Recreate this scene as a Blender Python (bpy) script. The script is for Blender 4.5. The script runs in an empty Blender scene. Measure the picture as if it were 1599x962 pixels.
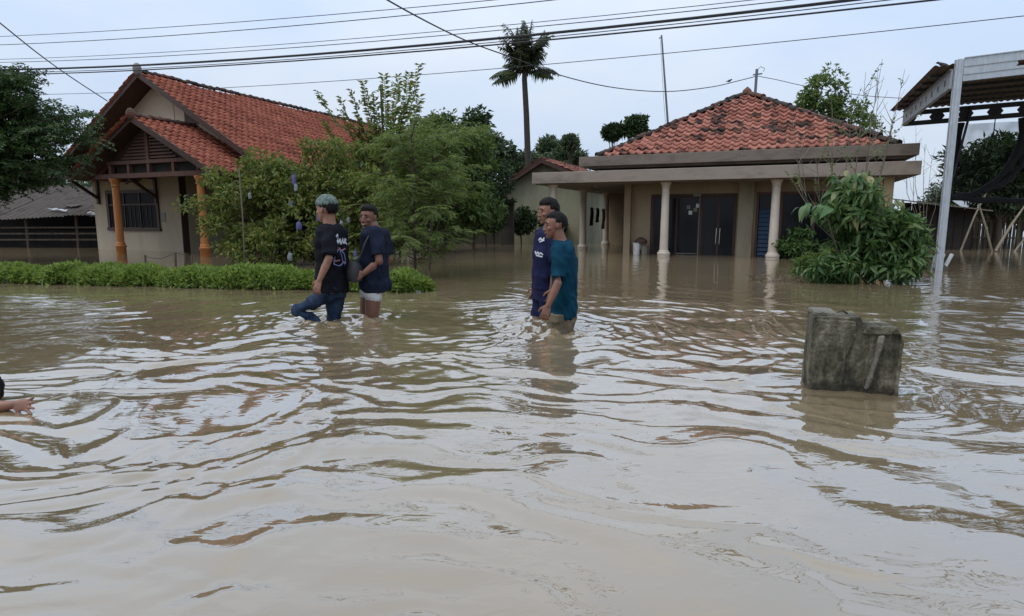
import bpy, bmesh, math, random
import numpy as np
from mathutils import Vector, Matrix

# ------------------------------------------------------------------ camera, sky, sun, exposure
scene = bpy.context.scene
COL = scene.collection
FPX, CXP, CYP, CAMZ = 950.0, 799.5, 481.0, 1.05          # measured on the 1599 x 962 photograph
PITCH = math.atan(139 / 950.0)
cam_data = bpy.data.cameras.new('camera')
cam = bpy.data.objects.new('camera', cam_data)
COL.objects.link(cam)
cam.location = (0, 0, CAMZ)
cam.rotation_euler = (math.pi / 2 - PITCH, 0, 0)
cam_data.sensor_width = 36.0
cam_data.lens = 36.0 * FPX / 1599.0
cam_data.clip_start = 0.05
cam_data.clip_end = 3000
scene.camera = cam

SUN_AZ, SUN_EL = math.radians(-118), math.radians(58)      # azimuth from +Y towards +X
world = bpy.data.worlds.new('World')
scene.world = world
world.use_nodes = True
wn = world.node_tree.nodes
wl = world.node_tree.links
wn.clear()
w_out = wn.new('ShaderNodeOutputWorld')
w_bg = wn.new('ShaderNodeBackground')
w_bg.inputs['Strength'].default_value = 0.1
w_sky = wn.new('ShaderNodeTexSky')
w_sky.sky_type = 'NISHITA'
w_sky.sun_disc = False
w_sky.sun_elevation = SUN_EL
w_sky.sun_rotation = SUN_AZ
w_tc = wn.new('ShaderNodeTexCoord')
w_sep = wn.new('ShaderNodeSeparateXYZ')
wl.new(w_tc.outputs['Generated'], w_sep.inputs[0])
w_ramp = wn.new('ShaderNodeMapRange')                      # overcast dome: brighter towards the zenith
w_ramp.inputs['From Min'].default_value = 0.0
w_ramp.inputs['From Max'].default_value = 1.0
w_ramp.inputs['To Min'].default_value = 7.7
w_ramp.inputs['To Max'].default_value = 17.0
wl.new(w_sep.outputs['Z'], w_ramp.inputs['Value'])
w_map = wn.new('ShaderNodeMapping')
w_map.inputs['Scale'].default_value = (1.0, 1.0, 2.6)
wl.new(w_tc.outputs['Generated'], w_map.inputs['Vector'])
w_noise = wn.new('ShaderNodeTexNoise')
w_noise.inputs['Scale'].default_value = 2.2
w_noise.inputs['Detail'].default_value = 5.0
w_noise.inputs['Roughness'].default_value = 0.5
wl.new(w_map.outputs['Vector'], w_noise.inputs['Vector'])
w_cr = wn.new('ShaderNodeValToRGB')                        # thin blue-grey gaps to white cloud
w_cr.color_ramp.elements[0].position = 0.36
w_cr.color_ramp.elements[0].color = (0.70, 0.85, 1.09, 1)
w_cr.color_ramp.elements[1].position = 0.66
w_cr.color_ramp.elements[1].color = (0.90, 0.98, 1.10, 1)
wl.new(w_noise.outputs['Fac'], w_cr.inputs['Fac'])
w_mul = wn.new('ShaderNodeVectorMath')
w_mul.operation = 'SCALE'
wl.new(w_cr.outputs['Color'], w_mul.inputs[0])
wl.new(w_ramp.outputs['Result'], w_mul.inputs['Scale'])
w_mix = wn.new('ShaderNodeMix')
w_mix.data_type = 'RGBA'
w_mix.inputs['Factor'].default_value = 0.16
wl.new(w_mul.outputs[0], w_mix.inputs['A'])
wl.new(w_sky.outputs['Color'], w_mix.inputs['B'])
wl.new(w_mix.outputs['Result'], w_bg.inputs['Color'])
wl.new(w_bg.outputs[0], w_out.inputs['Surface'])

sun_data = bpy.data.lights.new('sun', 'SUN')
sun_data.energy = 1.2
sun_data.angle = math.radians(30)
sun_data.color = (1.0, 0.96, 0.9)
sun = bpy.data.objects.new('sun', sun_data)
COL.objects.link(sun)
sd = Vector((math.sin(SUN_AZ) * math.cos(SUN_EL), math.cos(SUN_AZ) * math.cos(SUN_EL), math.sin(SUN_EL)))
sun.rotation_euler = (-sd).to_track_quat('-Z', 'Y').to_euler()
sun.location = sd * 60

scene.view_settings.view_transform = 'Standard'
scene.view_settings.look = 'None'
scene.view_settings.exposure = 0.0
scene.view_settings.gamma = 1.0
scene.view_settings.use_curve_mapping = False
scene.render.engine = 'CYCLES'
scene.cycles.use_denoising = True
scene.cycles.max_bounces = 6
scene.cycles.transparent_max_bounces = 8
scene.cycles.caustics_reflective = False
scene.cycles.caustics_refractive = False

# ------------------------------------------------------------------ helpers
rnd = random.Random(7)
rng = np.random.default_rng(11)
_F = Vector((0, math.cos(PITCH), -math.sin(PITCH)))
_U = Vector((0, math.sin(PITCH), math.cos(PITCH)))


def sight(px, py):
    return _F * FPX + Vector((px - CXP, 0, 0)) - _U * (py - CYP)


def at(px, py, Y):
    """world point that stands Y metres out and was measured at photo pixel (px, py)"""
    d = sight(px, py)
    return Vector((0, 0, CAMZ)) + d * (Y / d.y)


def onwater(px, py, z=0.0):
    d = sight(px, py)
    return Vector((0, 0, CAMZ)) + d * ((z - CAMZ) / d.z)


HA = math.radians(23.15)                                  # both houses stand along the road, turned by this
UV = Vector((math.sin(HA), math.cos(HA), 0))              # house depth direction
VV = Vector((math.cos(HA), -math.sin(HA), 0))             # house front direction


def tag(o, label, cat, group=None):
    o['label'] = label
    o['category'] = cat
    if group:
        o['group'] = group
    return o


def empty(name, loc, rz=0.0, label=None, cat=None, group=None):
    o = bpy.data.objects.new(name, None)
    o.empty_display_size = 0.2
    COL.objects.link(o)
    o.location = loc
    o.rotation_euler = (0, 0, rz)
    o.matrix_world = Matrix.Translation(Vector(loc)) @ Matrix.Rotation(rz, 4, 'Z')
    if label:
        tag(o, label, cat, group)
    return o


def link(name, me, parent=None, mat=None, world_space=False, loc=None):
    if mat is not None and len(me.materials) == 0:
        me.materials.append(mat)
    o = bpy.data.objects.new(name, me)
    COL.objects.link(o)
    if loc is not None:
        o.location = loc
    if parent is not None:
        o.parent = parent
        if world_space:
            m = parent.matrix_world if parent.parent is None else WM[parent.name]
            o.matrix_parent_inverse = m.inverted()
    WM[o.name] = (parent_world(parent) @ o.matrix_parent_inverse @ Matrix.Translation(o.location)) if parent else Matrix.Translation(o.location)
    return o


WM = {}


def parent_world(p):
    if p is None:
        return Matrix.Identity(4)
    return WM[p.name] if p.name in WM else p.matrix_world


def fast_mesh(name, V, F, n=None, smooth=False):
    """V (N,3) array, F (M,k) array of equal-length faces"""
    V = np.asarray(V, dtype=np.float32)
    F = np.asarray(F, dtype=np.int32)
    k = F.shape[1]
    me = bpy.data.meshes.new(name)
    me.vertices.add(len(V))
    me.vertices.foreach_set('co', V.ravel())
    me.loops.add(F.size)
    me.loops.foreach_set('vertex_index', F.ravel())
    me.polygons.add(len(F))
    me.polygons.foreach_set('loop_start', np.arange(0, F.size, k, dtype=np.int32))
    me.polygons.foreach_set('loop_total', np.full(len(F), k, dtype=np.int32))
    if smooth:
        me.polygons.foreach_set('use_smooth', np.ones(len(F), dtype=bool))
    me.update(calc_edges=True)
    return me


class MB:
    """collects simple shapes into one mesh"""

    def __init__(self):
        self.v = []
        self.f = []

    def add(self, vs, fs):
        n = len(self.v)
        self.v += [tuple(p) for p in vs]
        self.f += [tuple(i + n for i in f) for f in fs]
        return self

    def box(self, x0, x1, y0, y1, z0, z1):
        return self.add([(x0, y0, z0), (x1, y0, z0), (x1, y1, z0), (x0, y1, z0), (x0, y0, z1), (x1, y0, z1), (x1, y1, z1), (x0, y1, z1)],
                        [(0, 3, 2, 1), (4, 5, 6, 7), (0, 1, 5, 4), (1, 2, 6, 5), (2, 3, 7, 6), (3, 0, 4, 7)])

    def bar(self, a, b, w, h, up=(0, 0, 1)):
        """rectangular bar from a to b"""
        a, b = Vector(a), Vector(b)
        d = (b - a).normalized()
        s = d.cross(Vector(up))
        if s.length < 1e-4:
            s = d.cross(Vector((1, 0, 0)))
        s.normalize()
        t = s.cross(d).normalized()
        vs = []
        for p in (a, b):
            for i, j in ((-1, -1), (1, -1), (1, 1), (-1, 1)):
                vs.append(p + s * (i * w / 2) + t * (j * h / 2))
        return self.add(vs, [(0, 1, 2, 3), (7, 6, 5, 4), (0, 4, 5, 1), (1, 5, 6, 2), (2, 6, 7, 3), (3, 7, 4, 0)])

    def tube(self, pts, rad, n=8, cap=True):
        pts = [Vector(p) for p in pts]
        if not isinstance(rad, (list, tuple)):
            rad = [rad] * len(pts)
        vs, fs = [], []
        ref = Vector((0.13, 0.31, 0.94))
        for i, p in enumerate(pts):
            d = (pts[min(i + 1, len(pts) - 1)] - pts[max(i - 1, 0)])
            if d.length < 1e-9:
                d = Vector((0, 0, 1))
            d.normalize()
            s = d.cross(ref)
            if s.length < 0.05:
                s = d.cross(Vector((1, 0, 0)))
            s.normalize()
            t = d.cross(s)
            for k in range(n):
                a = 2 * math.pi * k / n
                vs.append(p + (s * math.cos(a) + t * math.sin(a)) * rad[i])
        for i in range(len(pts) - 1):
            for k in range(n):
                k2 = (k + 1) % n
                fs.append((i * n + k, i * n + k2, (i + 1) * n + k2, (i + 1) * n + k))
        if cap:
            fs.append(tuple(range(n - 1, -1, -1)))
            fs.append(tuple(range((len(pts) - 1) * n, len(pts) * n)))
        return self.add(vs, fs)

    def lathe(self, prof, n=16, c=(0, 0, 0)):
        vs, fs = [], []
        for r, z in prof:
            for k in range(n):
                a = 2 * math.pi * k / n
                vs.append((c[0] + r * math.cos(a), c[1] + r * math.sin(a), c[2] + z))
        for i in range(len(prof) - 1):
            for k in range(n):
                k2 = (k + 1) % n
                fs.append((i * n + k, i * n + k2, (i + 1) * n + k2, (i + 1) * n + k))
        fs.append(tuple(range(n - 1, -1, -1)))
        fs.append(tuple(range((len(prof) - 1) * n, len(prof) * n)))
        return self.add(vs, fs)

    def loft(self, rings, n=20, power=2.0):
        """rings: (centre, axis a, axis b) ellipses, capped"""
        vs, fs = [], []
        for c, a, b in rings:
            for k in range(n):
                t = 2 * math.pi * k / n
                ct, st = math.cos(t), math.sin(t)
                e = 2.0 / power
                vs.append(Vector(c) + Vector(a) * (math.copysign(abs(ct) ** e, ct)) + Vector(b) * (math.copysign(abs(st) ** e, st)))
        for i in range(len(rings) - 1):
            for k in range(n):
                k2 = (k + 1) % n
                fs.append((i * n + k, i * n + k2, (i + 1) * n + k2, (i + 1) * n + k))
        fs.append(tuple(range(n - 1, -1, -1)))
        fs.append(tuple(range((len(rings) - 1) * n, len(rings) * n)))
        return self.add(vs, fs)

    def ball(self, c, ax, n=14, m=9):
        """ellipsoid, ax = three axis vectors"""
        c = Vector(c)
        a, b, d = [Vector(q) for q in ax]
        vs, fs = [], []
        for i in range(1, m):
            ph = math.pi * i / m
            for k in range(n):
                t = 2 * math.pi * k / n
                vs.append(c + a * (math.sin(ph) * math.cos(t)) + b * (math.sin(ph) * math.sin(t)) + d * math.cos(ph))
        top, bot = len(vs), len(vs) + 1
        vs += [c + d, c - d]
        for i in range(m - 2):
            for k in range(n):
                k2 = (k + 1) % n
                fs.append((i * n + k, (i + 1) * n + k, (i + 1) * n + k2, i * n + k2))
        for k in range(n):
            k2 = (k + 1) % n
            fs.append((top, k, k2))
            fs.append((bot, (m - 2) * n + k2, (m - 2) * n + k))
        return self.add(vs, fs)

    def mesh(self, name, smooth=False):
        me = bpy.data.meshes.new(name)
        me.from_pydata([tuple(p) for p in self.v], [], self.f)
        bm = bmesh.new()
        bm.from_mesh(me)
        bmesh.ops.recalc_face_normals(bm, faces=bm.faces)
        bm.to_mesh(me)
        bm.free()
        if smooth:
            me.polygons.foreach_set('use_smooth', np.ones(len(me.polygons), dtype=bool))
            me.set_sharp_from_angle(angle=math.radians(48))
        me.update()
        return me

    def build(self, name, mat, parent=None, smooth=False, world_space=False, bevel=0.0):
        o = link(name, self.mesh(name, smooth), parent, mat, world_space)
        if bevel:
            m = o.modifiers.new('bevel', 'BEVEL')
            m.width = bevel
            m.segments = 2
            m.limit_method = 'ANGLE'
        return o


# ------------------------------------------------------------------ materials
def nodes_of(m):
    m.use_nodes = True
    nt = m.node_tree
    bsdf = nt.nodes.get('Principled BSDF')
    return nt, nt.nodes, nt.links, bsdf


def ramp(nt, cols, pos=None):
    r = nt.nodes.new('ShaderNodeValToRGB')
    el = r.color_ramp.elements
    n = len(cols)
    while len(el) < n:
        el.new(0.5)
    for i, c in enumerate(cols):
        el[i].position = pos[i] if pos else i / (n - 1)
        el[i].color = (c[0], c[1], c[2], 1)
    return r


def mat(name, cols, rough=0.8, scale=3.0, detail=6.0, bump=0.15, bscale=None, stretch=(1, 1, 1), metal=0.0, spec=0.3, pos=None, coords='Object', distort=0.0):
    """weathered surface: noise between colours, second finer noise for grain and bump"""
    m = bpy.data.materials.new(name)
    nt, N, L, b = nodes_of(m)
    tc = N.new('ShaderNodeTexCoord')
    mp = N.new('ShaderNodeMapping')
    mp.inputs['Scale'].default_value = stretch
    L.new(tc.outputs[coords], mp.inputs['Vector'])
    n1 = N.new('ShaderNodeTexNoise')
    n1.inputs['Scale'].default_value = scale
    n1.inputs['Detail'].default_value = detail
    n1.inputs['Roughness'].default_value = 0.65
    n1.inputs['Distortion'].default_value = distort
    L.new(mp.outputs['Vector'], n1.inputs['Vector'])
    r = ramp(nt, cols, pos if pos else [0.3 + 0.4 * i / (len(cols) - 1) for i in range(len(cols))])
    L.new(n1.outputs['Fac'], r.inputs['Fac'])
    L.new(r.outputs['Color'], b.inputs['Base Color'])
    b.inputs['Roughness'].default_value = rough
    b.inputs['Metallic'].default_value = metal
    b.inputs['Specular IOR Level'].default_value = spec
    if bump:
        n2 = N.new('ShaderNodeTexNoise')
        n2.inputs['Scale'].default_value = bscale or scale * 7
        n2.inputs['Detail'].default_value = 6
        L.new(mp.outputs['Vector'], n2.inputs['Vector'])
        bp = N.new('ShaderNodeBump')
        bp.inputs['Strength'].default_value = bump
        bp.inputs['Distance'].default_value = 0.02
        L.new(n2.outputs['Fac'], bp.inputs['Height'])
        L.new(bp.outputs['Normal'], b.inputs['Normal'])
    return m


def leaf_mat(name, cols, trans=0.3, rough=0.5, per_object=False):
    m = bpy.data.materials.new(name)
    m.use_nodes = True
    nt = m.node_tree
    N, L = nt.nodes, nt.links
    N.clear()
    out = N.new('ShaderNodeOutputMaterial')
    if per_object:
        g = N.new('ShaderNodeObjectInfo')
        src = g.outputs['Random']
    else:
        g = N.new('ShaderNodeNewGeometry')
        src = g.outputs['Random Per Island']
    r = ramp(nt, cols)
    L.new(src, r.inputs['Fac'])
    p = N.new('ShaderNodeBsdfPrincipled')
    p.inputs['Roughness'].default_value = rough
    p.inputs['Specular IOR Level'].default_value = 0.35
    L.new(r.outputs['Color'], p.inputs['Base Color'])
    t = N.new('ShaderNodeBsdfTranslucent')
    hs = N.new('ShaderNodeHueSaturation')
    hs.inputs['Value'].default_value = 1.5
    hs.inputs['Hue'].default_value = 0.485
    L.new(r.outputs['Color'], hs.inputs['Color'])
    L.new(hs.outputs['Color'], t.inputs['Color'])
    mx = N.new('ShaderNodeMixShader')
    mx.inputs['Fac'].default_value = trans
    L.new(p.outputs[0], mx.inputs[1])
    L.new(t.outputs[0], mx.inputs[2])
    L.new(mx.outputs[0], out.inputs['Surface'])
    return m


def tile_mat(name, cols, moss, moss_pos, per_object, moss_scale=1.1, offset=(0, 0, 0)):
    """terracotta: a tone per tile, dark lichen stains that spread over neighbouring tiles"""
    m = bpy.data.materials.new(name)
    nt, N, L, b = nodes_of(m)
    if per_object:
        src = N.new('ShaderNodeObjectInfo').outputs['Random']
    else:
        src = N.new('ShaderNodeNewGeometry').outputs['Random Per Island']
    r = ramp(nt, cols)
    L.new(src, r.inputs['Fac'])
    geo = N.new('ShaderNodeNewGeometry')
    n1 = N.new('ShaderNodeTexNoise')
    n1.inputs['Scale'].default_value = moss_scale
    n1.inputs['Detail'].default_value = 7
    n1.inputs['Roughness'].default_value = 0.7
    L.new(geo.outputs['Position'], n1.inputs['Vector'])
    add = N.new('ShaderNodeMath')
    add.operation = 'MULTIPLY_ADD'
    L.new(src, add.inputs[0])
    add.inputs[1].default_value = 0.16
    L.new(n1.outputs['Fac'], add.inputs[2])
    r2 = ramp(nt, [(0, 0, 0), (1, 1, 1)], moss_pos)
    L.new(add.outputs[0], r2.inputs['Fac'])
    mx = N.new('ShaderNodeMix')
    mx.data_type = 'RGBA'
    L.new(r2.outputs['Color'], mx.inputs['Factor'])
    L.new(r.outputs['Color'], mx.inputs['A'])
    mx.inputs['B'].default_value = (*moss, 1)
    n3 = N.new('ShaderNodeTexNoise')
    n3.inputs['Scale'].default_value = 25
    n3.inputs['Detail'].default_value = 5
    L.new(geo.outputs['Position'], n3.inputs['Vector'])
    r3 = ramp(nt, [(0.68, 0.68, 0.7), (1.12, 1.12, 1.1)], [0.3, 0.7])
    L.new(n3.outputs['Fac'], r3.inputs['Fac'])
    mm = N.new('ShaderNodeMix')
    mm.data_type = 'RGBA'
    mm.blend_type = 'MULTIPLY'
    mm.inputs['Factor'].default_value = 1
    L.new(mx.outputs['Result'], mm.inputs['A'])
    L.new(r3.outputs['Color'], mm.inputs['B'])
    L.new(mm.outputs['Result'], b.inputs['Base Color'])
    b.inputs['Roughness'].default_value = 0.82
    b.inputs['Specular IOR Level'].default_value = 0.25
    bp = N.new('ShaderNodeBump')
    bp.inputs['Strength'].default_value = 0.25
    bp.inputs['Distance'].default_value = 0.01
    L.new(n3.outputs['Fac'], bp.inputs['Height'])
    L.new(bp.outputs['Normal'], b.inputs['Normal'])
    return m


M = {}
M['plaster_tan'] = mat('plaster_tan', [(0.25, 0.18, 0.11), (0.32, 0.245, 0.16), (0.28, 0.21, 0.13)], 0.85, 1.6, bump=0.08, stretch=(1, 1, 0.4))
M['plaster_grey_tan'] = mat('plaster_grey_tan', [(0.20, 0.17, 0.115), (0.30, 0.26, 0.18), (0.24, 0.22, 0.14)], 0.9, 1.8, bump=0.1, stretch=(1, 1, 0.4))
M['plaster_cream'] = mat('plaster_cream', [(0.40, 0.33, 0.24), (0.50, 0.42, 0.31), (0.46, 0.38, 0.28)], 0.85, 1.3, bump=0.06, stretch=(1, 1, 0.4))
M['plaster_ochre'] = mat('plaster_ochre', [(0.40, 0.29, 0.16), (0.50, 0.38, 0.22)], 0.85, 1.6, bump=0.08, stretch=(1, 1, 0.4))
M['plaster_olive'] = mat('plaster_olive', [(0.16, 0.155, 0.10), (0.25, 0.24, 0.16), (0.30, 0.28, 0.2)], 0.9, 1.2, bump=0.1, stretch=(1, 1, 0.4))
M['column_cream'] = mat('column_cream', [(0.52, 0.44, 0.36), (0.62, 0.54, 0.45)], 0.75, 2.5, bump=0.06)
M['slab'] = mat('slab', [(0.17, 0.135, 0.11), (0.29, 0.24, 0.20), (0.25, 0.205, 0.17)], 0.9, 1.1, 9, bump=0.2, bscale=18, stretch=(1, 1, 2.2))
M['slab_dark'] = mat('slab_dark', [(0.10, 0.08, 0.065), (0.19, 0.155, 0.13), (0.14, 0.115, 0.095)], 0.9, 1.3, 9, bump=0.2, bscale=18, stretch=(1, 1, 2.2))
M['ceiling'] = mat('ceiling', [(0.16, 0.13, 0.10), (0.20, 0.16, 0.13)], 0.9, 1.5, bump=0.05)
M['dark_wood'] = mat('dark_wood', [(0.035, 0.02, 0.015), (0.075, 0.042, 0.03)], 0.6, 5, stretch=(1, 1, 6), bump=0.15)
M['red_wood'] = mat('red_wood', [(0.085, 0.04, 0.028), (0.14, 0.07, 0.05)], 0.6, 5, stretch=(5, 1, 1), bump=0.15)
M['orange_column'] = mat('orange_column', [(0.42, 0.15, 0.04), (0.52, 0.20, 0.06)], 0.55, 3, bump=0.08, spec=0.4)
M['blue_door'] = mat('blue_door', [(0.03, 0.06, 0.11), (0.045, 0.085, 0.15)], 0.5, 4, bump=0.05)
M['frame_grey'] = mat('frame_grey', [(0.16, 0.14, 0.12), (0.22, 0.20, 0.17)], 0.5, 4, bump=0.03)
M['chrome'] = mat('chrome', [(0.6, 0.6, 0.6), (0.75, 0.75, 0.75)], 0.25, 4, bump=0, metal=1.0)
M['white_plastic'] = mat('white_plastic', [(0.55, 0.55, 0.53), (0.7, 0.7, 0.68)], 0.45, 5, bump=0.02)
M['dark_glass'] = mat('dark_glass', [(0.012, 0.012, 0.014), (0.022, 0.022, 0.025)], 0.12, 1.0, bump=0.0, spec=0.16)
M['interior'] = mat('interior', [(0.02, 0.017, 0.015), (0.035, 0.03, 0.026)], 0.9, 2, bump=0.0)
M['galv'] = mat('galv', [(0.36, 0.38, 0.40), (0.50, 0.52, 0.54)], 0.42, 6, bump=0.03, metal=0.65, stretch=(3, 3, 1))
M['galv_dull'] = mat('galv_dull', [(0.24, 0.25, 0.26), (0.36, 0.37, 0.38)], 0.5, 6, bump=0.03, metal=0.4)
M['dark_steel'] = mat('dark_steel', [(0.03, 0.032, 0.035), (0.06, 0.062, 0.066)], 0.5, 5, bump=0.05, metal=0.3)
M['rusty_sheet'] = mat('rusty_sheet', [(0.10, 0.08, 0.07), (0.17, 0.14, 0.12), (0.13, 0.10, 0.085)], 0.75, 2.2, 8, bump=0.1)
M['old_sheet'] = mat('old_sheet', [(0.035, 0.028, 0.024), (0.09, 0.073, 0.062), (0.06, 0.048, 0.04)], 0.9, 1.6, 9, bump=0.4, bscale=10)
M['sheet_white'] = mat('sheet_white', [(0.35, 0.36, 0.38), (0.5, 0.51, 0.53)], 0.6, 3, bump=0.1)
M['bark'] = mat('bark', [(0.05, 0.04, 0.03), (0.12, 0.095, 0.07)], 0.95, 8, stretch=(1, 1, 0.25), bump=0.6, bscale=20)
M['bark_pale'] = mat('bark_pale', [(0.16, 0.13, 0.10), (0.28, 0.24, 0.19)], 0.9, 8, stretch=(1, 1, 0.3), bump=0.4)
M['palm_bark'] = mat('palm_bark', [(0.03, 0.026, 0.022), (0.07, 0.06, 0.05)], 0.95, 6, stretch=(1, 1, 3), bump=0.5)
M['bamboo'] = mat('bamboo', [(0.17, 0.14, 0.10), (0.30, 0.25, 0.18)], 0.7, 6, stretch=(1, 1, 0.3), bump=0.15)
M['cable'] = mat('cable', [(0.02, 0.02, 0.022), (0.035, 0.035, 0.038)], 0.6, 5, bump=0)
M['iron_pole'] = mat('iron_pole', [(0.10, 0.12, 0.14), (0.17, 0.19, 0.21)], 0.55, 5, bump=0.05, metal=0.3)
M['mud_ground'] = mat('mud_ground', [(0.10, 0.075, 0.05), (0.16, 0.12, 0.08)], 0.95, 0.6, bump=0.3)
M['yard_wall'] = mat('yard_wall', [(0.035, 0.03, 0.025), (0.08, 0.07, 0.055)], 0.9, 2.0, bump=0.3)
M['dim_glass'] = mat('dim_glass', [(0.008, 0.007, 0.007), (0.016, 0.014, 0.013)], 0.35, 1.0, bump=0.0, spec=0.05)
# ------------------------------------------------------------------ ground and flood water
def vnoise(x, y, seed, cell):
    """smooth value noise on numpy arrays, about -1..1"""
    g = np.random.default_rng(seed).uniform(-1, 1, (256, 256))
    xs, ys = x / cell + 1000.37, y / cell + 1000.71
    xi, yi = np.floor(xs).astype(int), np.floor(ys).astype(int)
    fx, fy = xs - xi, ys - yi
    fx = fx * fx * fx * (fx * (fx * 6 - 15) + 10)
    fy = fy * fy * fy * (fy * (fy * 6 - 15) + 10)
    a = g[xi % 256, yi % 256]
    b = g[(xi + 1) % 256, yi % 256]
    c = g[xi % 256, (yi + 1) % 256]
    d = g[(xi + 1) % 256, (yi + 1) % 256]
    return (a * (1 - fx) + b * fx) * (1 - fy) + (c * (1 - fx) + d * fx) * fy


def sstep(a, b, t):
    t = np.clip((t - a) / (b - a), 0, 1)
    return t * t * (3 - 2 * t)


SPLASH = [(-1.84, 6.2, 0.32), (-2.02, 6.02, 0.36), (-1.5, 6.45, 0.26), (0.27, 6.1, 0.40), (0.42, 5.6, 0.36)]
RINGS = [(-1.9, 6.1, 0.21, 0.0045, 2.0), (-1.5, 6.45, 0.18, 0.0038, 1.8), (0.25, 6.1, 0.22, 0.0046, 2.2), (0.43, 5.6, 0.19, 0.0046, 2.0),
         (-3.0, 3.4, 0.20, 0.006, 1.3), (2.1, 3.65, 0.17, 0.003, 0.8)]


def wave(x, y):
    h = np.zeros_like(x)
    wx = x + 0.36 * vnoise(x, y, 1, 1.3) + 0.14 * vnoise(x, y, 2, 0.45)
    wy = y + 0.40 * vnoise(x, y, 3, 1.2) + 0.13 * vnoise(x, y, 4, 0.42)
    near = 1 - sstep(6.5, 12.0, y)
    # slow swell of the near water: crests swing with the side of the street they are on
    r = np.random.default_rng(5)
    for i in range(22):
        lam = 0.24 * (1.75 ** r.uniform(0, 2.5))
        side = r.choice([-1, 1])
        th = (math.radians(r.uniform(0, 40)) * side)
        k = 2 * math.pi / lam
        kx, ky = math.sin(th) * k, math.cos(th) * k
        slope = 0.036 * (lam / 0.8) ** 0.25
        wgt = sstep(-1.6, 1.6, side * (x + 0.1)) * 0.8 + 0.2
        g = 0.55 + 0.75 * vnoise(x, y, 40 + i, 1.9)
        ph = kx * wx + ky * wy + r.uniform(0, 6.28)
        s = np.sin(ph)
        h += (slope / k) * wgt * np.clip(g, 0, 2) * (0.2 + 0.8 * near * (1 - 0.45 * sstep(4.2, 5.5, y))) * (s + 0.30 * np.cos(2 * ph))
    # longer-crested near swell, in groups
    for i, (lam, deg, sl, wside) in enumerate(((0.62, 17, 0.060, 1), (0.47, 22, 0.055, 1), (0.80, 13, 0.055, 1), (0.36, 26, 0.040, 1), (0.66, -6, 0.050, -1), (0.45, 3, 0.045, -1), (0.34, -12, 0.035, -1))):
        th = math.radians(deg)
        k = 2 * math.pi / lam
        ph = (math.sin(th) * wx + math.cos(th) * wy) * k + i * 1.7
        g = np.clip(0.25 + 1.3 * vnoise(x / 1.6, y, 160 + i, 0.9), 0, 1.4)
        wgt = sstep(-1.2, 1.2, wside * (x + 0.2)) * 0.85 + 0.15
        h += (sl / k) * g * wgt * (1 - sstep(3.2, 5.0, y)) * (np.sin(ph) + 0.28 * np.cos(2 * ph))
    # rings that spread from the walkers, the swimmer and the post
    for (cx, cy, lam, amp, fall) in RINGS:
        dx, dy = wx - cx, (wy - cy)
        rr = np.sqrt(dx * dx + dy * dy) + 1e-4
        ang = np.arctan2(dy, dx)
        m = np.exp(-rr / fall) * sstep(0.05, 0.35, rr) * (0.75 + 0.5 * np.sin(3 * ang + cx * 5))
        h += amp * m * (np.sin(2 * math.pi * rr / lam) + 0.4 * np.sin(2 * math.pi * rr / (lam * 0.53) + 1.3))
    # short chop in the middle distance, strongest left of and around the walkers
    chop = np.exp(-((y - 5.4) / 1.9) ** 2) * (0.62 + 0.38 * np.sin(x * 0.9 + 1.0)) + 0.30 * sstep(6, 9, y)
    r = np.random.default_rng(9)
    for i in range(16):
        lam = r.uniform(0.085, 0.26)
        th = math.radians(r.uniform(-62, 62))
        k = 2 * math.pi / lam
        ph = math.sin(th) * k * wx + math.cos(th) * k * wy + r.uniform(0, 6.28)
        g = np.clip(0.4 + 0.9 * vnoise(x, y, 80 + i, 1.1), 0, 2)
        h += (0.040 / k) * chop * g * np.sin(ph) * (1 - 0.75 * sstep(9, 16, y))
    # wind ripples on the open right side
    wr = sstep(3.0, 6.0, x - 0.30 * y + 1.2) * sstep(3.5, 7, y)
    r = np.random.default_rng(19)
    for i in range(10):
        lam = r.uniform(0.12, 0.26)
        th = math.radians(r.uniform(-50, 50))
        k = 2 * math.pi / lam
        h += (0.030 / k) * wr * np.sin(math.sin(th) * k * wx + math.cos(th) * k * wy + r.uniform(0, 6.28))
    # churned water round the legs
    for (cx, cy, rad) in SPLASH:
        rr = np.sqrt((x - cx) ** 2 + ((y - cy) * 0.8) ** 2)
        m = np.exp(-(rr / rad) ** 2)
        h += m * (0.026 * vnoise(x, y, 23, 0.075) + 0.020 * vnoise(x, y, 29, 0.14) + 0.010)
    # fine sharp crest lines that wander across the near water
    th = math.radians(12) - math.radians(30) * sstep(-2.2, 1.6, x)
    for sd, cs, ct, amp in ((131, 1.15, 0.40, 0.0085), (137, 0.75, 0.26, 0.0055), (139, 0.45, 0.17, 0.0026)):
        sc_, tc_ = wx * np.cos(th) + wy * np.sin(th), -wx * np.sin(th) + wy * np.cos(th)
        nn = vnoise(sc_ / cs, tc_ / ct, sd, 1.0)
        msk = sstep(-0.05, 0.5, vnoise(x / 1.4, y / 0.8, sd + 1, 0.8))
        h += amp * msk * np.exp(-np.abs(nn) / 0.075) * (1 - sstep(4.0, 7.5, y))
    # wash against the concrete stump
    rr = np.sqrt((x - 2.08) ** 2 + (y - 3.55) ** 2)
    h += 0.012 * np.exp(-(rr / 0.38) ** 2)
    # whatever the wind does fades out far away
    return h * (1 - 0.7 * sstep(14, 30, y))


def graded(a, segs):
    out = [a]
    for end, st in segs:
        n = max(1, int(round((end - out[-1]) / st)))
        s = out[-1]
        out += [s + (end - s) * (i + 1) / n for i in range(n)]
    return np.array(out)


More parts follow.
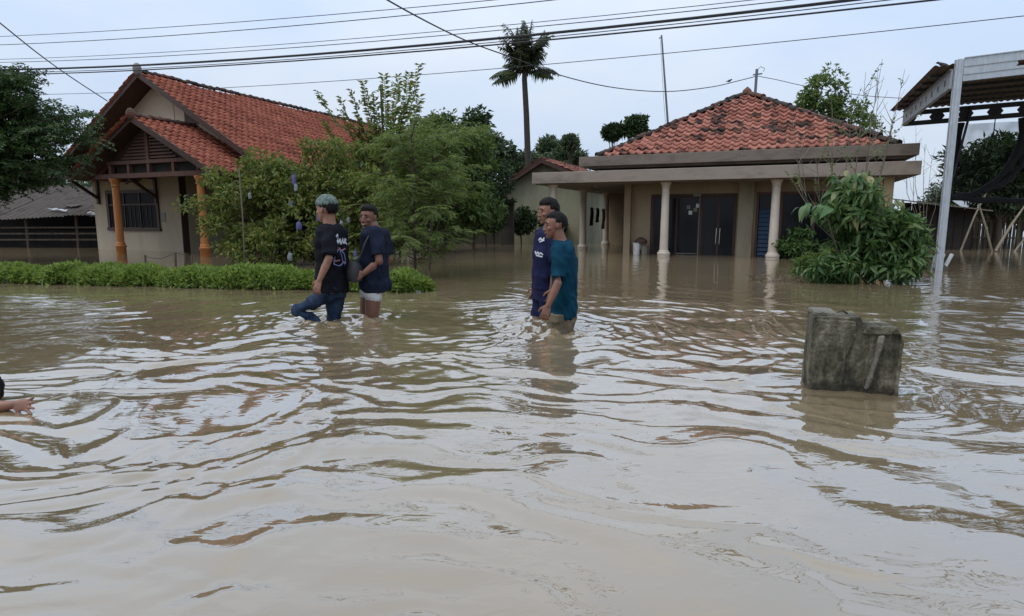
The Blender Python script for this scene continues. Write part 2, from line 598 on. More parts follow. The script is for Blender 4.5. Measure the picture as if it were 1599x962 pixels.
ys = graded(-12, [(-2, 1.0), (1.25, 0.15), (4.2, 0.0125), (8.0, 0.021), (11, 0.06), (18, 0.12), (30, 0.4), (130, 5)])
xp = graded(0, [(3.4, 0.019), (7.0, 0.040), (12, 0.10), (20, 0.3), (120, 5)])
xs = np.concatenate([-xp[:0:-1], xp])
XX, YY = np.meshgrid(xs, ys)
ZZ = wave(XX, YY)
ny, nx = XX.shape
idx = np.arange(nx * ny).reshape(ny, nx)
quads = np.stack([idx[:-1, :-1], idx[:-1, 1:], idx[1:, 1:], idx[1:, :-1]], axis=-1).reshape(-1, 4)
wmesh = fast_mesh('water', np.stack([XX, YY, ZZ], -1).reshape(-1, 3), quads, smooth=True)

mw = bpy.data.materials.new('muddy_water')
mw.use_nodes = True
nt = mw.node_tree
N, L = nt.nodes, nt.links
N.clear()
o_ = N.new('ShaderNodeOutputMaterial')
geo = N.new('ShaderNodeNewGeometry')
mp = N.new('ShaderNodeMapping')
mp.inputs['Scale'].default_value = (0.55, 1.0, 1.0)
L.new(geo.outputs['Position'], mp.inputs['Vector'])
nb = N.new('ShaderNodeTexNoise')
nb.inputs['Scale'].default_value = 9.0
nb.inputs['Detail'].default_value = 3.0
nb.inputs['Distortion'].default_value = 0.8
L.new(mp.outputs['Vector'], nb.inputs['Vector'])
bp = N.new('ShaderNodeBump')
bp.inputs['Strength'].default_value = 0.07
bp.inputs['Distance'].default_value = 0.05
L.new(nb.outputs['Fac'], bp.inputs['Height'])
nc = N.new('ShaderNodeTexNoise')                            # silt drifting in slow clouds
nc.inputs['Scale'].default_value = 0.8
nc.inputs['Detail'].default_value = 4
L.new(mp.outputs['Vector'], nc.inputs['Vector'])
rc = ramp(nt, [(0.196, 0.147, 0.084), (0.232, 0.177, 0.106)], [0.35, 0.65])
L.new(nc.outputs['Fac'], rc.inputs['Fac'])
df = N.new('ShaderNodeBsdfDiffuse')
L.new(rc.outputs['Color'], df.inputs['Color'])
gl = N.new('ShaderNodeBsdfGlossy')
gl.inputs['Roughness'].default_value = 0.02
gl.inputs['Color'].default_value = (1, 1, 1, 1)
L.new(bp.outputs['Normal'], gl.inputs['Normal'])
fr = N.new('ShaderNodeFresnel')
fr.inputs['IOR'].default_value = 1.33
L.new(bp.outputs['Normal'], fr.inputs['Normal'])
mu = N.new('ShaderNodeMath')                               # reflectance = 0.5 * (1 - exp(-10 F)) + 0.38 F: turbid water, soft shoulder
mu.operation = 'MULTIPLY'
mu.inputs[1].default_value = -10.0
L.new(fr.outputs[0], mu.inputs[0])
ex = N.new('ShaderNodeMath')
ex.operation = 'EXPONENT'
L.new(mu.outputs[0], ex.inputs[0])
mn = N.new('ShaderNodeMath')
mn.operation = 'MULTIPLY_ADD'
mn.inputs[1].default_value = -0.50
mn.inputs[2].default_value = 0.50
L.new(ex.outputs[0], mn.inputs[0])
m4 = N.new('ShaderNodeMath')                               # and still rising towards grazing view
m4.operation = 'MULTIPLY_ADD'
m4.use_clamp = True
m4.inputs[1].default_value = 0.38
L.new(fr.outputs[0], m4.inputs[0])
L.new(mn.outputs[0], m4.inputs[2])
ms = N.new('ShaderNodeMixShader')
L.new(m4.outputs[0], ms.inputs['Fac'])
L.new(df.outputs[0], ms.inputs[1])
L.new(gl.outputs[0], ms.inputs[2])
L.new(ms.outputs[0], o_.inputs['Surface'])
wo = link('water', wmesh, mat=mw)
wo['kind'] = 'structure'

gb = MB()
gb.add([(-900, -60, -0.5), (900, -60, -0.5), (900, 1500, -0.5), (-900, 1500, -0.5)], [(0, 1, 2, 3)])
go = gb.build('ground', M['mud_ground'])
go['kind'] = 'structure'
# ------------------------------------------------------------------ roof tiles
def tile_mesh(name, w, ln):
    """one S-profiled clay tile, lower edge at y=0, upper at y=ln, lip at the lower edge"""
    prof = [(0.0, 0.042), (0.15, 0.066), (0.32, 0.042), (0.50, 0.006), (0.74, 0.0), (0.90, 0.016), (1.06, 0.048)]
    vs, fs = [], []
    for px, pz in prof:
        vs.append((px * w, -0.01, pz + 0.034))
    for px, pz in prof:
        vs.append((px * w, ln * 1.12, pz - 0.012))
    for px, pz in prof:
        vs.append((px * w, -0.01, pz - 0.008))
    n = len(prof)
    for i in range(n - 1):
        fs.append((i, i + 1, n + i + 1, n + i))
        fs.append((2 * n + i, 2 * n + i + 1, i + 1, i))
    me = bpy.data.meshes.new(name)
    me.from_pydata(vs, [], fs)
    me.polygons.foreach_set('use_smooth', np.array([k % 2 == 0 for k in range(len(fs))], dtype=bool))
    me.update()
    return me


def cap_mesh(name, r, ln):
    """half-round ridge tile along +y, one end flared"""
    vs, fs = [], []
    n = 7
    for y, rr in ((0, r * 1.18), (ln * 0.16, r * 1.18), (ln * 0.17, r), (ln * 1.06, r * 0.94)):
        for i in range(n):
            a = math.pi * i / (n - 1)
            vs.append((rr * math.cos(a), y, rr * math.sin(a) * 0.9 - 0.02))
    for j in range(3):
        for i in range(n - 1):
            fs.append((j * n + i, j * n + i + 1, (j + 1) * n + i + 1, (j + 1) * n + i))
    fs.append(tuple(range(n)))
    me = bpy.data.meshes.new(name)
    me.from_pydata(vs, [], fs)
    me.update()
    return me


def tile_field(roof, origin, ax, ay, wid, hei, tw, th, keep, tmesh, mat_one, mat_many, n_one, score):
    """lays tiles on the slope plane origin + s*ax + t*ay; the n_one with the highest score are objects, the rest one part"""
    ax, ay = Vector(ax).normalized(), Vector(ay).normalized()
    nz = ax.cross(ay).normalized()
    cells = []
    nx, nyy = int(math.ceil(wid / tw)), int(math.ceil(hei / th))
    for j in range(nyy):
        for i in range(nx):
            s, t = i * tw, j * th
            if keep(s + tw / 2, t + th / 2):
                cells.append((score(s, t), i, j))
    cells.sort(key=lambda c: -c[0])
    one = cells[:n_one]
    many = cells[n_one:]

    def mtx(i, j):
        p = Vector(origin) + ax * (i * tw) + ay * (j * th) + nz * (rnd.uniform(-0.008, 0.008) + 0.022 * math.sin(i * 0.37 + j * 0.2) * math.sin(j * 0.55 + 1) - 0.01) + ay * rnd.uniform(-0.012, 0.012) + ax * rnd.uniform(-0.006, 0.006)
        a2 = (ax + ay * rnd.uniform(-0.03, 0.03) + nz * rnd.uniform(-0.015, 0.015)).normalized()
        n2 = (nz + ay * rnd.uniform(-0.035, 0.035)).normalized()
        b2 = n2.cross(a2).normalized()
        n2 = a2.cross(b2)
        return Matrix(((a2.x, b2.x, n2.x, p.x), (a2.y, b2.y, n2.y, p.y), (a2.z, b2.z, n2.z, p.z), (0, 0, 0, 1)))

    if len(tmesh.materials) == 0:
        tmesh.materials.append(mat_one)
    for _, i, j in one:
        o = bpy.data.objects.new('roof_tile', tmesh)
        COL.objects.link(o)
        o.parent = roof
        o.matrix_local = mtx(i, j)
    if many:
        base = np.array([v.co for v in tmesh.vertices])
        fc = np.array([p.vertices[:] for p in tmesh.polygons])
        V, F = [], []
        for c, (_, i, j) in enumerate(many):
            m = np.array(mtx(i, j))
            V.append(base @ m[:3, :3].T + m[:3, 3])
            F.append(fc + c * len(base))
        me = fast_mesh('roof_tile_field', np.concatenate(V), np.concatenate(F), smooth=True)
        o = link('roof_tile_field', me, roof, mat_many)
        o['kind'] = 'stuff'


def cap_row(roof, a, b, r, ln, me, jitter=0.015, name='ridge_tile', up=Vector((0, 0, 1))):
    a, b = Vector(a), Vector(b)
    d = (b - a)
    n = max(1, int(d.length / ln))
    d.normalize()
    s = d.cross(up).normalized()
    t = s.cross(d)
    for i in range(n):
        p = a + d * (i * ln) + t * rnd.uniform(-jitter, jitter)
        o = bpy.data.objects.new(name, me)
        COL.objects.link(o)
        o.parent = roof
        tl = rnd.uniform(-0.04, 0.04)
        d2 = (d + t * tl).normalized()
        t2 = s.cross(d2)
        o.matrix_local = Matrix(((s.x, d2.x, t2.x, p.x), (s.y, d2.y, t2.y, p.y), (s.z, d2.z, t2.z, p.z), (0, 0, 0, 1)))


RED = [(0.25, 0.078, 0.048), (0.35, 0.11, 0.066), (0.40, 0.13, 0.078), (0.33, 0.102, 0.064), (0.29, 0.088, 0.056)]
OLD = [(0.26, 0.10, 0.07), (0.38, 0.155, 0.11), (0.44, 0.19, 0.14), (0.35, 0.135, 0.095), (0.29, 0.105, 0.075)]
M['tile_red_one'] = tile_mat('tile_red_one', RED, (0.08, 0.04, 0.03), [0.70, 0.90], True)
M['tile_red_many'] = tile_mat('tile_red_many', RED, (0.08, 0.04, 0.03), [0.70, 0.90], False)
M['tile_old_one'] = tile_mat('tile_old_one', OLD, (0.045, 0.030, 0.024), [0.60, 0.68], True, 2.3)
M['tile_old_many'] = tile_mat('tile_old_many', OLD, (0.045, 0.030, 0.024), [0.60, 0.68], False, 2.3)
M['ridge_dark'] = tile_mat('ridge_dark', [(0.12, 0.06, 0.045), (0.19, 0.08, 0.055), (0.09, 0.055, 0.045)], (0.045, 0.038, 0.032), [0.42, 0.62], True, 1.6)


def classic_column(parent, x, y, z0, z1, r, mat_, name='column', ringz=0.26):
    b = MB()
    h = z1 - z0
    b.lathe([(r * 1.02, ringz + 0.0), (r * 1.0, 0.45), (r * 0.93, h * 0.6), (r * 0.86, h - 0.17)], 20, (x, y, z0))
    col = b.build(name, mat_, parent, smooth=True)
    b = MB().lathe([(r * 1.45, -0.3), (r * 1.45, ringz - 0.10), (r * 1.55, ringz - 0.09), (r * 1.55, ringz - 0.04), (r * 1.28, ringz - 0.025), (r * 1.28, ringz), (r * 1.1, ringz + 0.03)], 20, (x, y, z0))
    b.build('column_base', mat_, col, smooth=True)
    b = MB().lathe([(r * 0.86, h - 0.18), (r * 0.98, h - 0.17), (r * 0.98, h - 0.15), (r * 0.95, h - 0.13), (r * 1.15, h - 0.07), (r * 1.38, h - 0.045), (r * 1.38, h)], 20, (x, y, z0))
    b.build('capital', mat_, col, smooth=True)
    return col


# ------------------------------------------------------------------ the house with the hipped roof and flat concrete porch
RH0 = onwater(1036, 400)
RH = empty('hip_roof_house', (RH0.x, RH0.y, 0), -HA, 'tan house with mossy hipped tile roof above flat concrete porch slabs', 'house')
FL = -0.12                                                # porch floor, just under water

b = MB()
b.box(-1.15, -0.58, 0.95, 1.15, FL, 2.085)                 # front wall in pieces round its openings
b.box(-0.58, 1.86, 0.95, 1.15, 1.78, 2.085)
b.box(1.86, 2.36, 0.952, 1.15, FL, 2.085)
b.box(2.36, 4.62, 0.95, 1.15, 1.80, 2.085)
b.box(4.62, 5.6, 0.95, 1.15, FL, 2.085)
b.box(-1.15, -0.95, 1.15, 8.0, FL, 2.085)                  # side wall along the veranda
b.box(5.4, 5.6, 1.15, 8.0, FL, 2.085)
b.box(-3.6, -1.15, 7.4, 7.6, FL, 2.085)
b.box(-0.95, 5.4, 3.2, 3.3, FL, 2.085)
b.build('wall', M['plaster_tan'], RH)
MB().box(-4.2, 6.0, -0.3, 8.0, -0.5, FL).build('plinth', M['slab'], RH)
for x0, x1, y0, y1, mm in ((-1.34, -1.14, 0.72, 0.948, 'plaster_tan'), (1.90, 2.30, 0.80, 0.95, 'plaster_grey_tan'), (5.02, 5.27, -0.02, 0.23, 'plaster_ochre'), (5.29, 5.52, 0.02, 0.27, 'plaster_ochre')):
    MB().box(x0, x1, y0, y1, FL, 2.088).build('pillar', M[mm], RH, bevel=0.008)
for (cx_, cy_) in ((-3.35, 0.0), (0.0, 0.0), (2.86, 0.0), (-3.35, 3.2), (-3.35, 6.4)):
    classic_column(RH, cx_, cy_, FL, 2.09, 0.118, M['column_cream'])

b = MB().box(-3.88, 5.98, -0.42, 8.2, 2.09, 2.415)
slab = b.build('porch_slab', M['slab'], RH, bevel=0.012)
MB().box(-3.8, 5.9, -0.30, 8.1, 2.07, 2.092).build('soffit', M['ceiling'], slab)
b = MB().box(-2.62, 6.02, 0.20, 0.42, 2.60, 2.885)
b.box(-2.62, -2.40, 0.42, 8.2, 2.60, 2.882).box(5.80, 6.02, 0.42, 8.2, 2.60, 2.882).box(-2.40, 5.80, 0.42, 8.0, 2.54, 2.64)
b.build('gutter_beam', M['slab_dark'], RH, bevel=0.012)
for x_ in (-2.3, -0.6, 1.1, 2.8, 4.5, 5.55):
    MB().box(x_, x_ + 0.22, 0.9, 1.1, 2.416, 2.538).build('stub_wall', M['slab_dark'], RH)
# dark rendering between the two slabs

# glazed front: fixed pane, sliding leaves, double handles
win = MB().box(-0.58, -0.50, 0.98, 1.06, FL, 1.78).box(1.80, 1.86, 0.98, 1.06, FL, 1.78).box(-0.50, 1.80, 0.98, 1.06, 1.71, 1.78).box(0.84, 0.90, 0.97, 1.06, FL, 1.71).build('glass_front', M['dark_wood'], RH)
MB().box(0.815, 0.838, 0.955, 1.04, FL, 1.80).build('mullion', M['frame_grey'], win)
for x0, x1, yy in ((-0.5, 0.18, 1.02), (0.18, 0.815, 1.035), (0.90, 1.36, 1.02), (1.36, 1.80, 1.03)):
    MB().box(x0 + 0.03, x1 - 0.03, yy, yy + 0.012, FL, 1.68).build('pane', M['dark_glass'], win)
    MB().box(x0 + 0.001, x0 + 0.03, yy - 0.012, yy + 0.02, FL, 1.70).box(x1 - 0.03, x1 - 0.001, yy - 0.012, yy + 0.02, FL, 1.70).box(x0 + 0.03, x1 - 0.03, yy - 0.012, yy + 0.02, 1.66, 1.70).build('sash', M['dark_wood'], win)
MB().box(0.20, 0.79, 1.0, 1.03, 0.02, 0.045).build('sash_rail', M['frame_grey'], win)
for x_ in (1.315, 1.415):
    MB().tube([(x_, 0.99, 0.32), (x_, 0.965, 0.36), (x_ + 0.01, 0.965, 0.78), (x_ + 0.01, 0.99, 0.82)], 0.011, 8).build('handle', M['chrome'], win, smooth=True)
MB().box(0.64, 0.86, 0.93, 0.952, 1.70, 1.80).build('name_plate', M['frame_grey'], RH)
for k, (x_, z_) in enumerate(((0.46, 1.34), (0.52, 1.18), (0.66, 1.26), (0.72, 1.38))):
    MB().box(x_, x_ + 0.10, 1.014 + 0.001 * k, 1.017 + 0.001 * k, z_, z_ + 0.11).build('pane_reflection', M['white_plastic' if k % 2 else 'frame_grey'], win)  # pale spots reflected in the glass, put in as coloured plates
# blue louvred door and window beside it
dr = MB().box(2.36, 2.43, 0.98, 1.06, FL, 1.80).box(2.98, 3.05, 0.98, 1.06, FL, 1.80).box(2.43, 2.98, 0.98, 1.06, 1.73, 1.80).build('louvre_door', M['red_wood'], RH)
for k in range(12):
    z_ = FL + 0.03 + k * 0.118
    b = MB().add([(2.45, 1.0, z_), (2.96, 1.0, z_), (2.96, 1.05, z_ + 0.112), (2.45, 1.05, z_ + 0.112), (2.45, 1.02, z_), (2.96, 1.02, z_), (2.96, 1.07, z_ + 0.112), (2.45, 1.07, z_ + 0.112)],
                 [(0, 1, 2, 3), (7, 6, 5, 4), (0, 4, 5, 1), (1, 5, 6, 2), (2, 6, 7, 3), (3, 7, 4, 0)])
    b.build('slat', M['blue_door'], dr)
MB().box(2.45, 2.96, 1.03, 1.05, FL + 0.03 + 12 * 0.118, 1.72).build('pane', M['dark_glass'], dr)
w2 = MB().box(3.05, 4.62, 0.98, 1.06, 1.73, 1.80).box(3.80, 3.87, 0.98, 1.06, FL, 1.73).box(4.55, 4.62, 0.98, 1.06, FL, 1.73).build('window', M['red_wood'], RH)
for x0, x1 in ((3.06, 3.79), (3.88, 4.54)):
    MB().box(x0, x1, 1.02, 1.032, FL, 1.72).build('pane', M['dark_glass'], w2)
# veranda end: back door, lamp tube, box on the wall
d2 = MB().box(-2.9, -2.82, 7.30, 7.398, FL, 1.72).box(-2.05, -1.97, 7.30, 7.398, FL, 1.72).box(-2.82, -2.05, 7.30, 7.398, 1.64, 1.72).build('back_door', M['frame_grey'], RH)
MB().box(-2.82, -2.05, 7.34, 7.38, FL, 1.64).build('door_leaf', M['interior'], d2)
MB().box(-1.95, -1.30, 7.36, 7.396, 0.5, 1.6).build('shutter', M['blue_door'], RH)
MB().tube([(-2.9, 2.2, 2.03), (-2.9, 3.4, 2.03)], 0.022, 8).build('lamp_tube', M['white_plastic'], RH, smooth=True)
MB().box(-1.26, -1.156, 3.0, 3.12, 1.35, 1.6).build('meter_box', M['white_plastic'], RH, bevel=0.01)
for x_ in (-2.0, 1.95):
    MB().tube([(x_, -0.1, 2.07), (x_, -0.1, 1.99), (x_ + 0.03, -0.1, 1.97)], 0.012, 6).build('ceiling_hook', M['frame_grey'], RH)

# hipped roof
ex0, ex1, ey0, ez = -2.15, 5.62, 0.48, 2.90
apx, apy, apz = 1.80, 4.35, 5.10
half = (ex1 - ex0) / 2
ey1 = ey0 + 2 * (apy - ey0)
b = MB()
e_ = 0.05
b.add([(ex0, ey0, ez - e_), (ex1, ey0, ez - e_), (ex1, ey1, ez - e_), (ex0, ey1, ez - e_), (apx, apy, apz - e_)], [(0, 1, 4), (1, 2, 4), (2, 3, 4), (3, 0, 4), (3, 2, 1, 0)])
roof = b.build('roof', M['dark_wood'], RH)
tw, th = 0.236, 0.295
tm_old = tile_mesh('roof_tile', tw, th)
tm_old2 = tile_mesh('roof_tile', tw, th)
A, B, Ap = Vector((ex0, ey0, ez)), Vector((ex1, ey0, ez)), Vector((apx, apy, apz))


def hip_face(P, Q, mesh, n_one):
    P, Q = Vector(P), Vector(Q)
    ax = (Q - P).normalized()
    foot = P + ax * (Ap - P).dot(ax)
    ay = (Ap - foot)
    hgt = ay.length
    ay.normalize()
    W_ = (Q - P).length
    fs = (foot - P).length

    def keep(s, t):
        k = t / hgt
        return k < 0.99 and s > fs * k + 0.02 and s < W_ - (W_ - fs) * k - 0.02
    tile_field(roof, P - ax * 0.02, ax, ay, W_, hgt, tw, th, keep, mesh, M['tile_old_one'], M['tile_old_many'], n_one, lambda s, t: -t)


hip_face(A, B, tm_old, 290)
hip_face((ex0, ey1, ez), A, tm_old2, 0)
hip_face(B, (ex1, ey1, ez), tm_old2, 0)
cap_old = cap_mesh('ridge_tile', 0.10, 0.30)
cap_old.materials.append(M['ridge_dark'])
for P in ((ex0, ey0, ez), (ex1, ey0, ez), (ex0, ey1, ez), (ex1, ey1, ez)):
    P = Vector(P)
    cap_row(roof, P + Vector((0, 0, 0.03)), Ap + Vector((0, 0, 0.06)), 0.125, 0.30, cap_old, 0.02, 'hip_tile')
MB().add([(apx - 0.16, apy - 0.16, apz - 0.02), (apx + 0.16, apy - 0.16, apz - 0.02), (apx + 0.16, apy + 0.16, apz - 0.02), (apx - 0.16, apy + 0.16, apz - 0.02), (apx, apy, apz + 0.24), (apx - 0.13, apy - 0.13, apz + 0.1), (apx + 0.13, apy - 0.13, apz + 0.1), (apx + 0.13, apy + 0.13, apz + 0.1), (apx - 0.13, apy + 0.13, apz + 0.1)],
         [(0, 1, 6, 5), (1, 2, 7, 6), (2, 3, 8, 7), (3, 0, 5, 8), (5, 6, 4), (6, 7, 4), (7, 8, 4), (8, 5, 4), (3, 2, 1, 0)]).build('finial', M['ridge_dark'], roof, bevel=0.015)

# ------------------------------------------------------------------ the house with two gables and orange columns
LH0 = onwater(190, 397)
LH = empty('gabled_house', (LH0.x, LH0.y, 0), -HA, 'cream house with red tiled gables, porch and orange columns', 'house')
FL2 = -0.1
gz, gv, gs = 5.46, 0.05, 0.615                             # main ridge height, position, slope
wy = 1.65                                                  # front wall


def roof_z(v):
    return gz - abs(v - gv) * gs


hw = 4.75
b = MB()
y1 = 12.2
b.add([(-3.62, wy, FL2), (0.62, wy, FL2), (0.62, wy, roof_z(0.62) - 0.12), (gv, wy, gz - 0.12), (-3.62, wy, roof_z(-3.62) - 0.12),
       (-3.62, wy + .2, FL2), (0.62, wy + .2, FL2), (0.62, wy + .2, roof_z(0.62) - 0.12), (gv, wy + .2, gz - 0.12), (-3.62, wy + .2, roof_z(-3.62) - 0.12)],
      [(0, 1, 2, 3, 4), (9, 8, 7, 6, 5), (0, 5, 6, 1), (1, 6, 7, 2), (2, 7, 8, 3), (3, 8, 9, 4), (4, 9, 5, 0)])
b.box(-3.62, -3.42, wy + 0.2, y1, FL2, roof_z(-3.62) - 0.15)
b.box(0.42, 0.62, wy + 0.2, 4.2, FL2, 2.9)
b.add([(0.62, wy + .02, 2.75), (4.35, wy + .02, 2.75), (4.35, wy + .02, roof_z(4.35) - 0.12), (0.62, wy + .02, roof_z(0.62) - 0.12),
       (0.62, wy + .18, 2.75), (4.35, wy + .18, 2.75), (4.35, wy + .18, roof_z(4.35) - 0.12), (0.62, wy + .18, roof_z(0.62) - 0.12)],
      [(0, 1, 2, 3), (7, 6, 5, 4), (0, 4, 5, 1), (1, 5, 6, 2), (2, 6, 7, 3), (3, 7, 4, 0)])
b.box(0.62, 4.2, 4.0, 4.2, FL2, 2.7).box(4.0, 4.2, 4.2, y1, FL2, 2.7)
b.build('wall', M['plaster_cream'], LH)
MB().box(-3.8, 4.4, -0.3, y1, -0.5, FL2).build('plinth', M['slab'], LH)
MB().box(0.60, 0.625, wy - 0.02, wy + 0.22, FL2, 2.7).build('wall_trim', M['dark_wood'], LH)

# barred window in the front room
wi = MB().box(-2.92, -2.80, wy - 0.05, wy + 0.05, 0.72, 2.0).box(-0.50, -0.38, wy - 0.05, wy + 0.05, 0.72, 2.0).box(-2.80, -0.50, wy - 0.05, wy + 0.05, 1.90, 2.0).box(-2.95, -0.35, wy - 0.07, wy + 0.05, 0.66, 0.76).build('window', M['dark_wood'], LH)
for k in range(3):
    x0 = -2.80 + k * 0.767
    MB().box(x0 + 0.02, x0 + 0.745, wy - 0.012, wy - 0.003, 0.77, 1.9).build('pane', M['dim_glass'], wi)
    if k:
        MB().box(x0 - 0.02, x0 + 0.02, wy - 0.04, wy + 0.02, 0.76, 1.90).build('mullion', M['dark_wood'], wi)
MB().box(-2.80, -0.50, wy - 0.036, wy + 0.015, 1.50, 1.55).build('transom', M['dark_wood'], wi)
for k in range(12):
    x_ = -2.72 + k * 0.195
    MB().tube([(x_, wy - 0.02, 0.77), (x_, wy - 0.02, 1.5)], 0.009, 5).build('bar', M['dark_steel'], wi)
MB().box(-0.30, -0.12, wy - 0.02, wy - 0.002, 0.95, 1.25).build('notice', M['frame_grey'], LH)
dd = MB().box(1.0, 1.08, 3.9, 3.998, FL2, 2.1).box(1.9, 1.98, 3.9, 3.998, FL2, 2.1).box(1.08, 1.9, 3.9, 3.998, 2.0, 2.1).build('front_door', M['dark_wood'], LH)
MB().box(1.08, 1.9, 3.94, 3.98, FL2, 2.0).build('door_leaf', M['red_wood'], dd)
MB().box(2.2, 3.8, 3.9, 3.995, 0.5, 1.9).build('side_window', M['dark_wood'], LH)

# porch: columns, beams, gable truss with louvres
for x_ in (0.0, 3.5):
    c = MB().lathe([(0.105, FL2), (0.105, 0.30), (0.10, 1.2), (0.095, 2.0)], 18, (x_, 0, 0)).build('column', M['orange_column'], LH, smooth=True)
    MB().lathe([(0.135, -0.3), (0.135, 0.20), (0.155, 0.22), (0.155, 0.26), (0.125, 0.28), (0.125, 0.34), (0.106, 0.36)], 18, (x_, 0, 0)).build('column_base', M['orange_column'], c, smooth=True)
    MB().lathe([(0.096, 1.98), (0.115, 2.0), (0.115, 2.03), (0.10, 2.05), (0.125, 2.13), (0.155, 2.19), (0.155, 2.23)], 18, (x_, 0, 0)).build('capital', M['orange_column'], c, smooth=True)
pc, pz, pw, pe = 1.55, 3.86, 2.86, 2.32                    # porch ridge position, height, half width, eave height
ps = (pz - pe) / pw
pf, pb = -0.42, 2.35                                       # front verge, back
MB().box(-0.75, 4.0, -0.09, 0.09, 2.23, 2.36).build('tie_beam', M['red_wood'], LH)
MB().box(-0.20, 3.65, -0.075, 0.075, 2.62, 2.72).build('collar_beam', M['red_wood'], LH)
for x_ in (-0.1, 0.70, 1.55, 2.55, 3.5):
    MB().box(x_ - 0.05, x_ + 0.05, -0.06, 0.06, 2.362, 2.618).build('truss_post', M['red_wood'], LH)
MB().box(1.49, 1.61, -0.06, 0.06, 2.722, 3.58).build('king_post', M['red_wood'], LH)
MB().add([(0.05, 0.05, 2.36), (3.4, 0.05, 2.36), (3.4, 0.07, 2.36), (0.05, 0.07, 2.36), (0.05, 0.05, 2.62), (3.4, 0.05, 2.62), (3.4, 0.07, 2.62), (0.05, 0.07, 2.62)],
         [(0, 1, 5, 4), (3, 7, 6, 2), (0, 4, 7, 3), (1, 2, 6, 5), (4, 5, 6, 7), (0, 3, 2, 1)]).build('vent_panel', M['interior'], LH)
for k in range(9):
    z_ = 2.76 + k * 0.092
    hwid = (3.72 - z_) / ps * 0.62
    for s_ in (-1, 1):
        a_, c_ = pc + s_ * 0.065, pc + s_ * max(0.12, hwid)
        MB().box(min(a_, c_), max(a_, c_), -0.03, 0.012, z_, z_ + 0.05).build('gable_slat', M['red_wood'], LH)
MB().add([(pc - 1.75, 0.05, 2.72), (pc + 1.75, 0.05, 2.72), (pc, 0.05, 3.76), (pc - 1.75, 0.08, 2.72), (pc + 1.75, 0.08, 2.72), (pc, 0.08, 3.76)], [(0, 1, 2), (5, 4, 3), (0, 3, 4, 1), (1, 4, 5, 2), (2, 5, 3, 0)]).build('gable_backing', M['dark_wood'], LH)
for x_ in (-3.3, -0.45):                                  # eave brackets on the front wall
    MB().bar((x_, wy - 0.05, 1.75), (x_, 0.75, 2.32), 0.08, 0.09).box(x_ - 0.05, x_ + 0.05, wy - 0.08, wy - 0.002, 1.55, 2.4).box(x_ - 0.04, x_ + 0.04, 0.5, wy - 0.08, 2.32, 2.40).build('bracket', M['dark_wood'], LH)
# flat lean-to eave left of the porch, over the window
MB().add([(-4.5, 0.35, 2.28), (-0.55, 0.35, 2.28), (-0.55, wy, 2.62), (-4.5, wy, 2.62), (-4.5, 0.35, 2.34), (-0.55, 0.35, 2.34), (-0.55, wy, 2.68), (-4.5, wy, 2.68)],
         [(0, 1, 5, 4), (1, 2, 6, 5), (2, 3, 7, 6), (3, 0, 4, 7), (4, 5, 6, 7), (3, 2, 1, 0)]).build('window_canopy', M['dark_wood'], LH)

pr = MB()
for s_ in (-1, 1):
    xo = pc + s_ * pw
    pr.add([(pc, pf, pz - 0.05), (xo, pf, pe - 0.05), (xo, pb, pe - 0.05), (pc, pb, pz - 0.05), (pc, pf, pz - 0.10), (xo, pf, pe - 0.10), (xo, pb, pe - 0.10), (pc, pb, pz - 0.10)],
           [(0, 1, 2, 3), (7, 6, 5, 4), (0, 4, 5, 1), (1, 5, 6, 2), (2, 6, 7, 3), (3, 7, 4, 0)])
proof = pr.build('porch_roof', M['dark_wood'], LH)
for s_ in (-1, 1):
    xo = pc + s_ * (pw + 0.02)
    MB().add([(pc, pf - 0.05, pz + 0.02), (xo, pf - 0.05, pe + 0.02), (xo, pf - 0.05, pe - 0.15), (pc, pf - 0.05, pz - 0.15), (pc, pf - 0.01, pz + 0.02), (xo, pf - 0.01, pe + 0.02), (xo, pf - 0.01, pe - 0.15), (pc, pf - 0.01, pz - 0.15)],
             [(0, 1, 2, 3), (7, 6, 5, 4), (0, 4, 5, 1), (1, 5, 6, 2), (2, 6, 7, 3), (3, 7, 4, 0)]).build('barge_board', M['dark_wood'], proof)
    for yy in (0.15, 0.7, 1.25):
        MB().bar((pc + s_ * 0.03, yy, pz - 0.13), (pc + s_ * pw, yy, pe - 0.13), 0.06, 0.08).build('rafter', M['red_wood'], proof)
tm_red = tile_mesh('roof_tile', 0.225, 0.275)
slen = math.hypot(pw, pz - pe)
tile_field(proof, (pc + pw, pf - 0.02, pe - 0.03), (0, 1, 0), (-pw, 0, pz - pe), pb - pf, slen, 0.225, 0.275, lambda s, t: t < slen - 0.05, tm_red, M['tile_red_one'], M['tile_red_many'], 150, lambda s, t: -s)
tm_red2 = tile_mesh('roof_tile', 0.225, 0.275)
tile_field(proof, (pc - pw, pb, pe - 0.03), (0, -1, 0), (pw, 0, pz - pe), pb - pf, slen, 0.225, 0.275, lambda s, t: t < slen - 0.05, tm_red2, M['tile_red_one'], M['tile_red_many'], 0, lambda s, t: -s)
cap_red = cap_mesh('ridge_tile', 0.10, 0.29)
cap_red.materials.append(M['ridge_dark'])
cap_row(proof, (pc, pf - 0.04, pz + 0.02), (pc, 1.65, pz + 0.02), 0.12, 0.29, cap_red)
MB().ball((pc, pf - 0.02, pz + 0.05), ((0.14, 0, 0), (0, 0.12, 0), (0, 0, 0.17)), 10, 7).build('finial', M['ridge_dark'], proof)

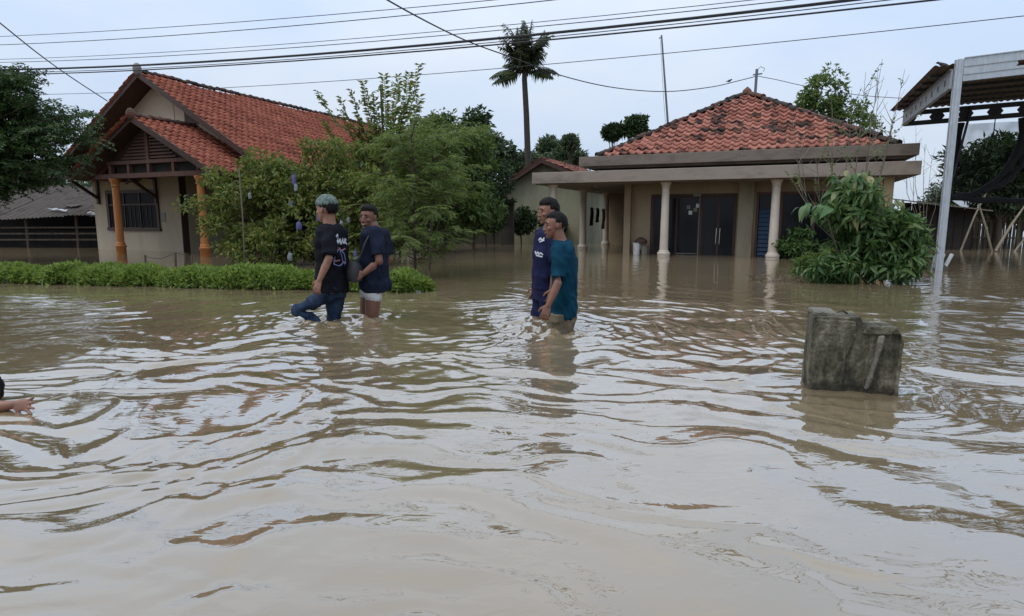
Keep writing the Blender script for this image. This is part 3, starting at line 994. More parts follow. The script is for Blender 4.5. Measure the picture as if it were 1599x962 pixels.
mf, mb_ = 1.0, 12.6
mr = MB()
for s_ in (-1, 1):
    xo, zo = gv + s_ * hw, gz - hw * gs
    mr.add([(gv, mf, gz - 0.05), (xo, mf, zo - 0.05), (xo, mb_, zo - 0.05), (gv, mb_, gz - 0.05), (gv, mf, gz - 0.10), (xo, mf, zo - 0.10), (xo, mb_, zo - 0.10), (gv, mb_, gz - 0.10)],
           [(0, 1, 2, 3), (7, 6, 5, 4), (0, 4, 5, 1), (1, 5, 6, 2), (2, 6, 7, 3), (3, 7, 4, 0)])
mroof = mr.build('roof', M['dark_wood'], LH)
for s_ in (-1, 1):
    xo, zo = gv + s_ * (hw + 0.02), gz - hw * gs
    MB().add([(gv, mf - 0.05, gz + 0.02), (xo, mf - 0.05, zo + 0.02), (xo, mf - 0.05, zo - 0.16), (gv, mf - 0.05, gz - 0.16), (gv, mf - 0.01, gz + 0.02), (xo, mf - 0.01, zo + 0.02), (xo, mf - 0.01, zo - 0.16), (gv, mf - 0.01, gz - 0.16)],
             [(0, 1, 2, 3), (7, 6, 5, 4), (0, 4, 5, 1), (1, 5, 6, 2), (2, 6, 7, 3), (3, 7, 4, 0)]).build('barge_board', M['dark_wood'], mroof)
mlen = math.hypot(hw, hw * gs)
tile_field(mroof, (gv + hw, mf - 0.02, gz - hw * gs - 0.03), (0, 1, 0), (-hw, 0, hw * gs), mb_ - mf, mlen, 0.225, 0.275, lambda s, t: t < mlen - 0.05, tm_red, M['tile_red_one'], M['tile_red_many'], 150, lambda s, t: t * 0.6 - s)
tile_field(mroof, (gv - hw, mb_, gz - hw * gs - 0.03), (0, -1, 0), (hw, 0, hw * gs), mb_ - mf, mlen, 0.225, 0.275, lambda s, t: t < mlen - 0.05, tm_red2, M['tile_red_one'], M['tile_red_many'], 0, lambda s, t: -s)
cap_row(mroof, (gv, mf - 0.05, gz + 0.02), (gv, mb_, gz + 0.02), 0.12, 0.29, cap_red)
MB().ball((gv, mf - 0.03, gz + 0.06), ((0.13, 0, 0), (0, 0.13, 0), (0, 0, 0.2)), 10, 7).build('finial', M['frame_grey'], mroof)
MB().box(1.1, 1.75, wy - 0.03, wy + 0.019, 3.95, 4.45).build('gable_vent', M['dark_wood'], LH)

# ------------------------------------------------------------------ small outbuilding beside the hip-roof house
SB0 = at(832, 372, 27.0)
SB = empty('side_building', (SB0.x, SB0.y, 0), -HA, 'small olive rendered building with low tiled gable behind the potted shrubs', 'building')
b = MB()
b.add([(-1.3, 0, -0.4), (2.3, 0, -0.4), (2.3, 0, 2.75), (0.55, 0, 3.45), (-1.3, 0, 2.45), (-1.3, 5, -0.4), (2.3, 5, -0.4), (2.3, 5, 2.75), (0.55, 5, 3.45), (-1.3, 5, 2.45)],
      [(0, 1, 2, 3, 4), (9, 8, 7, 6, 5), (0, 5, 6, 1), (1, 6, 7, 2), (2, 7, 8, 3), (3, 8, 9, 4), (4, 9, 5, 0)])
b.build('wall', M['plaster_olive'], SB)
rb = MB()
for s_, xo, zo in ((-1, -1.95, 2.12), (1, 2.9, 2.58)):
    rb.add([(0.55, -0.4, 3.55), (xo, -0.4, zo), (xo, 5.2, zo), (0.55, 5.2, 3.55), (0.55, -0.4, 3.46), (xo, -0.4, zo - .09), (xo, 5.2, zo - .09), (0.55, 5.2, 3.46)],
           [(0, 1, 2, 3), (7, 6, 5, 4), (0, 4, 5, 1), (1, 5, 6, 2), (2, 6, 7, 3), (3, 7, 4, 0)])
sroof = rb.build('roof', M['dark_wood'], SB)
tm_s = tile_mesh('roof_tile', 0.236, 0.295)
for (o_0, ax_, ay_, ww, ln_) in (((2.9, -0.42, 2.60), (0, 1, 0), (-2.35, 0, 0.97), 5.6, math.hypot(2.35, 0.97)), ((-1.95, 5.2, 2.14), (0, -1, 0), (2.5, 0, 1.43), 5.6, math.hypot(2.5, 1.43))):
    tile_field(sroof, o_0, ax_, ay_, ww, ln_, 0.236, 0.295, lambda s, t: True, tm_s, M['tile_old_one'], M['tile_old_many'], 0, lambda s, t: -s)
cap_row(sroof, (0.55, -0.45, 3.58), (0.55, 5.2, 3.58), 0.12, 0.3, cap_old)
for s_, xo, zo in ((-1, -1.97, 2.11), (1, 2.92, 2.57)):
    MB().add([(0.55, -0.45, 3.58), (xo, -0.45, zo), (xo, -0.45, zo - 0.16), (0.55, -0.45, 3.40), (0.55, -0.41, 3.58), (xo, -0.41, zo), (xo, -0.41, zo - 0.16), (0.55, -0.41, 3.40)],
             [(0, 1, 2, 3), (7, 6, 5, 4), (0, 4, 5, 1), (1, 5, 6, 2), (2, 6, 7, 3), (3, 7, 4, 0)]).build('barge_board', M['dark_wood'], sroof)
# ------------------------------------------------------------------ foliage machinery
def unit(a):
    return a / np.maximum(np.linalg.norm(a, axis=-1, keepdims=True), 1e-9)


def leaf_arrays(P, D, Nn, ln, wd, fold=0.25, droop=0.0, oval=False):
    """leaf blades: P base, D axis, Nn normal, ln length, wd width; returns V, F"""
    D = unit(D)
    S = unit(np.cross(D, Nn))
    Nn = np.cross(S, D)
    ln = ln[:, None]
    wd = wd[:, None]
    tip = P + D * ln - Nn * (droop * ln)
    n = len(P)
    if not oval:
        mid = P + D * ln * 0.45
        l = mid - S * wd * 0.5 + Nn * wd * fold
        r = mid + S * wd * 0.5 + Nn * wd * fold
        V = np.stack([P, l, tip, r], 1).reshape(-1, 3)
        k = np.arange(n)[:, None] * 4
        F = np.concatenate([k + np.array([[0, 2, 1]]), k + np.array([[0, 3, 2]])], 0)
        return V, F
    a = P + D * ln * 0.28
    c = P + D * ln * 0.68 - Nn * (droop * ln * 0.4)
    l1, r1 = a - S * wd * 0.48 + Nn * wd * fold, a + S * wd * 0.48 + Nn * wd * fold
    l2, r2 = c - S * wd * 0.40 + Nn * wd * fold, c + S * wd * 0.40 + Nn * wd * fold
    V = np.stack([P, l1, l2, tip, r2, r1, c], 1).reshape(-1, 3)
    k = np.arange(n)[:, None] * 7
    F = np.concatenate([k + np.array([t]) for t in ([0, 6, 1], [1, 6, 2], [2, 6, 3], [3, 6, 4], [4, 6, 5], [5, 6, 0])], 0)
    return V, F


def rand_dirs(n, up=0.0):
    d = unit(rng.normal(size=(n, 3)))
    d[:, 2] += up
    return unit(d)


def clump_leaves(centres, rads, per, ln, wd, up=0.35, oval=False, droop=0.15, crown_c=None):
    """leaves spread through blobs, pointing roughly outwards and up"""
    C = np.repeat(centres, per, 0)
    R = np.repeat(rads, per)[:, None]
    d = unit(rng.normal(size=C.shape))
    rr = rng.uniform(0.25, 1.0, (len(C), 1)) ** 0.6
    P = C + d * R * rr * np.array([1, 1, 0.75])
    D = unit(d + 0.7 * rng.normal(size=C.shape) + np.array([0, 0, up - 0.35]))
    Nn = unit(0.8 * rng.normal(size=C.shape) + np.array([0, 0, 1.0]) + 0.5 * d)
    n = len(C)
    return leaf_arrays(P, D, Nn, ln * rng.uniform(0.65, 1.3, n), wd * rng.uniform(0.7, 1.25, n), 0.2, droop, oval)


def stem_leaves(pts, step, ln, wd, spread=0.9, both=True, start=0.1, droop=0.15, oval=False, jit=0.25):
    """leaves in ranks along a stem polyline (list of numpy points)"""
    pts = np.asarray(pts)
    seg = np.linalg.norm(np.diff(pts, axis=0), axis=1)
    cum = np.concatenate([[0], np.cumsum(seg)])
    s = np.arange(cum[-1] * start, cum[-1], step)
    if len(s) == 0:
        s = np.array([cum[-1] * 0.9])
    P = np.stack([np.interp(s, cum, pts[:, k]) for k in range(3)], 1)
    T = unit(np.stack([np.interp(np.minimum(s + 0.02, cum[-1]), cum, pts[:, k]) - np.interp(np.maximum(s - 0.02, 0), cum, pts[:, k]) for k in range(3)], 1))
    ref = np.array([0, 0, 1.0])
    S = np.cross(T, ref)
    S = np.where(np.linalg.norm(S, axis=1, keepdims=True) < 0.1, np.array([[1.0, 0, 0]]), S)
    S = unit(S)
    Pa, Da, Na = [], [], []
    for sg in ((-1, 1) if both else (1,)):
        D = T * (1 - spread * 0.6) + S * sg * spread + rng.normal(size=T.shape) * jit
        Pa.append(P)
        Da.append(D)
        Na.append(np.cross(S, T) * 1.0 + rng.normal(size=T.shape) * 0.3)
    P, D, Nn = np.concatenate(Pa), np.concatenate(Da), np.concatenate(Na)
    n = len(P)
    return leaf_arrays(P, D, Nn, ln * rng.uniform(0.7, 1.2, n), wd * rng.uniform(0.8, 1.2, n), 0.15, droop, oval)


def merge(parts):
    V, F, n = [], [], 0
    for v, f in parts:
        V.append(v)
        F.append(f + n)
        n += len(v)
    return np.concatenate(V), np.concatenate(F)


def arch(p, az, el, length, sag, n=6, wob=0.05):
    """curved stem: starts at p, heads az/el, bends by sag"""
    out = [np.array(p, float)]
    e = el
    st = length / n
    for i in range(n):
        d = np.array([math.cos(az) * math.cos(e), math.sin(az) * math.cos(e), math.sin(e)])
        out.append(out[-1] + d * st)
        e -= sag / n
        az += rnd.uniform(-wob, wob) * 3
        e += rnd.uniform(-wob, wob)
    return out


def plant(name, label, cat, base, group=None):
    return empty(name, base, 0, label, cat, group)


def put_leaves(parent, V, F, m, name='crown'):
    o = link(name, fast_mesh(name, V, F), parent, m, True)
    return o


def put_wood(parent, tubes, m, name='trunk', n=6):
    b = MB()
    for pts, r0, r1 in tubes:
        k = len(pts)
        b.tube([Vector(p) for p in pts], [r0 + (r1 - r0) * i / (k - 1) for i in range(k)], n, False)
    me = bpy.data.meshes.new(name)
    me.from_pydata(b.v, [], b.f)
    me.polygons.foreach_set('use_smooth', np.ones(len(me.polygons), dtype=bool))
    return link(name, me, parent, m, True)


def blob_tree(name, label, base, top_of_trunk, r_trunk, blobs, n_clump, clump_r, per, ln, wd, m, group=None, oval=False, up=0.35, droop=0.15, bark='bark', cat='tree', limbs=True, skel=0.75):
    """tapered trunk, limbs out to every clump, leaves through the clumps"""
    t = plant(name, label, cat, base, group)
    base = np.array(base)
    top = np.array(top_of_trunk)
    cs, rs = [], []
    tot = sum(r[0] * r[1] * r[2] for _, r in blobs)
    for c, r in blobs:
        k = max(3, int(n_clump * (r[0] * r[1] * r[2]) / tot))
        d = unit(rng.normal(size=(k, 3)))
        rad = rng.uniform(0.35, 1.0, (k, 1)) ** 0.5
        cs.append(np.array(c) + d * rad * np.array(r))
        rs.append(clump_r * rng.uniform(0.6, 1.35, k))
    cs, rs = np.concatenate(cs), np.concatenate(rs)
    keep = cs[:, 2] > 0.02
    cs, rs = cs[keep], rs[keep]
    V, F = clump_leaves(cs, rs, per, ln, wd, up, oval, droop)
    ok = V[:, 2].reshape(-1, 7 if oval else 4).min(1) > -0.05
    put_leaves(t, V, F, m)
    tubes = [([base + np.array([0, 0, -0.4]), base * 0.6 + top * 0.4 + np.array([rnd.uniform(-.1, .1), 0, 0]), top], r_trunk, r_trunk * 0.6)]
    if limbs:
        for c in cs[rng.permutation(len(cs))[:max(10, int(len(cs) * 0.45))]]:
            s = base + (top - base) * rnd.uniform(0.45, 1.0)
            mid = s * 0.5 + c * 0.5 + np.array([rnd.uniform(-.15, .15), rnd.uniform(-.15, .15), rnd.uniform(-.05, .25)])
            tubes.append(([s, mid, c], r_trunk * 0.32, r_trunk * 0.07))
    put_wood(t, tubes, M[bark], n=5)
    return t


G = {}
G['dark'] = leaf_mat('leaf_dark', [(0.0192, 0.0360, 0.0120), (0.0336, 0.0624, 0.0192), (0.0504, 0.0840, 0.0264)], 0.22)
G['shade'] = leaf_mat('leaf_shade', [(0.024, 0.05, 0.016), (0.042, 0.085, 0.024), (0.07, 0.12, 0.034)], 0.25)
G['mid'] = leaf_mat('leaf_mid', [(0.055, 0.095, 0.024), (0.095, 0.15, 0.034), (0.14, 0.195, 0.048)], 0.3)
G['guava'] = leaf_mat('leaf_guava', [(0.066, 0.105, 0.024), (0.115, 0.165, 0.034), (0.165, 0.205, 0.042), (0.235, 0.21, 0.055)], 0.32)
G['feather'] = leaf_mat('leaf_feather', [(0.08, 0.13, 0.032), (0.13, 0.19, 0.045), (0.18, 0.24, 0.06)], 0.38)
G['hedge'] = leaf_mat('leaf_hedge', [(0.075, 0.14, 0.022), (0.13, 0.21, 0.034), (0.19, 0.27, 0.05), (0.24, 0.31, 0.07)], 0.32)
G['broad'] = leaf_mat('leaf_broad', [(0.0350, 0.0813, 0.0225), (0.0650, 0.1313, 0.0350), (0.0938, 0.1688, 0.0500), (0.1500, 0.2125, 0.0750)], 0.28, 0.4)
G['broad_one'] = leaf_mat('leaf_broad_one', [(0.030, 0.075, 0.020), (0.058, 0.125, 0.032), (0.085, 0.16, 0.045), (0.06, 0.13, 0.04), (0.13, 0.19, 0.07), (0.30, 0.27, 0.12)], 0.28, 0.38, True)
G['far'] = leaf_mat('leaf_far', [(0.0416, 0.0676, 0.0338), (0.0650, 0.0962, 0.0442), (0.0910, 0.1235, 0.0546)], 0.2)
G['palm'] = leaf_mat('leaf_palm', [(0.04, 0.062, 0.026), (0.065, 0.09, 0.036), (0.10, 0.115, 0.045)], 0.25)
G['dry'] = leaf_mat('leaf_dry', [(0.10, 0.07, 0.035), (0.17, 0.12, 0.06), (0.13, 0.11, 0.05)], 0.2)

# ------------------------------------------------------------------ left road-side tree with layered fine foliage
TX = at(-70, 400, 15.0)
t = plant('shade_tree', 'dark green tree with layered feathery branches beside the gabled house', 'tree', (TX.x, TX.y, 0))
base = np.array(t.location)
parts, tubes = [], [([base + np.array([0, 0, -.5]), base + np.array([0.15, 0, 1.4]), base + np.array([0.1, 0, 3.0]), base + np.array([0.5, 0.1, 4.6])], 0.16, 0.04)]
for k in range(150):
    py = 92 + 205 * rnd.random() ** 0.85
    xmax = np.interp(py, [85, 120, 150, 185, 215, 260, 300], [40, 55, 75, 158, 150, 135, 105])
    px = -190 + (xmax + 190) * rnd.random() ** 0.55
    tip = np.array(at(px, py, 15.0 + rnd.uniform(-1.5, 1.3)))
    s0 = base + np.array([0.1, 0, np.clip(tip[2] * 0.75 - 0.3, 0.9, 4.3)])
    mid = s0 * 0.45 + tip * 0.55 + np.array([0, 0, 0.22])
    st = [s0, s0 * .6 + mid * .4 + np.array([0, 0, .04]), mid, mid * .5 + tip * .5 + np.array([0, 0, .05]), tip]
    tubes.append((st, 0.03, 0.006))
    az = math.atan2(tip[1] - s0[1], tip[0] - s0[0])
    for q in (2, 3, 4):
        for s_ in range(9):
            f_ = rnd.random()
            o0 = st[q - 1] * (1 - f_) + st[q] * f_
            tw_ = arch(o0, az + rnd.uniform(-1.7, 1.7), rnd.uniform(-0.3, 0.45), rnd.uniform(0.22, 0.62), 0.4, 3, 0.1)
            parts.append(stem_leaves(tw_, 0.046, 0.10, 0.046, 0.9, jit=0.5))
            if s_ < 2:
                tubes.append((tw_, 0.006, 0.003))
V, F = merge(parts)
put_leaves(t, V, F, G['shade'])
put_wood(t, tubes, M['bark'], n=5)

# ------------------------------------------------------------------ bagged fruit tree, tall sapling, feathery trees
gb0 = onwater(440, 409)
gb0.z = 0
fruit_blobs = []
for px, py, Y, rx, rz in ((368, 360, 14.0, 0.55, 0.5), (308, 318, 14.2, 0.32, 0.12), (345, 345, 14.2, 0.35, 0.25), (400, 320, 14.2, 0.9, 0.8), (455, 300, 14.6, 1.0, 0.75), (520, 290, 14.8, 1.0, 0.75), (570, 330, 14.4, 0.9, 0.95), (480, 350, 14.2, 1.1, 0.75), (420, 385, 13.9, 1.0, 0.35), (425, 262, 14.8, 0.65, 0.3), (520, 240, 15.0, 0.75, 0.4), (530, 385, 14.0, 0.9, 0.4), (375, 285, 14.5, 0.7, 0.35)):
    p = at(px, py, Y)
    fruit_blobs.append(((p.x, p.y, p.z), (rx, 0.9, rz)))
fruit_tree = blob_tree('fruit_tree', 'spreading fruit tree hung with purple and white bags before the porch', gb0, (gb0.x + 0.2, gb0.y, 0.9), 0.09, fruit_blobs, 420, 0.21, 58, 0.115, 0.052, G['guava'], droop=0.3)

t = plant('sapling_tree', 'tall slender tree with upswept leafy shoots above the fruit tree', 'tree', (at(602, 400, 16.0).x, 16.0, 0))
base = np.array(t.location)
tubes = [([base + np.array([0, 0, -.4]), base + np.array([0.05, 0, 2.2]), base + np.array([0, 0, 4.4])], 0.07, 0.02)]
parts = []
for px, py, fx, fz in ((655, 100, 612, 235), (640, 112, 610, 230), (622, 118, 606, 225), (600, 118, 604, 240), (566, 125, 598, 235), (530, 152, 592, 240), (495, 142, 588, 230), (500, 185, 590, 260), (655, 150, 615, 240), (585, 150, 600, 245), (548, 140, 596, 245), (675, 175, 625, 260), (660, 190, 625, 270), (535, 180, 592, 260), (630, 160, 608, 240), (610, 165, 603, 250), (580, 190, 598, 260), (560, 200, 594, 265), (640, 205, 612, 270)):
    Y = 16.0 + rnd.uniform(-0.5, 0.5)
    tip, foot = np.array(at(px, py, Y)), np.array(at(fx, fz, 16.0))
    mid = foot * 0.5 + tip * 0.5 + (foot - tip) * 0.0 + np.array([(tip[0] - foot[0]) * 0.16, 0, -0.10])
    st = [foot, foot * 0.55 + mid * 0.45, mid, mid * 0.45 + tip * 0.55 + np.array([0, 0, -0.02]), tip]
    tubes.append((st, 0.018, 0.004))
    parts.append(stem_leaves(st, 0.046, 0.17, 0.062, 1.05, start=0.05, jit=0.30, droop=0.2))
    for q in (1, 2, 3):
        tw_ = arch(st[q], rnd.uniform(0, 6.28), rnd.uniform(0.2, 0.9), rnd.uniform(0.25, 0.5), 0.4, 3, 0.1)
        parts.append(stem_leaves(tw_, 0.04, 0.12, 0.05, 0.95, jit=0.4))
        tubes.append((tw_, 0.006, 0.003))
for k in range(70):
    c = np.array(at(rnd.uniform(565, 650), rnd.uniform(215, 300), 16.0)) + np.array([0, rnd.uniform(-.6, .6), 0])
    tw_ = arch(c, rnd.uniform(0, 6.28), rnd.uniform(-0.1, 0.8), rnd.uniform(0.3, 0.6), 0.5, 3, 0.1)
    parts.append(stem_leaves(tw_, 0.035, 0.12, 0.05, 0.95, jit=0.4))
    tubes.append((tw_, 0.006, 0.003))
V, F = merge(parts)
put_leaves(t, V, F, G['guava'])
put_wood(t, tubes, M['bark'], n=5)


def feather_tree(name, label, base, height, crown0, n_br, reach, m, leaf=0.03, group=None, lean=(0, 0)):
    """small legume tree: branches carrying fronds of tiny paired leaflets"""
    t = plant(name, label, 'tree', base, group)
    base = np.array(base)
    top = base + np.array([lean[0], lean[1], height])
    tubes = [([base + np.array([0, 0, -.4]), base * .5 + top * .5 + np.array([0.04, 0, 0]), top], 0.035, 0.01)]
    parts = []
    for k in range(n_br):
        f = crown0 + (1 - crown0) * (k + 0.5) / n_br
        s = base * (1 - f) + top * f
        az = k * 2.399 + rnd.uniform(-.5, .5)
        st = arch(s, az, rnd.uniform(0.25, 0.9), reach * (1.1 - 0.5 * f) * rnd.uniform(0.6, 1.3), rnd.uniform(0.2, 0.7), 6, 0.08)
        tubes.append((st, 0.012, 0.004))
        for q in range(1, 7):
            for z in range(2):
                rach = arch(st[q], az + rnd.choice([-1, 1]) * rnd.uniform(0.4, 1.5), rnd.uniform(-0.3, 0.4), rnd.uniform(0.22, 0.42), 0.7, 4, 0.05)
                parts.append(stem_leaves(rach, 0.022, leaf * 3.0, leaf * 0.6, 1.0, jit=0.12, start=0.1, droop=0.2))
                tubes.append((rach, 0.003, 0.0015))
    V, F = merge(parts)
    put_leaves(t, V, F, m)
    put_wood(t, tubes, M['bark'], n=4)
    return t


p = onwater(640, 436)
feather_tree('feathery_tree', 'light green feathery sapling rising from the hedge end', (p.x, p.y + 0.5, 0), 2.5, 0.10, 46, 1.0, G['feather'], 0.026)
p = at(668, 410, 12.5)
feather_tree('feathery_tree', 'feathery tree leaning over the open water behind the smiling man', (p.x, p.y, 0), 2.75, 0.45, 30, 1.35, G['feather'], 0.028, lean=(0.15, 0))

dk = []
for px, py, Y, rx, rz in ((690, 235, 20, 1.3, 1.0), (650, 270, 19, 1.4, 1.1), (725, 290, 20.5, 1.0, 1.2), (700, 320, 20, 1.3, 0.9), (745, 330, 21, 0.7, 0.8), (620, 300, 18.5, 1.3, 1.3), (560, 300, 18.0, 1.4, 1.2), (745, 240, 21, 0.5, 0.9), (640, 355, 18.5, 1.0, 0.7), (590, 360, 18, 1.0, .7)):
    p = at(px, py, Y)
    dk.append(((p.x, p.y, p.z), (rx, 1.0, rz)))
p = at(690, 385, 20.2)
blob_tree('dense_tree', 'dense dark tree overhanging the water between the two houses', (p.x, p.y, 0), (p.x, p.y, 2.2), 0.14, dk, 340, 0.34, 60, 0.18, 0.075, G['mid'], droop=0.3)
dk = []
for px, py, rx, rz in ((742, 190, 0.5, 0.55), (740, 215, 0.45, 0.6), (690, 195, 0.6, 0.3), (715, 215, 0.6, 0.4), (750, 260, 0.6, 0.6)):
    p = at(px, py, 22)
    dk.append(((p.x, p.y, p.z), (rx, 0.5, rz)))
p = at(738, 375, 22)
blob_tree('slender_tree', 'slender dark tree poking up behind the dense tree', (p.x, p.y, 0), (p.x, p.y, 4.2), 0.07, dk, 70, 0.24, 46, 0.20, 0.09, G['dark'])
# weeping shrubs at the foot of the outbuilding
for px, py, Y, rx, rz, lab in ((760, 320, 23, 0.6, 1.0, 'drooping dark shrub at the edge of the flooded yard'), (782, 300, 24.5, 0.45, 1.3, 'narrow dark conifer beside the outbuilding'), (815, 345, 26.0, 0.62, 0.5, 'clipped round shrub against the olive wall'), (862, 352, 26.2, 0.42, 0.25, 'thin leafy shrub against the olive wall')):
    p = at(px, py, Y)
    blob_tree('shrub', lab, (p.x, p.y, 0), (p.x, p.y, p.z), 0.04, [((p.x, p.y, p.z), (rx, 0.5, rz))], 46, 0.2, 60, 0.15, 0.06, G['dark'], cat='shrub', droop=0.5)

# ------------------------------------------------------------------ trees far behind
GRP = 'trees far behind the houses'
for px, py, Y, rx, rz, lab in ((790, 245, 44, 2.0, 1.4, 'far broad tree left of the palm trunk'), (868, 240, 46, 1.3, 1.2, 'far tree just right of the palm trunk'), (850, 258, 44, 2.2, 0.6, 'far low tree behind the outbuilding roof'), (892, 250, 42, 1.2, 1.0, 'far tree beside the concrete porch slab')):
    p = at(px, py, Y)
    bl = [((p.x + rnd.uniform(-.6, .6) * rx, p.y, p.z + rnd.uniform(-.5, .5) * rz), (rx * .6, 1.0, rz * .6)) for _ in range(4)]
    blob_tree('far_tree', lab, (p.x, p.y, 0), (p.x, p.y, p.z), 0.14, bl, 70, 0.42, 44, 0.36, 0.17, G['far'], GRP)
for px, py, Y, r, lab in ((890, 223, 40, 0.62, 'small round-topped tree above the outbuilding roof'), (957, 206, 34, 0.52, 'small round-headed tree behind the hipped roof'), (993, 199, 34, 0.72, 'larger round-headed tree behind the hipped roof')):
    p = at(px, py, Y)
    blob_tree('round_tree', lab, (p.x, p.y, 0), (p.x, p.y, p.z), 0.05, [((p.x, p.y, p.z), (r, r, r * .72))], 44, 0.22, 50, 0.2, 0.11, G['dark' if px > 900 else 'far'], GRP, limbs=True)
bl = []
for px, py, rx, rz in ((1285, 150, 1.0, 0.8), (1255, 165, 0.7, 0.4), (1320, 175, 0.8, 0.7), (1285, 120, 0.6, 0.45), (1345, 200, 0.7, 0.6), (1290, 190, 0.9, .4)):
    p = at(px, py, 27)
    bl.append(((p.x, p.y, p.z), (rx, 0.7, rz)))
p = at(1292, 300, 27)
blob_tree('airy_tree', 'open-crowned green tree rising behind the hipped roof', (p.x, p.y, 0), (p.x, p.y, 5.4), 0.07, bl, 85, 0.26, 34, 0.22, 0.10, G['mid'], oval=False)
# tree behind the shade net, with a forked dark trunk
bl = []
for px, py, rx, rz in ((1562, 262, 1.4, 0.9), (1530, 290, 1.2, 0.7), (1590, 295, 1.3, 1.0), (1575, 232, 0.6, 0.45), (1512, 240, 0.5, 0.45), (1625, 265, 1.4, 0.9)):
    p = at(px, py, 22)
    bl.append(((p.x, p.y, p.z), (rx, 0.9, rz)))
p = at(1556, 372, 22)
blob_tree('yard_tree', 'leafy tree with thick forked trunk behind the hanging shade net', (p.x, p.y, 0), (p.x - .1, p.y, 1.9), 0.17, bl, 190, 0.34, 52, 0.24, 0.07, G['dark'], droop=0.4)
# low bushes that close the view between the trunks
for px, py, Y, rx, rz, lab in ((1500, 312, 30, 2.2, 1.0, 'green thicket behind the bamboo fence'), (1640, 320, 28, 2.6, 1.2, 'thicket beyond the right end of the bamboo fence'), (30, 300, 33, 4.0, 2.0, 'thicket behind the old sheet roof'), (135, 312, 30, 2.4, 1.3, 'low thicket between the old shed and the gabled house'), (-160, 270, 26, 4.0, 2.5, 'tall thicket at the far end of the old shed'), (720, 330, 36, 4.5, 1.6, 'dark thicket beyond the yard between the houses'), (620, 300, 36, 3.5, 2.2, 'thicket beyond the gabled house'), (1790, 290, 26, 4.5, 2.4, 'large thicket past the canopy')):
    p = at(px, py, Y)
    bl = [((p.x + rnd.uniform(-.7, .7) * rx, p.y + rnd.uniform(-.4, .4), max(0.7, p.z + rnd.uniform(-.7, .3) * rz)), (rx * .5, 0.9, rz * .5)) for _ in range(6)]
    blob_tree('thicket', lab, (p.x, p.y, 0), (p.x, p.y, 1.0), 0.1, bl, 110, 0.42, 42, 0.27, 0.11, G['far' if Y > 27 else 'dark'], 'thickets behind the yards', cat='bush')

# ------------------------------------------------------------------ coconut palm
pb0 = at(824, 345, 34)
palm = plant('coconut_palm', 'tall coconut palm with ragged crown standing behind the houses', 'palm', (pb0.x, pb0.y, 0))
pt = [at(826, 345, 34), at(824, 240, 34), at(822, 180, 34), at(819, 125, 34), at(819, 108, 34)]
put_wood(palm, [([np.array((pt[0].x, pt[0].y, -0.4))] + [np.array(q) for q in pt], 0.20, 0.13)], M['palm_bark'], n=9)
head = np.array(at(819, 114, 34))


def frond(name, az, el, length, sag, hang, m):
    st = arch(head, az, el, length, sag, 9, 0.02)
    pts = np.asarray(st)
    seg = np.linalg.norm(np.diff(pts, axis=0), axis=1)
    cum = np.concatenate([[0], np.cumsum(seg)])
    s = np.arange(0.35, cum[-1], 0.06)
    P = np.stack([np.interp(s, cum, pts[:, k]) for k in range(3)], 1)
    T = unit(np.gradient(P, axis=0))
    S = unit(np.cross(T, np.array([0, 0, 1.0])) + 1e-6)
    Vs = []
    for sg in (-1, 1):
        D = unit(S * sg * (0.75 - hang * 0.4) + T * 0.45 + np.array([0, 0, -hang]) + rng.normal(size=P.shape) * 0.10)
        taper = (np.sin(np.clip((s / cum[-1]), 0, 1) * math.pi * 0.85 + 0.35))
        Vs.append(leaf_arrays(P, D, np.cross(S * sg, T), 0.62 * np.clip(taper, 0.3, 1) * rng.uniform(0.75, 1.1, len(P)), np.full(len(P), 0.046), 0.1, 0.45))
    V, F = merge(Vs)
    o = put_leaves(palm, V, F, m, 'frond')
    b = MB()
    b.tube([Vector(q) for q in st], [0.035 - 0.028 * i / 9 for i in range(10)], 5)
    me = b.mesh('rachis', True)
    link('rachis', me, o, M['palm_bark'], True)


for k in range(19):
    frond('frond', k * 2.399, rnd.uniform(1.05, 1.5), rnd.uniform(1.7, 2.8), rnd.uniform(0.2, 0.9), rnd.uniform(0.3, 0.7), G['palm'])
for k in range(7):
    frond('frond', k * 0.9, rnd.uniform(1.42, 1.56), rnd.uniform(2.2, 2.75), rnd.uniform(0.0, 0.2), rnd.uniform(0.6, 0.9), G['palm'])
for k in range(6):
    frond('frond', k * 1.05 + 0.3, rnd.uniform(0.85, 1.1), rnd.uniform(1.4, 1.8), rnd.uniform(0.6, 1.2), rnd.uniform(0.6, 0.9), G['palm'])
frond('frond', -0.1, 0.55, 2.0, 1.35, 0.9, G['palm'])
frond('frond', -0.35, 0.25, 1.75, 1.1, 1.0, G['palm'])
frond('frond', 3.2, 0.35, 2.0, 1.2, 0.9, G['palm'])
frond('frond', 3.05, 0.1, 1.9, 1.0, 1.0, G['palm'])

# ------------------------------------------------------------------ hedge
h0, h1 = Vector((-12.5, 11.05, 0)), Vector((-1.18, 8.95, 0))
hd = empty('hedge', (h0 + h1) / 2, 0, 'low bright green clipped hedge standing in the water before the gabled house', 'hedge')
n = 42000
tpar = rng.uniform(0, 1, n)
ang = rng.uniform(0, math.pi, n)
ax_ = np.array((h1 - h0).normalized())
nr_ = np.array([-ax_[1], ax_[0], 0])
pos0 = np.array(h0) + np.outer(tpar, np.array(h1 - h0))
lumps = 1 + 0.30 * vnoise(pos0[:, 0], pos0[:, 1], 61, 0.22) + 0.25 * np.clip(vnoise(pos0[:, 0], pos0[:, 1], 66, 0.09), 0.3, 1) + 0.14 * vnoise(pos0[:, 0], pos0[:, 1], 62, 1.1)
rr = rng.uniform(0.55, 1.0, n) ** 0.5 * lumps
end = np.clip((1 - tpar) * 11.5 / 0.35, 0.05, 1) ** 0.5
P = pos0 + np.outer(np.cos(ang) * rr * 0.33 * end, nr_)
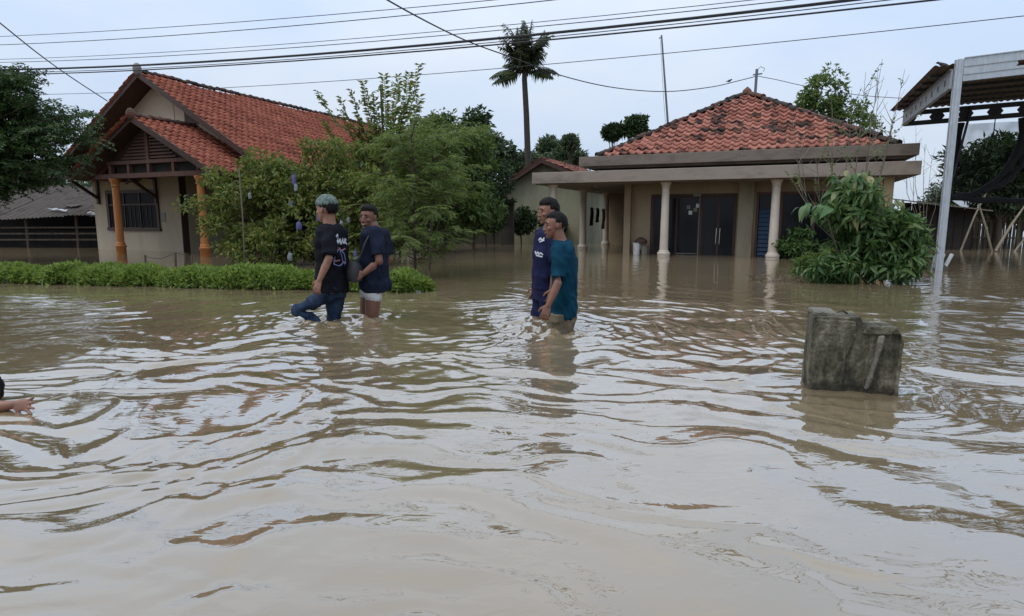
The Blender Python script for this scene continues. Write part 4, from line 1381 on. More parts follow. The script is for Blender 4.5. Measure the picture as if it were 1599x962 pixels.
P[:, 2] = np.sin(ang) ** 0.55 * rr * 0.255 * end - 0.005
out = np.outer(np.cos(ang), nr_) + np.outer(np.sin(ang), np.array([0, 0, 1.0]))
D = unit(out * 0.8 + rng.normal(size=P.shape) * 0.7 + np.array([0, 0, 0.4]))
Nn = unit(out + rng.normal(size=P.shape) * 0.6 + np.array([0, 0, .5]))
V, F = leaf_arrays(P, D, Nn, 0.072 * rng.uniform(0.7, 1.4, n), 0.034 * rng.uniform(0.8, 1.3, n), 0.2, 0.15)
lv = put_leaves(hd, V, F, G['hedge'], 'foliage')
tubes = []
for k in range(130):
    q = np.array(h0.lerp(h1, rnd.uniform(0.02, 0.985)))
    e = q + np.array([rnd.uniform(-.15, .15), rnd.uniform(-.2, .2), rnd.uniform(0.14, 0.27)])
    tubes.append(([q + np.array([0, 0, -.3]), q * .5 + e * .5, e], 0.008, 0.003))
put_wood(hd, tubes, M['bark'], 'stems', 4)['kind'] = 'stuff'

# ------------------------------------------------------------------ broad-leaved shrub by the canopy post
def heart_leaf(name, ln, wd, droop):
    """one broad pointed leaf with midrib fold, base at origin, along +y"""
    prof = [(0.0, 0.06), (0.10, 0.36), (0.28, 0.50), (0.52, 0.42), (0.78, 0.20)]
    vs = []
    for u_, w_ in prof:
        z = -droop * ln * u_ * u_
        vs += [(-w_ * wd, u_ * ln, z + 0.16 * w_ * wd), (0, u_ * ln, z - 0.02 * wd), (w_ * wd, u_ * ln, z + 0.16 * w_ * wd)]
    vs.append((0, ln, -droop * ln))
    fs = []
    for i in range(len(prof) - 1):
        a = i * 3
        fs += [(a, a + 1, a + 4, a + 3), (a + 1, a + 2, a + 5, a + 4)]
    a = (len(prof) - 1) * 3
    fs += [(a, a + 1, a + 3), (a + 1, a + 2, a + 3)]
    me = bpy.data.meshes.new(name)
    me.from_pydata(vs, [], fs)
    me.polygons.foreach_set('use_smooth', np.ones(len(fs), dtype=bool))
    me.materials.append(G['broad_one'])
    me.update()
    return me


leaf_meshes = [heart_leaf('leaf', 0.21, 0.112, 0.45), heart_leaf('leaf', 0.185, 0.098, 0.6), heart_leaf('leaf', 0.24, 0.128, 0.7)]
sb = onwater(1338, 434)
shr = plant('broadleaf_shrub', 'large leafy shrub with drooping broad leaves and yellowing lower leaves beside the canopy post', 'shrub', (sb.x, sb.y, 0))
tubes = []
n_leaf = 0
spots = []
for px, py, rx, rz, k in ((1338, 295, 0.36, 0.26, 62), (1306, 332, 0.36, 0.14, 38), (1392, 350, 0.40, 0.24, 50), (1345, 340, 0.32, 0.26, 34), (1420, 372, 0.22, 0.30, 32), (1326, 274, 0.26, 0.10, 22), (1272, 322, 0.14, 0.08, 14), (1372, 388, 0.36, 0.22, 28), (1375, 318, 0.2, 0.12, 14)):
    for _ in range(k):
        c = at(px, py, 10.3)
        d = rand_dirs(1)[0] * rnd.uniform(0.4, 1.0)
        spots.append(np.array([c.x + d[0] * rx, c.y + d[1] * 0.55, c.z + d[2] * rz]))
for q in spots:
    core = np.array([sb.x, sb.y, max(0.4, q[2] - 0.25)])
    d = unit(q - core)
    az = math.atan2(d[1], d[0]) + rnd.uniform(-0.8, 0.8)
    el = rnd.uniform(-1.15, 0.1)
    me = rnd.choice(leaf_meshes)
    o = bpy.data.objects.new('leaf', me)
    COL.objects.link(o)
    o.parent = shr
    o.matrix_parent_inverse = shr.matrix_world.inverted()
    s_ = rnd.uniform(0.7, 1.25)
    o.matrix_basis = Matrix.Translation(Vector(q)) @ Matrix.Rotation(az - math.pi / 2, 4, 'Z') @ Matrix.Rotation(el, 4, 'X') @ Matrix.Rotation(rnd.uniform(-.5, .5), 4, 'Y') @ Matrix.Scale(s_, 4)
for k in range(26):
    q = spots[rnd.randrange(len(spots))]
    s = np.array([sb.x + rnd.uniform(-.2, .2), sb.y + rnd.uniform(-.2, .2), -0.4])
    tubes.append(([s, s * .45 + q * .55 + np.array([0, 0, -.15]), q], 0.02, 0.006))
put_wood(shr, tubes, M['bark_pale'], 'stem', 5)
# finer leaves low down, down to the water
bl = []
for px, py, rx, rz in ((1340, 415, 0.75, 0.22), (1385, 412, 0.5, 0.24), (1300, 420, 0.5, 0.14), (1355, 375, 0.5, 0.3), (1400, 395, 0.3, 0.25), (1340, 305, 0.30, 0.24), (1310, 335, 0.28, 0.12), (1390, 350, 0.34, 0.22), (1345, 345, 0.3, 0.26), (1420, 375, 0.18, 0.24)):
    p = at(px, py, 10.15)
    bl.append((np.array((p.x, p.y, p.z)), (rx, 0.5, rz)))
cs = np.concatenate([c + unit(rng.normal(size=(36, 3))) * rng.uniform(0.2, 1, (36, 1)) * np.array(r) for c, r in bl])
cs = cs[cs[:, 2] > 0.05]
V, F = clump_leaves(cs, np.full(len(cs), 0.10), 20, 0.17, 0.055, oval=True, droop=0.45, up=0.1)
o = put_leaves(shr, V, F, G['broad'], 'lower_foliage')
o['kind'] = 'stuff'

p = onwater(1245, 404)
blob_tree('low_bush', 'low glossy bush growing at the foot of the porch column', (p.x, p.y, 0), (p.x, p.y, 0.4), 0.03, [((p.x - 0.1, p.y, 0.30), (0.5, 0.4, 0.22)), ((p.x + 0.45, p.y, 0.22), (0.6, 0.4, 0.2)), ((p.x + 0.05, p.y, 0.6), (0.25, 0.3, 0.16))], 60, 0.13, 34, 0.15, 0.052, G['broad'], oval=True, cat='bush', droop=0.4)
p = onwater(1290, 428)
blob_tree('low_bush', 'yellow-green bush spreading on the water left of the broadleaf shrub', (p.x, p.y, 0), (p.x, p.y, 0.3), 0.02, [((p.x, p.y, 0.16), (0.55, 0.4, 0.16)), ((p.x + 0.3, p.y, 0.32), (0.4, 0.4, 0.16))], 50, 0.11, 30, 0.15, 0.034, G['feather'], cat='bush', droop=0.5)
# drifted plant litter
p = onwater(1222, 440)
lit = plant('drifted_weeds', 'drifted weeds and twigs floating off the leafy shrub', 'weeds', (p.x, p.y, 0))
parts, tubes = [], []
for k in range(90):
    q = np.array([p.x + rnd.gauss(0.1, 0.34), p.y + rnd.gauss(0.05, 0.14), 0.0])
    st = arch(q, rnd.uniform(0, 6.28), rnd.uniform(0.1, 1.2), rnd.uniform(0.08, 0.30), 0.7, 3, 0.1)
    tubes.append((st, 0.003, 0.0015))
    if k % 2:
        parts.append(stem_leaves(st, 0.035, 0.06, 0.016, 0.8, jit=0.4))
V, F = merge(parts)
put_leaves(lit, V, F, G['dry'], 'foliage')['kind'] = 'stuff'
put_wood(lit, tubes, M['bark_pale'], 'twigs', 4)

# bare saplings reaching above the slab
def bare_sapling(label, base, tips, m, leaf=None):
    t = plant('bare_sapling', label, 'sapling', base, None)
    tubes, parts = [], []
    base = np.array(base)
    for px, py, Y in tips:
        tip = np.array(at(px, py, Y))
        mid = base * 0.45 + tip * 0.55 + np.array([(base[0] - tip[0]) * -0.18, 0, -0.12])
        m1 = base * 0.75 + tip * 0.25 + np.array([0.02, 0, 0])
        m2 = mid * 0.5 + tip * 0.5 + np.array([rnd.uniform(-.04, .04), 0, 0])
        st = [base + np.array([0, 0, -.3]), m1, mid, m2, tip]
        tubes.append((st, 0.014, 0.0025))
        for q in (2, 3):
            for _ in range(4):
                s = st[q] * rnd.uniform(0.2, 1) + st[q + 1] * 0
                f = rnd.uniform(0, 1)
                s = st[q] * (1 - f) + st[q + 1] * f
                d = unit(st[q + 1] - st[q])
                az = math.atan2(d[1], d[0]) if abs(d[0]) + abs(d[1]) > 0.05 else 0
                tw_ = arch(s, rnd.uniform(0, 6.28), rnd.uniform(0.5, 1.2), rnd.uniform(0.2, 0.6), -0.2, 4, 0.08)
                tubes.append((tw_, 0.006, 0.002))
                if leaf and rnd.random() < 0.4:
                    parts.append(stem_leaves(tw_, 0.06, 0.055, 0.03, 0.8, jit=0.5, start=0.2))
    put_wood(t, tubes, M['bark_pale'], 'stem', 4)
    if parts:
        V, F = merge(parts)
        put_leaves(t, V, F, leaf, 'leaves')['kind'] = 'stuff'
    return t


q = onwater(1345, 432)
bare_sapling('thin nearly leafless sapling reaching above the porch slabs', (q.x, q.y + 0.3, 0), [(1413, 108, 10.7), (1378, 92, 10.8), (1352, 112, 10.9), (1330, 140, 10.6), (1400, 160, 10.7), (1300, 170, 10.8), (1235, 170, 10.7), (1250, 235, 10.6), (1372, 150, 10.6), (1300, 220, 10.7), (1275, 240, 10.7)], 'bark_pale', G['mid'])
q = at(1440, 400, 20)
bare_sapling('bare twiggy sapling between the porch slab and the canopy', (q.x, q.y, 0), [(1425, 235, 20), (1445, 230, 20.3), (1412, 215, 20), (1430, 190, 20), (1455, 245, 20), (1470, 260, 20.2)], 'bark')
# weeds rooted on the roof and slab edge
for px, py, Y, h, lab in ((1235, 225, 19.5, 0.45, 'tuft of weeds growing on the lower roof tiles'), (1180, 247, 17.0, 0.22, 'small weed rooted on the lower slab edge'), (1212, 245, 16.8, 0.18, 'tiny weed in the gap between the slabs')):
    c = at(px, py + 14, Y)
    t = plant('roof_weed', lab, 'weed', c, 'weeds on the hipped roof house')
    parts = []
    for k in range(14):
        st = arch(c, rnd.uniform(0, 6.28), rnd.uniform(0.6, 1.4), h * rnd.uniform(0.5, 1.1), 0.4, 4, 0.1)
        parts.append(stem_leaves(st, 0.05, 0.08, 0.03, 0.8, jit=0.4))
    V, F = merge(parts)
    put_leaves(t, V, F, G['mid'], 'foliage')
from mathutils import noise as pnoise
# ------------------------------------------------------------------ steel canopy on the right
CP = onwater(1465, 423)
cn = empty('steel_canopy', (CP.x, CP.y, 0), -HA, 'open galvanised steel canopy with punched beams and corrugated sheet roof', 'canopy')


def c_post(name, x, y, z0, z1, w, m):
    """box-section post with folded lips and a groove down the front"""
    b = MB()
    b.box(x - w / 2, x + w / 2, y - w / 2, y + w / 2, z0, z1)
    o = b.build(name, m, cn, bevel=0.008)
    MB().box(x - w * 0.18, x + w * 0.18, y - w / 2 - 0.012, y - w / 2 - 0.002, z0, z1).build('post_rib', m, o)
    MB().box(x - w / 2 - 0.012, x - w / 2 - 0.002, y - w * 0.18, y + w * 0.18, z0, z1).build('post_rib', m, o)
    return o


c_post('post', 0, 0, -0.5, 4.12, 0.13, M['galv'])
c_post('post', 6.0, 0, -0.5, 4.35, 0.13, M['galv'])
c_post('back_post', 0.95, 4.7, -0.5, 3.98, 0.10, M['dark_steel'])
c_post('back_post', 5.0, 4.7, -0.5, 4.1, 0.10, M['dark_steel'])
MB().bar((0.95, 4.7, 1.0), (1.35, 4.7, 3.9), 0.05, 0.05).build('brace', M['dark_steel'], cn)


def punched_beam(name, p0, p1, h, th, holes, hw_, hh, m, parent, hexa=False):
    """upright plate from p0 to p1 (bottom edge) with real openings: two chords plus webs between the holes"""
    p0, p1 = Vector(p0), Vector(p1)
    d = (p1 - p0)
    Ln = d.length
    d.normalize()
    n = Vector((d.y, -d.x, 0)).normalized()
    up = Vector((0, 0, 1))
    zb, zt = (h - hh) / 2, (h + hh) / 2
    b = MB()

    def plate(s0, s1, s0t, s1t, z0, z1):
        vs = []
        for k in (-0.5, 0.5):
            for s, z in ((s0, z0), (s1, z0), (s1t, z1), (s0t, z1)):
                vs.append(p0 + d * s + up * z + n * (k * th))
        b.add(vs, [(0, 1, 2, 3), (7, 6, 5, 4), (0, 4, 5, 1), (1, 5, 6, 2), (2, 6, 7, 3), (3, 7, 4, 0)])
    plate(0, Ln, 0, Ln, 0, zb)
    plate(0, Ln, 0, Ln, zt, h)
    prev = 0.0
    for s in holes + [Ln + hw_]:
        e = min(Ln, s - hw_)
        if e > prev:
            if hexa:
                zm = (zb + zt) / 2
                k = hh * 0.35
                st = prev - k if prev > 0 else 0
                en = e + k if e < Ln else Ln
                plate(st + 0 if prev == 0 else prev, en if e >= Ln else e, st if prev > 0 else 0, en, zb, zm)
                plate(st if prev > 0 else 0, en, prev if prev > 0 else 0, e, zm, zt)
            else:
                plate(prev, e, prev, e, zb, zt)
        prev = s + hw_
    o = b.build(name, m, parent)
    for z in (-0.012, h - 0.003):
        MB().bar(p0 + up * (z + 0.008), p1 + up * (z + 0.008), th + 0.05, 0.016).build('flange', m, o)
    return o


# side beam runs back from the corner and falls slightly, front fascia rises to the right
punched_beam('side_beam', (-0.10, 0.0, 3.60), (-0.10, 4.9, 3.56), 0.34, 0.03, [0.45 + 0.56 * i for i in range(8)], 0.075, 0.12, M['galv_dull'], cn)
punched_beam('front_beam', (0.07, -0.04, 3.71), (6.3, -0.04, 4.01), 0.42, 0.03, [1.15, 3.0, 4.8], 0.33, 0.10, M['galv'], cn, True)
for dz in (0.10, 0.25):
    MB().bar((0.07, -0.062, 3.72 + dz), (6.3, -0.062, 4.02 + dz), 0.012, 0.012).build('fold_line', M['galv_dull'], cn)
punched_beam('back_beam', (-0.10, 4.75, 3.52), (6.3, 4.75, 3.72), 0.36, 0.03, [0.42 + 0.62 * i for i in range(9)], 0.19, 0.15, M['dark_steel'], cn, True)
for k in range(6):
    y_ = 0.7 + k * 0.75
    MB().bar((-0.35, y_, 3.97), (6.3, y_, 4.20), 0.06, 0.06).build('purlin', M['dark_steel'], cn)
for k in range(6):                                         # corrugated sheets, each its own
    x0 = -0.42 + k * 1.12
    xs_ = np.arange(0, 1.19, 0.035)
    vs, fs = [], []
    for j, yy in enumerate((0.0, 1.5, 3.2, 5.1)):
        for i, xx in enumerate(xs_):
            X_ = x0 + xx
            vs.append((X_, yy, 4.05 + 0.034 * X_ - 0.012 * yy + 0.018 * math.sin(xx * 2 * math.pi / 0.14) + 0.006 * (k % 2)))
    nxx = len(xs_)
    for j in range(3):
        for i in range(nxx - 1):
            fs.append((j * nxx + i, j * nxx + i + 1, (j + 1) * nxx + i + 1, (j + 1) * nxx + i))
    me = bpy.data.meshes.new('roof_sheet')
    me.from_pydata(vs, [], fs)
    o = link('roof_sheet', me, cn, M['rusty_sheet'])
    sm = o.modifiers.new('solid', 'SOLIDIFY')
    sm.thickness = 0.006

# black shade net hung from the back beam
mnet = bpy.data.materials.new('shade_net')
mnet.use_nodes = True
nt = mnet.node_tree
N, L = nt.nodes, nt.links
N.clear()
oo = N.new('ShaderNodeOutputMaterial')
dfn = N.new('ShaderNodeBsdfDiffuse')
dfn.inputs['Color'].default_value = (0.020, 0.024, 0.026, 1)
trn = N.new('ShaderNodeBsdfTransparent')
mxn = N.new('ShaderNodeMixShader')
ns = N.new('ShaderNodeTexNoise')
ns.inputs['Scale'].default_value = 2.5
tcn = N.new('ShaderNodeTexCoord')
L.new(tcn.outputs['Object'], ns.inputs['Vector'])
rn = ramp(nt, [(0.30, 0.30, 0.30), (0.55, 0.55, 0.55)], [0.35, 0.65])
L.new(ns.outputs['Fac'], rn.inputs['Fac'])
L.new(rn.outputs['Color'], mxn.inputs['Fac'])
L.new(trn.outputs[0], mxn.inputs[1])
L.new(dfn.outputs[0], mxn.inputs[2])
L.new(mxn.outputs[0], oo.inputs['Surface'])
mnet2 = mat('shade_net_folds', [(0.012, 0.014, 0.016), (0.028, 0.03, 0.033)], 0.8, 6, bump=0.4, stretch=(4, 4, 1))


def sheet(fn, nu, nv, name, m, parent, thick=0.0):
    vs, fs = [], []
    for j in range(nv + 1):
        for i in range(nu + 1):
            vs.append(tuple(fn(i / nu, j / nv)))
    for j in range(nv):
        for i in range(nu):
            a = j * (nu + 1) + i
            fs.append((a, a + 1, a + nu + 2, a + nu + 1))
    me = bpy.data.meshes.new(name)
    me.from_pydata(vs, [], fs)
    me.polygons.foreach_set('use_smooth', np.ones(len(fs), dtype=bool))
    o = link(name, me, parent, m)
    if thick:
        o.modifiers.new('solid', 'SOLIDIFY').thickness = thick
    return o


net = empty('shade_net', (CP.x + (VV * 1.5 + UV * 4.75).x, CP.y + (VV * 1.5 + UV * 4.75).y, 0), -HA, 'torn black shade net draped from the canopy back beam', 'net')
# local x along the beam, from the left back post
sheet(lambda u, v: (-0.45 + 4.8 * u, 0.10 + 0.06 * math.sin(u * 21 + 3 * v) * (0.3 + v) + 0.3 * v * v, 3.5 - v * (1.75 + 0.45 * u + 0.12 * math.sin(u * 17))), 60, 14, 'net_panel', mnet, net)


def rope_fold(a, c, b_, r0, r1, name):
    pts = []
    for i in range(13):
        t_ = i / 12
        p_ = Vector(a) * (1 - t_) ** 2 + Vector(c) * 2 * t_ * (1 - t_) + Vector(b_) * t_ * t_
        pts.append(p_ + Vector((rnd.uniform(-.02, .02), rnd.uniform(-.02, .02), rnd.uniform(-.03, .03))))
    MB().tube(pts, [r0 + (r1 - r0) * (i / 12) + rnd.uniform(-.02, .02) for i in range(13)], 9).build(name, mnet2, net, smooth=True)


rope_fold((1.00, 0.05, 3.55), (1.05, 0.05, 1.75), (-0.40, 0.05, 1.60), 0.10, 0.07, 'net_fold')
rope_fold((1.12, 0.03, 3.5), (1.35, 0.05, 2.1), (0.3, 0.05, 1.8), 0.05, 0.10, 'net_fold')
rope_fold((-0.32, 0.05, 3.5), (-0.42, 0.05, 2.4), (-0.55, 0.05, 1.15), 0.09, 0.05, 'net_fold')
rope_fold((-0.40, 0.03, 1.62), (1.6, 0.1, 1.35), (3.6, 0.2, 1.9), 0.06, 0.10, 'net_fold')
hk = onwater(1555, 400)
hp = at(1555, 178, 16.4)
hr = MB().tube([hp + Vector((0.0, 0, 0.5)), hp, at(1552, 205, 16.4), at(1549, 214, 16.4)], [0.012, 0.012, 0.014, 0.04], 6).build('hanging_cord', M['cable'])
tag(hr, 'short dark cord with a weight hanging under the canopy roof', 'cord')
# bird on the canopy edge and on the service cable
def bird(c, yaw, label):
    b = MB()
    f = Vector((math.cos(yaw), math.sin(yaw), 0))
    s = Vector((-f.y, f.x, 0))
    u = Vector((0, 0, 1))
    r = empty('bird', c, 0, label, 'bird')
    b.loft([(Vector(c) + f * x + u * (0.055 + z), s * w, u * w * 1.1) for x, z, w in ((-0.16, -0.03, 0.004), (-0.10, -0.015, 0.012), (-0.06, 0.0, 0.026), (0.0, 0.012, 0.036), (0.04, 0.03, 0.031), (0.065, 0.052, 0.021), (0.085, 0.06, 0.021), (0.10, 0.058, 0.012), (0.115, 0.054, 0.003))], 10)
    b.build('body', M['cable'], r, True, True)
    MB().tube([Vector(c) + u * 0.04 + s * 0.01, Vector(c) + s * 0.012], 0.003, 5).build('leg', M['cable'], r, False, True)
    MB().tube([Vector(c) + u * 0.04 - s * 0.01, Vector(c) - s * 0.012], 0.003, 5).build('leg', M['cable'], r, False, True)
    return r


bird(at(1471, 106.5, 12.75), 2.6, 'small dark bird perched on the corner of the canopy roof')

# pale offcuts of pipe and plank leaning at the foot of the post
q = onwater(1476, 424)
for k, (dx, dy, tx, h, w, mm, lab) in enumerate(((0.0, 0.25, 0.12, 0.30, 0.030, 'white_plastic', 'pale pipe offcut leaning left of its twin at the post foot'), (0.075, 0.25, 0.22, 0.29, 0.030, 'white_plastic', 'pale pipe offcut leaning outermost at the post foot'), (-0.07, 0.3, 0.06, 0.26, 0.025, 'galv_dull', 'short grey pipe stub tucked against the steel post'))):
    a = Vector((q.x + dx, q.y + dy, -0.12))
    tube = MB().tube([a, a + Vector((tx, 0.02, h * 1.15 + 0.12)), a + Vector((tx * .98, 0.02, h * 1.15 + 0.11))], [w * 1.2, w * 1.2, w * 0.9], 12).build('pipe_offcut', M[mm], smooth=True)
    tag(tube, lab, 'pipe', 'offcuts at the post foot')
b = MB()
cc = Vector((q.x + 0.02, q.y + 0.18, 0))
b.loft([(cc + Vector((0, 0, z)), (a_, 0, 0), (0, a_ * .7, 0)) for z, a_ in ((-0.1, 0.16), (0.03, 0.15), (0.09, 0.12), (0.13, 0.06))], 11)
sk = b.build('muddy_sack', M['old_sheet'], smooth=True)
tag(sk, 'dark muddy lump of sacking around the pipe offcuts', 'sack')

# ------------------------------------------------------------------ concrete gatepost stump in the foreground
mconc = bpy.data.materials.new('old_concrete')
nt, N, L, bs = nodes_of(mconc)
tc = N.new('ShaderNodeTexCoord')
n1 = N.new('ShaderNodeTexNoise')
n1.inputs['Scale'].default_value = 5
n1.inputs['Detail'].default_value = 10
n1.inputs['Roughness'].default_value = 0.7
mp = N.new('ShaderNodeMapping')
mp.inputs['Scale'].default_value = (1.6, 1.6, 0.6)
L.new(tc.outputs['Object'], mp.inputs['Vector'])
L.new(mp.outputs['Vector'], n1.inputs['Vector'])
r1 = ramp(nt, [(0.030, 0.028, 0.018), (0.080, 0.072, 0.047), (0.145, 0.130, 0.092), (0.27, 0.245, 0.185)], [0.40, 0.48, 0.56, 0.66])
L.new(n1.outputs['Fac'], r1.inputs['Fac'])
n2 = N.new('ShaderNodeTexNoise')
n2.inputs['Scale'].default_value = 42
n2.inputs['Detail'].default_value = 8
L.new(tc.outputs['Object'], n2.inputs['Vector'])
r2 = ramp(nt, [(0.55, 0.55, 0.55), (1.25, 1.25, 1.2)], [0.3, 0.72])
L.new(n2.outputs['Fac'], r2.inputs['Fac'])
mm = N.new('ShaderNodeMix')
mm.data_type = 'RGBA'
mm.blend_type = 'MULTIPLY'
mm.inputs['Factor'].default_value = 1
L.new(r1.outputs['Color'], mm.inputs['A'])
L.new(r2.outputs['Color'], mm.inputs['B'])
sx = N.new('ShaderNodeSeparateXYZ')                          # soaked band just above the water
L.new(tc.outputs['Object'], sx.inputs[0])
wz = N.new('ShaderNodeMath')
wz.operation = 'MULTIPLY_ADD'
wz.inputs[1].default_value = 0.09
L.new(n1.outputs['Fac'], wz.inputs[0])
L.new(sx.outputs['Z'], wz.inputs[2])
rw = ramp(nt, [(0.42, 0.40, 0.36), (1, 1, 1)], [0.085, 0.125])
L.new(wz.outputs[0], rw.inputs['Fac'])
m3 = N.new('ShaderNodeMix')
m3.data_type = 'RGBA'
m3.blend_type = 'MULTIPLY'
m3.inputs['Factor'].default_value = 1
L.new(mm.outputs['Result'], m3.inputs['A'])
L.new(rw.outputs['Color'], m3.inputs['B'])
L.new(m3.outputs['Result'], bs.inputs['Base Color'])
bs.inputs['Roughness'].default_value = 0.95
bp = N.new('ShaderNodeBump')
bp.inputs['Strength'].default_value = 0.7
bp.inputs['Distance'].default_value = 0.012
L.new(n2.outputs['Fac'], bp.inputs['Height'])
L.new(bp.outputs['Normal'], bs.inputs['Normal'])
mconc_p = mat('pale_concrete', [(0.09, 0.085, 0.065), (0.22, 0.20, 0.165)], 0.95, 7, bump=0.5, bscale=40)

BY = 3.60
bc = at(1333, 615, BY)
blk = empty('concrete_stump', (bc.x + 0.028, bc.y - 0.02, 0), math.radians(-17), 'broken mossy concrete gatepost stump standing in the foreground water', 'concrete post')


def rough_slab(name, outline, y0, y1, m, parent, amp=0.006, cuts=5):
    """prism from an x/z outline, subdivided and roughened"""
    bm = bmesh.new()
    vs = [bm.verts.new((x, y0, z)) for x, z in outline]
    f = bm.faces.new(vs)
    r = bmesh.ops.extrude_face_region(bm, geom=[f])
    bmesh.ops.translate(bm, vec=(0, y1 - y0, 0), verts=[v for v in r['geom'] if isinstance(v, bmesh.types.BMVert)])
    bmesh.ops.recalc_face_normals(bm, faces=bm.faces)
    bmesh.ops.bevel(bm, geom=[e for e in bm.edges], offset=0.008, segments=1, affect='EDGES')
    bmesh.ops.triangulate(bm, faces=bm.faces)
    for _ in range(cuts):
        es = [e for e in bm.edges if e.calc_length() > 0.028]
        if not es:
            break
        bmesh.ops.subdivide_edges(bm, edges=es, cuts=1)
        bmesh.ops.triangulate(bm, faces=bm.faces)
    bm.normal_update()
    for v in bm.verts:
        c = v.co
        q = pnoise.noise(c * 14) * 1.3 + pnoise.noise(c * 45) * 0.8 + rnd.uniform(-.25, .25)
        v.co += v.normal * amp * q
    me = bpy.data.meshes.new(name)
    bm.to_mesh(me)
    bm.free()
    return link(name, me, parent, m)


s = BY / 950 * 1.03
def bx(px): return (px - 1340) * s * 0.90 - 0.035
def bz(py): return (614 - py) * s
z0 = -0.35
lft = -0.255
rough_slab('stump_body', [(bx(1264), z0), (bx(1402), z0), (bx(1404), bz(530)), (bx(1402), bz(514)), (bx(1394), bz(509)), (bx(1372), bz(511)), (bx(1353), bz(510)), (bx(1346), bz(505)), (bx(1342), bz(493)), (bx(1318), bz(495)), (bx(1300), bz(494)), (bx(1269), bz(495))], 0.0, 0.24, mconc, blk, 0.0035, 6)
rough_slab('broken_lip', [(bx(1345), bz(520)), (bx(1400), bz(518)), (bx(1401), bz(512)), (bx(1394), bz(506)), (bx(1350), bz(506))], -0.022, 0.2, mconc, blk, 0.007)
rough_slab('diagonal_rib', [(bx(1354), bz(606)), (bx(1361), bz(604)), (bx(1372), bz(556)), (bx(1378), bz(520)), (bx(1369), bz(520)), (bx(1365), bz(560))], -0.032, 0.06, mconc_p, blk, 0.005)
rough_slab('rim', [(bx(1398), z0), (bx(1405), z0), (bx(1408), bz(530)), (bx(1402), bz(515))], -0.016, 0.2, mconc, blk, 0.004)
rough_slab('plaster_flake', [(bx(1266), z0), (bx(1330), z0), (bx(1322), bz(560)), (bx(1338), bz(520)), (bx(1334), bz(500)), (bx(1271), bz(499))], -0.014, 0.1, mconc, blk, 0.0035, 6)
rough_slab('mortar_cap', [(bx(1268), bz(496)), (bx(1310), bz(496)), (bx(1306), bz(489)), (bx(1270), bz(488))], 0.03, 0.23, mconc_p, blk, 0.004)
MB().tube([(bx(1303), 0.04, bz(497)), (bx(1308), 0.05, bz(489)), (bx(1315), 0.05, bz(486)), (bx(1324), 0.06, bz(491))], 0.006, 6).build('rebar', M['bark'], blk)

# ------------------------------------------------------------------ old shed at the left
sh0 = at(60, 388, 22.5)
shed = empty('old_shed', (sh0.x, sh0.y, 0), -0.10, 'low dark shed under sagging grey sheet roofing beside the gabled house', 'shed')
for k in range(9):                                        # each roofing sheet its own
    x0 = -5.2 + k * 0.95
    xs_ = np.arange(0, 1.02, 0.045)
    vs, fs = [], []
    up_k = rnd.uniform(-0.03, 0.03)
    for j, (yy, zz) in enumerate(((-0.35, 1.10), (0.8, 1.52), (2.0, 1.92), (3.4, 2.38))):
        for i, xx in enumerate(xs_):
            vs.append((x0 + xx, yy + rnd.uniform(-.01, .01), zz + up_k + 0.05 * math.sin((x0 + xx) * 0.9 + yy) + 0.02 * math.sin(xx * 2 * math.pi / 0.16) + 0.014 * (k % 2)))
    nxx = len(xs_)
    for j in range(3):
        for i in range(nxx - 1):
            fs.append((j * nxx + i, j * nxx + i + 1, (j + 1) * nxx + i + 1, (j + 1) * nxx + i))
    me = bpy.data.meshes.new('roof_sheet')
    me.from_pydata(vs, [], fs)
    link('roof_sheet', me, shed, M['old_sheet']).modifiers.new('solid', 'SOLIDIFY').thickness = 0.008
for x_, y_ in ((-4.8, 0), (-2.6, 0.0), (-0.4, 0.0), (1.6, 0.0), (3.0, 0.0), (-4.8, 3.0), (3.0, 3.0)):
    MB().tube([(x_, y_, -0.5), (x_ + 0.03, y_, 1.2 + (0.9 if y_ else 0))], 0.05, 7).build('post', M['bark'], shed)
for z_ in (0.28, 0.50, 0.72):
    MB().bar((-5.0, -0.03, z_), (3.1, -0.03, z_ + 0.03), 0.03, 0.06).build('rail', M['bark'], shed)
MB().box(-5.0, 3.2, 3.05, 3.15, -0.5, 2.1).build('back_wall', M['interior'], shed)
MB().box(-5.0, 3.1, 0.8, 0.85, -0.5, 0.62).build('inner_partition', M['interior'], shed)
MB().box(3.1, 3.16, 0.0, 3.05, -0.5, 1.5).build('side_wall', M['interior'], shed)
for k, (x_, y_, z_, a, w, l, mm, lab) in enumerate(((0.9, 0.05, 1.37, -0.25, 0.10, 0.95, 'sheet_white', 'long white strip of plastic lying on the shed roof'), (2.35, -0.15, 1.22, -0.5, 0.22, 0.4, 'sheet_white', 'crumpled white scrap at the right end of the shed roof'), (1.1, 0.55, 1.52, 0.1, 0.3, 0.5, 'old_sheet', 'grey rag heap halfway up the shed roof'), (2.6, 1.7, 1.93, -0.6, 0.12, 0.45, 'sheet_white', 'narrow pale offcut high on the shed roof'), (2.4, 0.2, 1.36, 0.0, 0.16, 0.8, 'rusty_sheet', 'rust-brown strip near the right end of the shed roof'))):
    b = MB()
    n_ = 7
    vs = []
    for i in range(n_):
        t_ = i / (n_ - 1) - 0.5
        for sg in (-1, 1):
            xx, yy = t_ * l, sg * w / 2 * (1 - abs(t_) * 0.6)
            vs.append((x_ + xx * math.cos(a) - yy * math.sin(a), y_ + xx * math.sin(a) + yy * math.cos(a), z_ + 0.36 * (xx * math.sin(a) + yy * math.cos(a)) + rnd.uniform(0.0, 0.06)))
    b.add(vs, [(2 * i, 2 * i + 1, 2 * i + 3, 2 * i + 2) for i in range(n_ - 1)])
    o = b.build('roof_scrap', M[mm], None)
    o.matrix_world = shed.matrix_world.copy()
    o.modifiers.new('solid', 'SOLIDIFY').thickness = 0.02
    tag(o, lab, 'scrap')

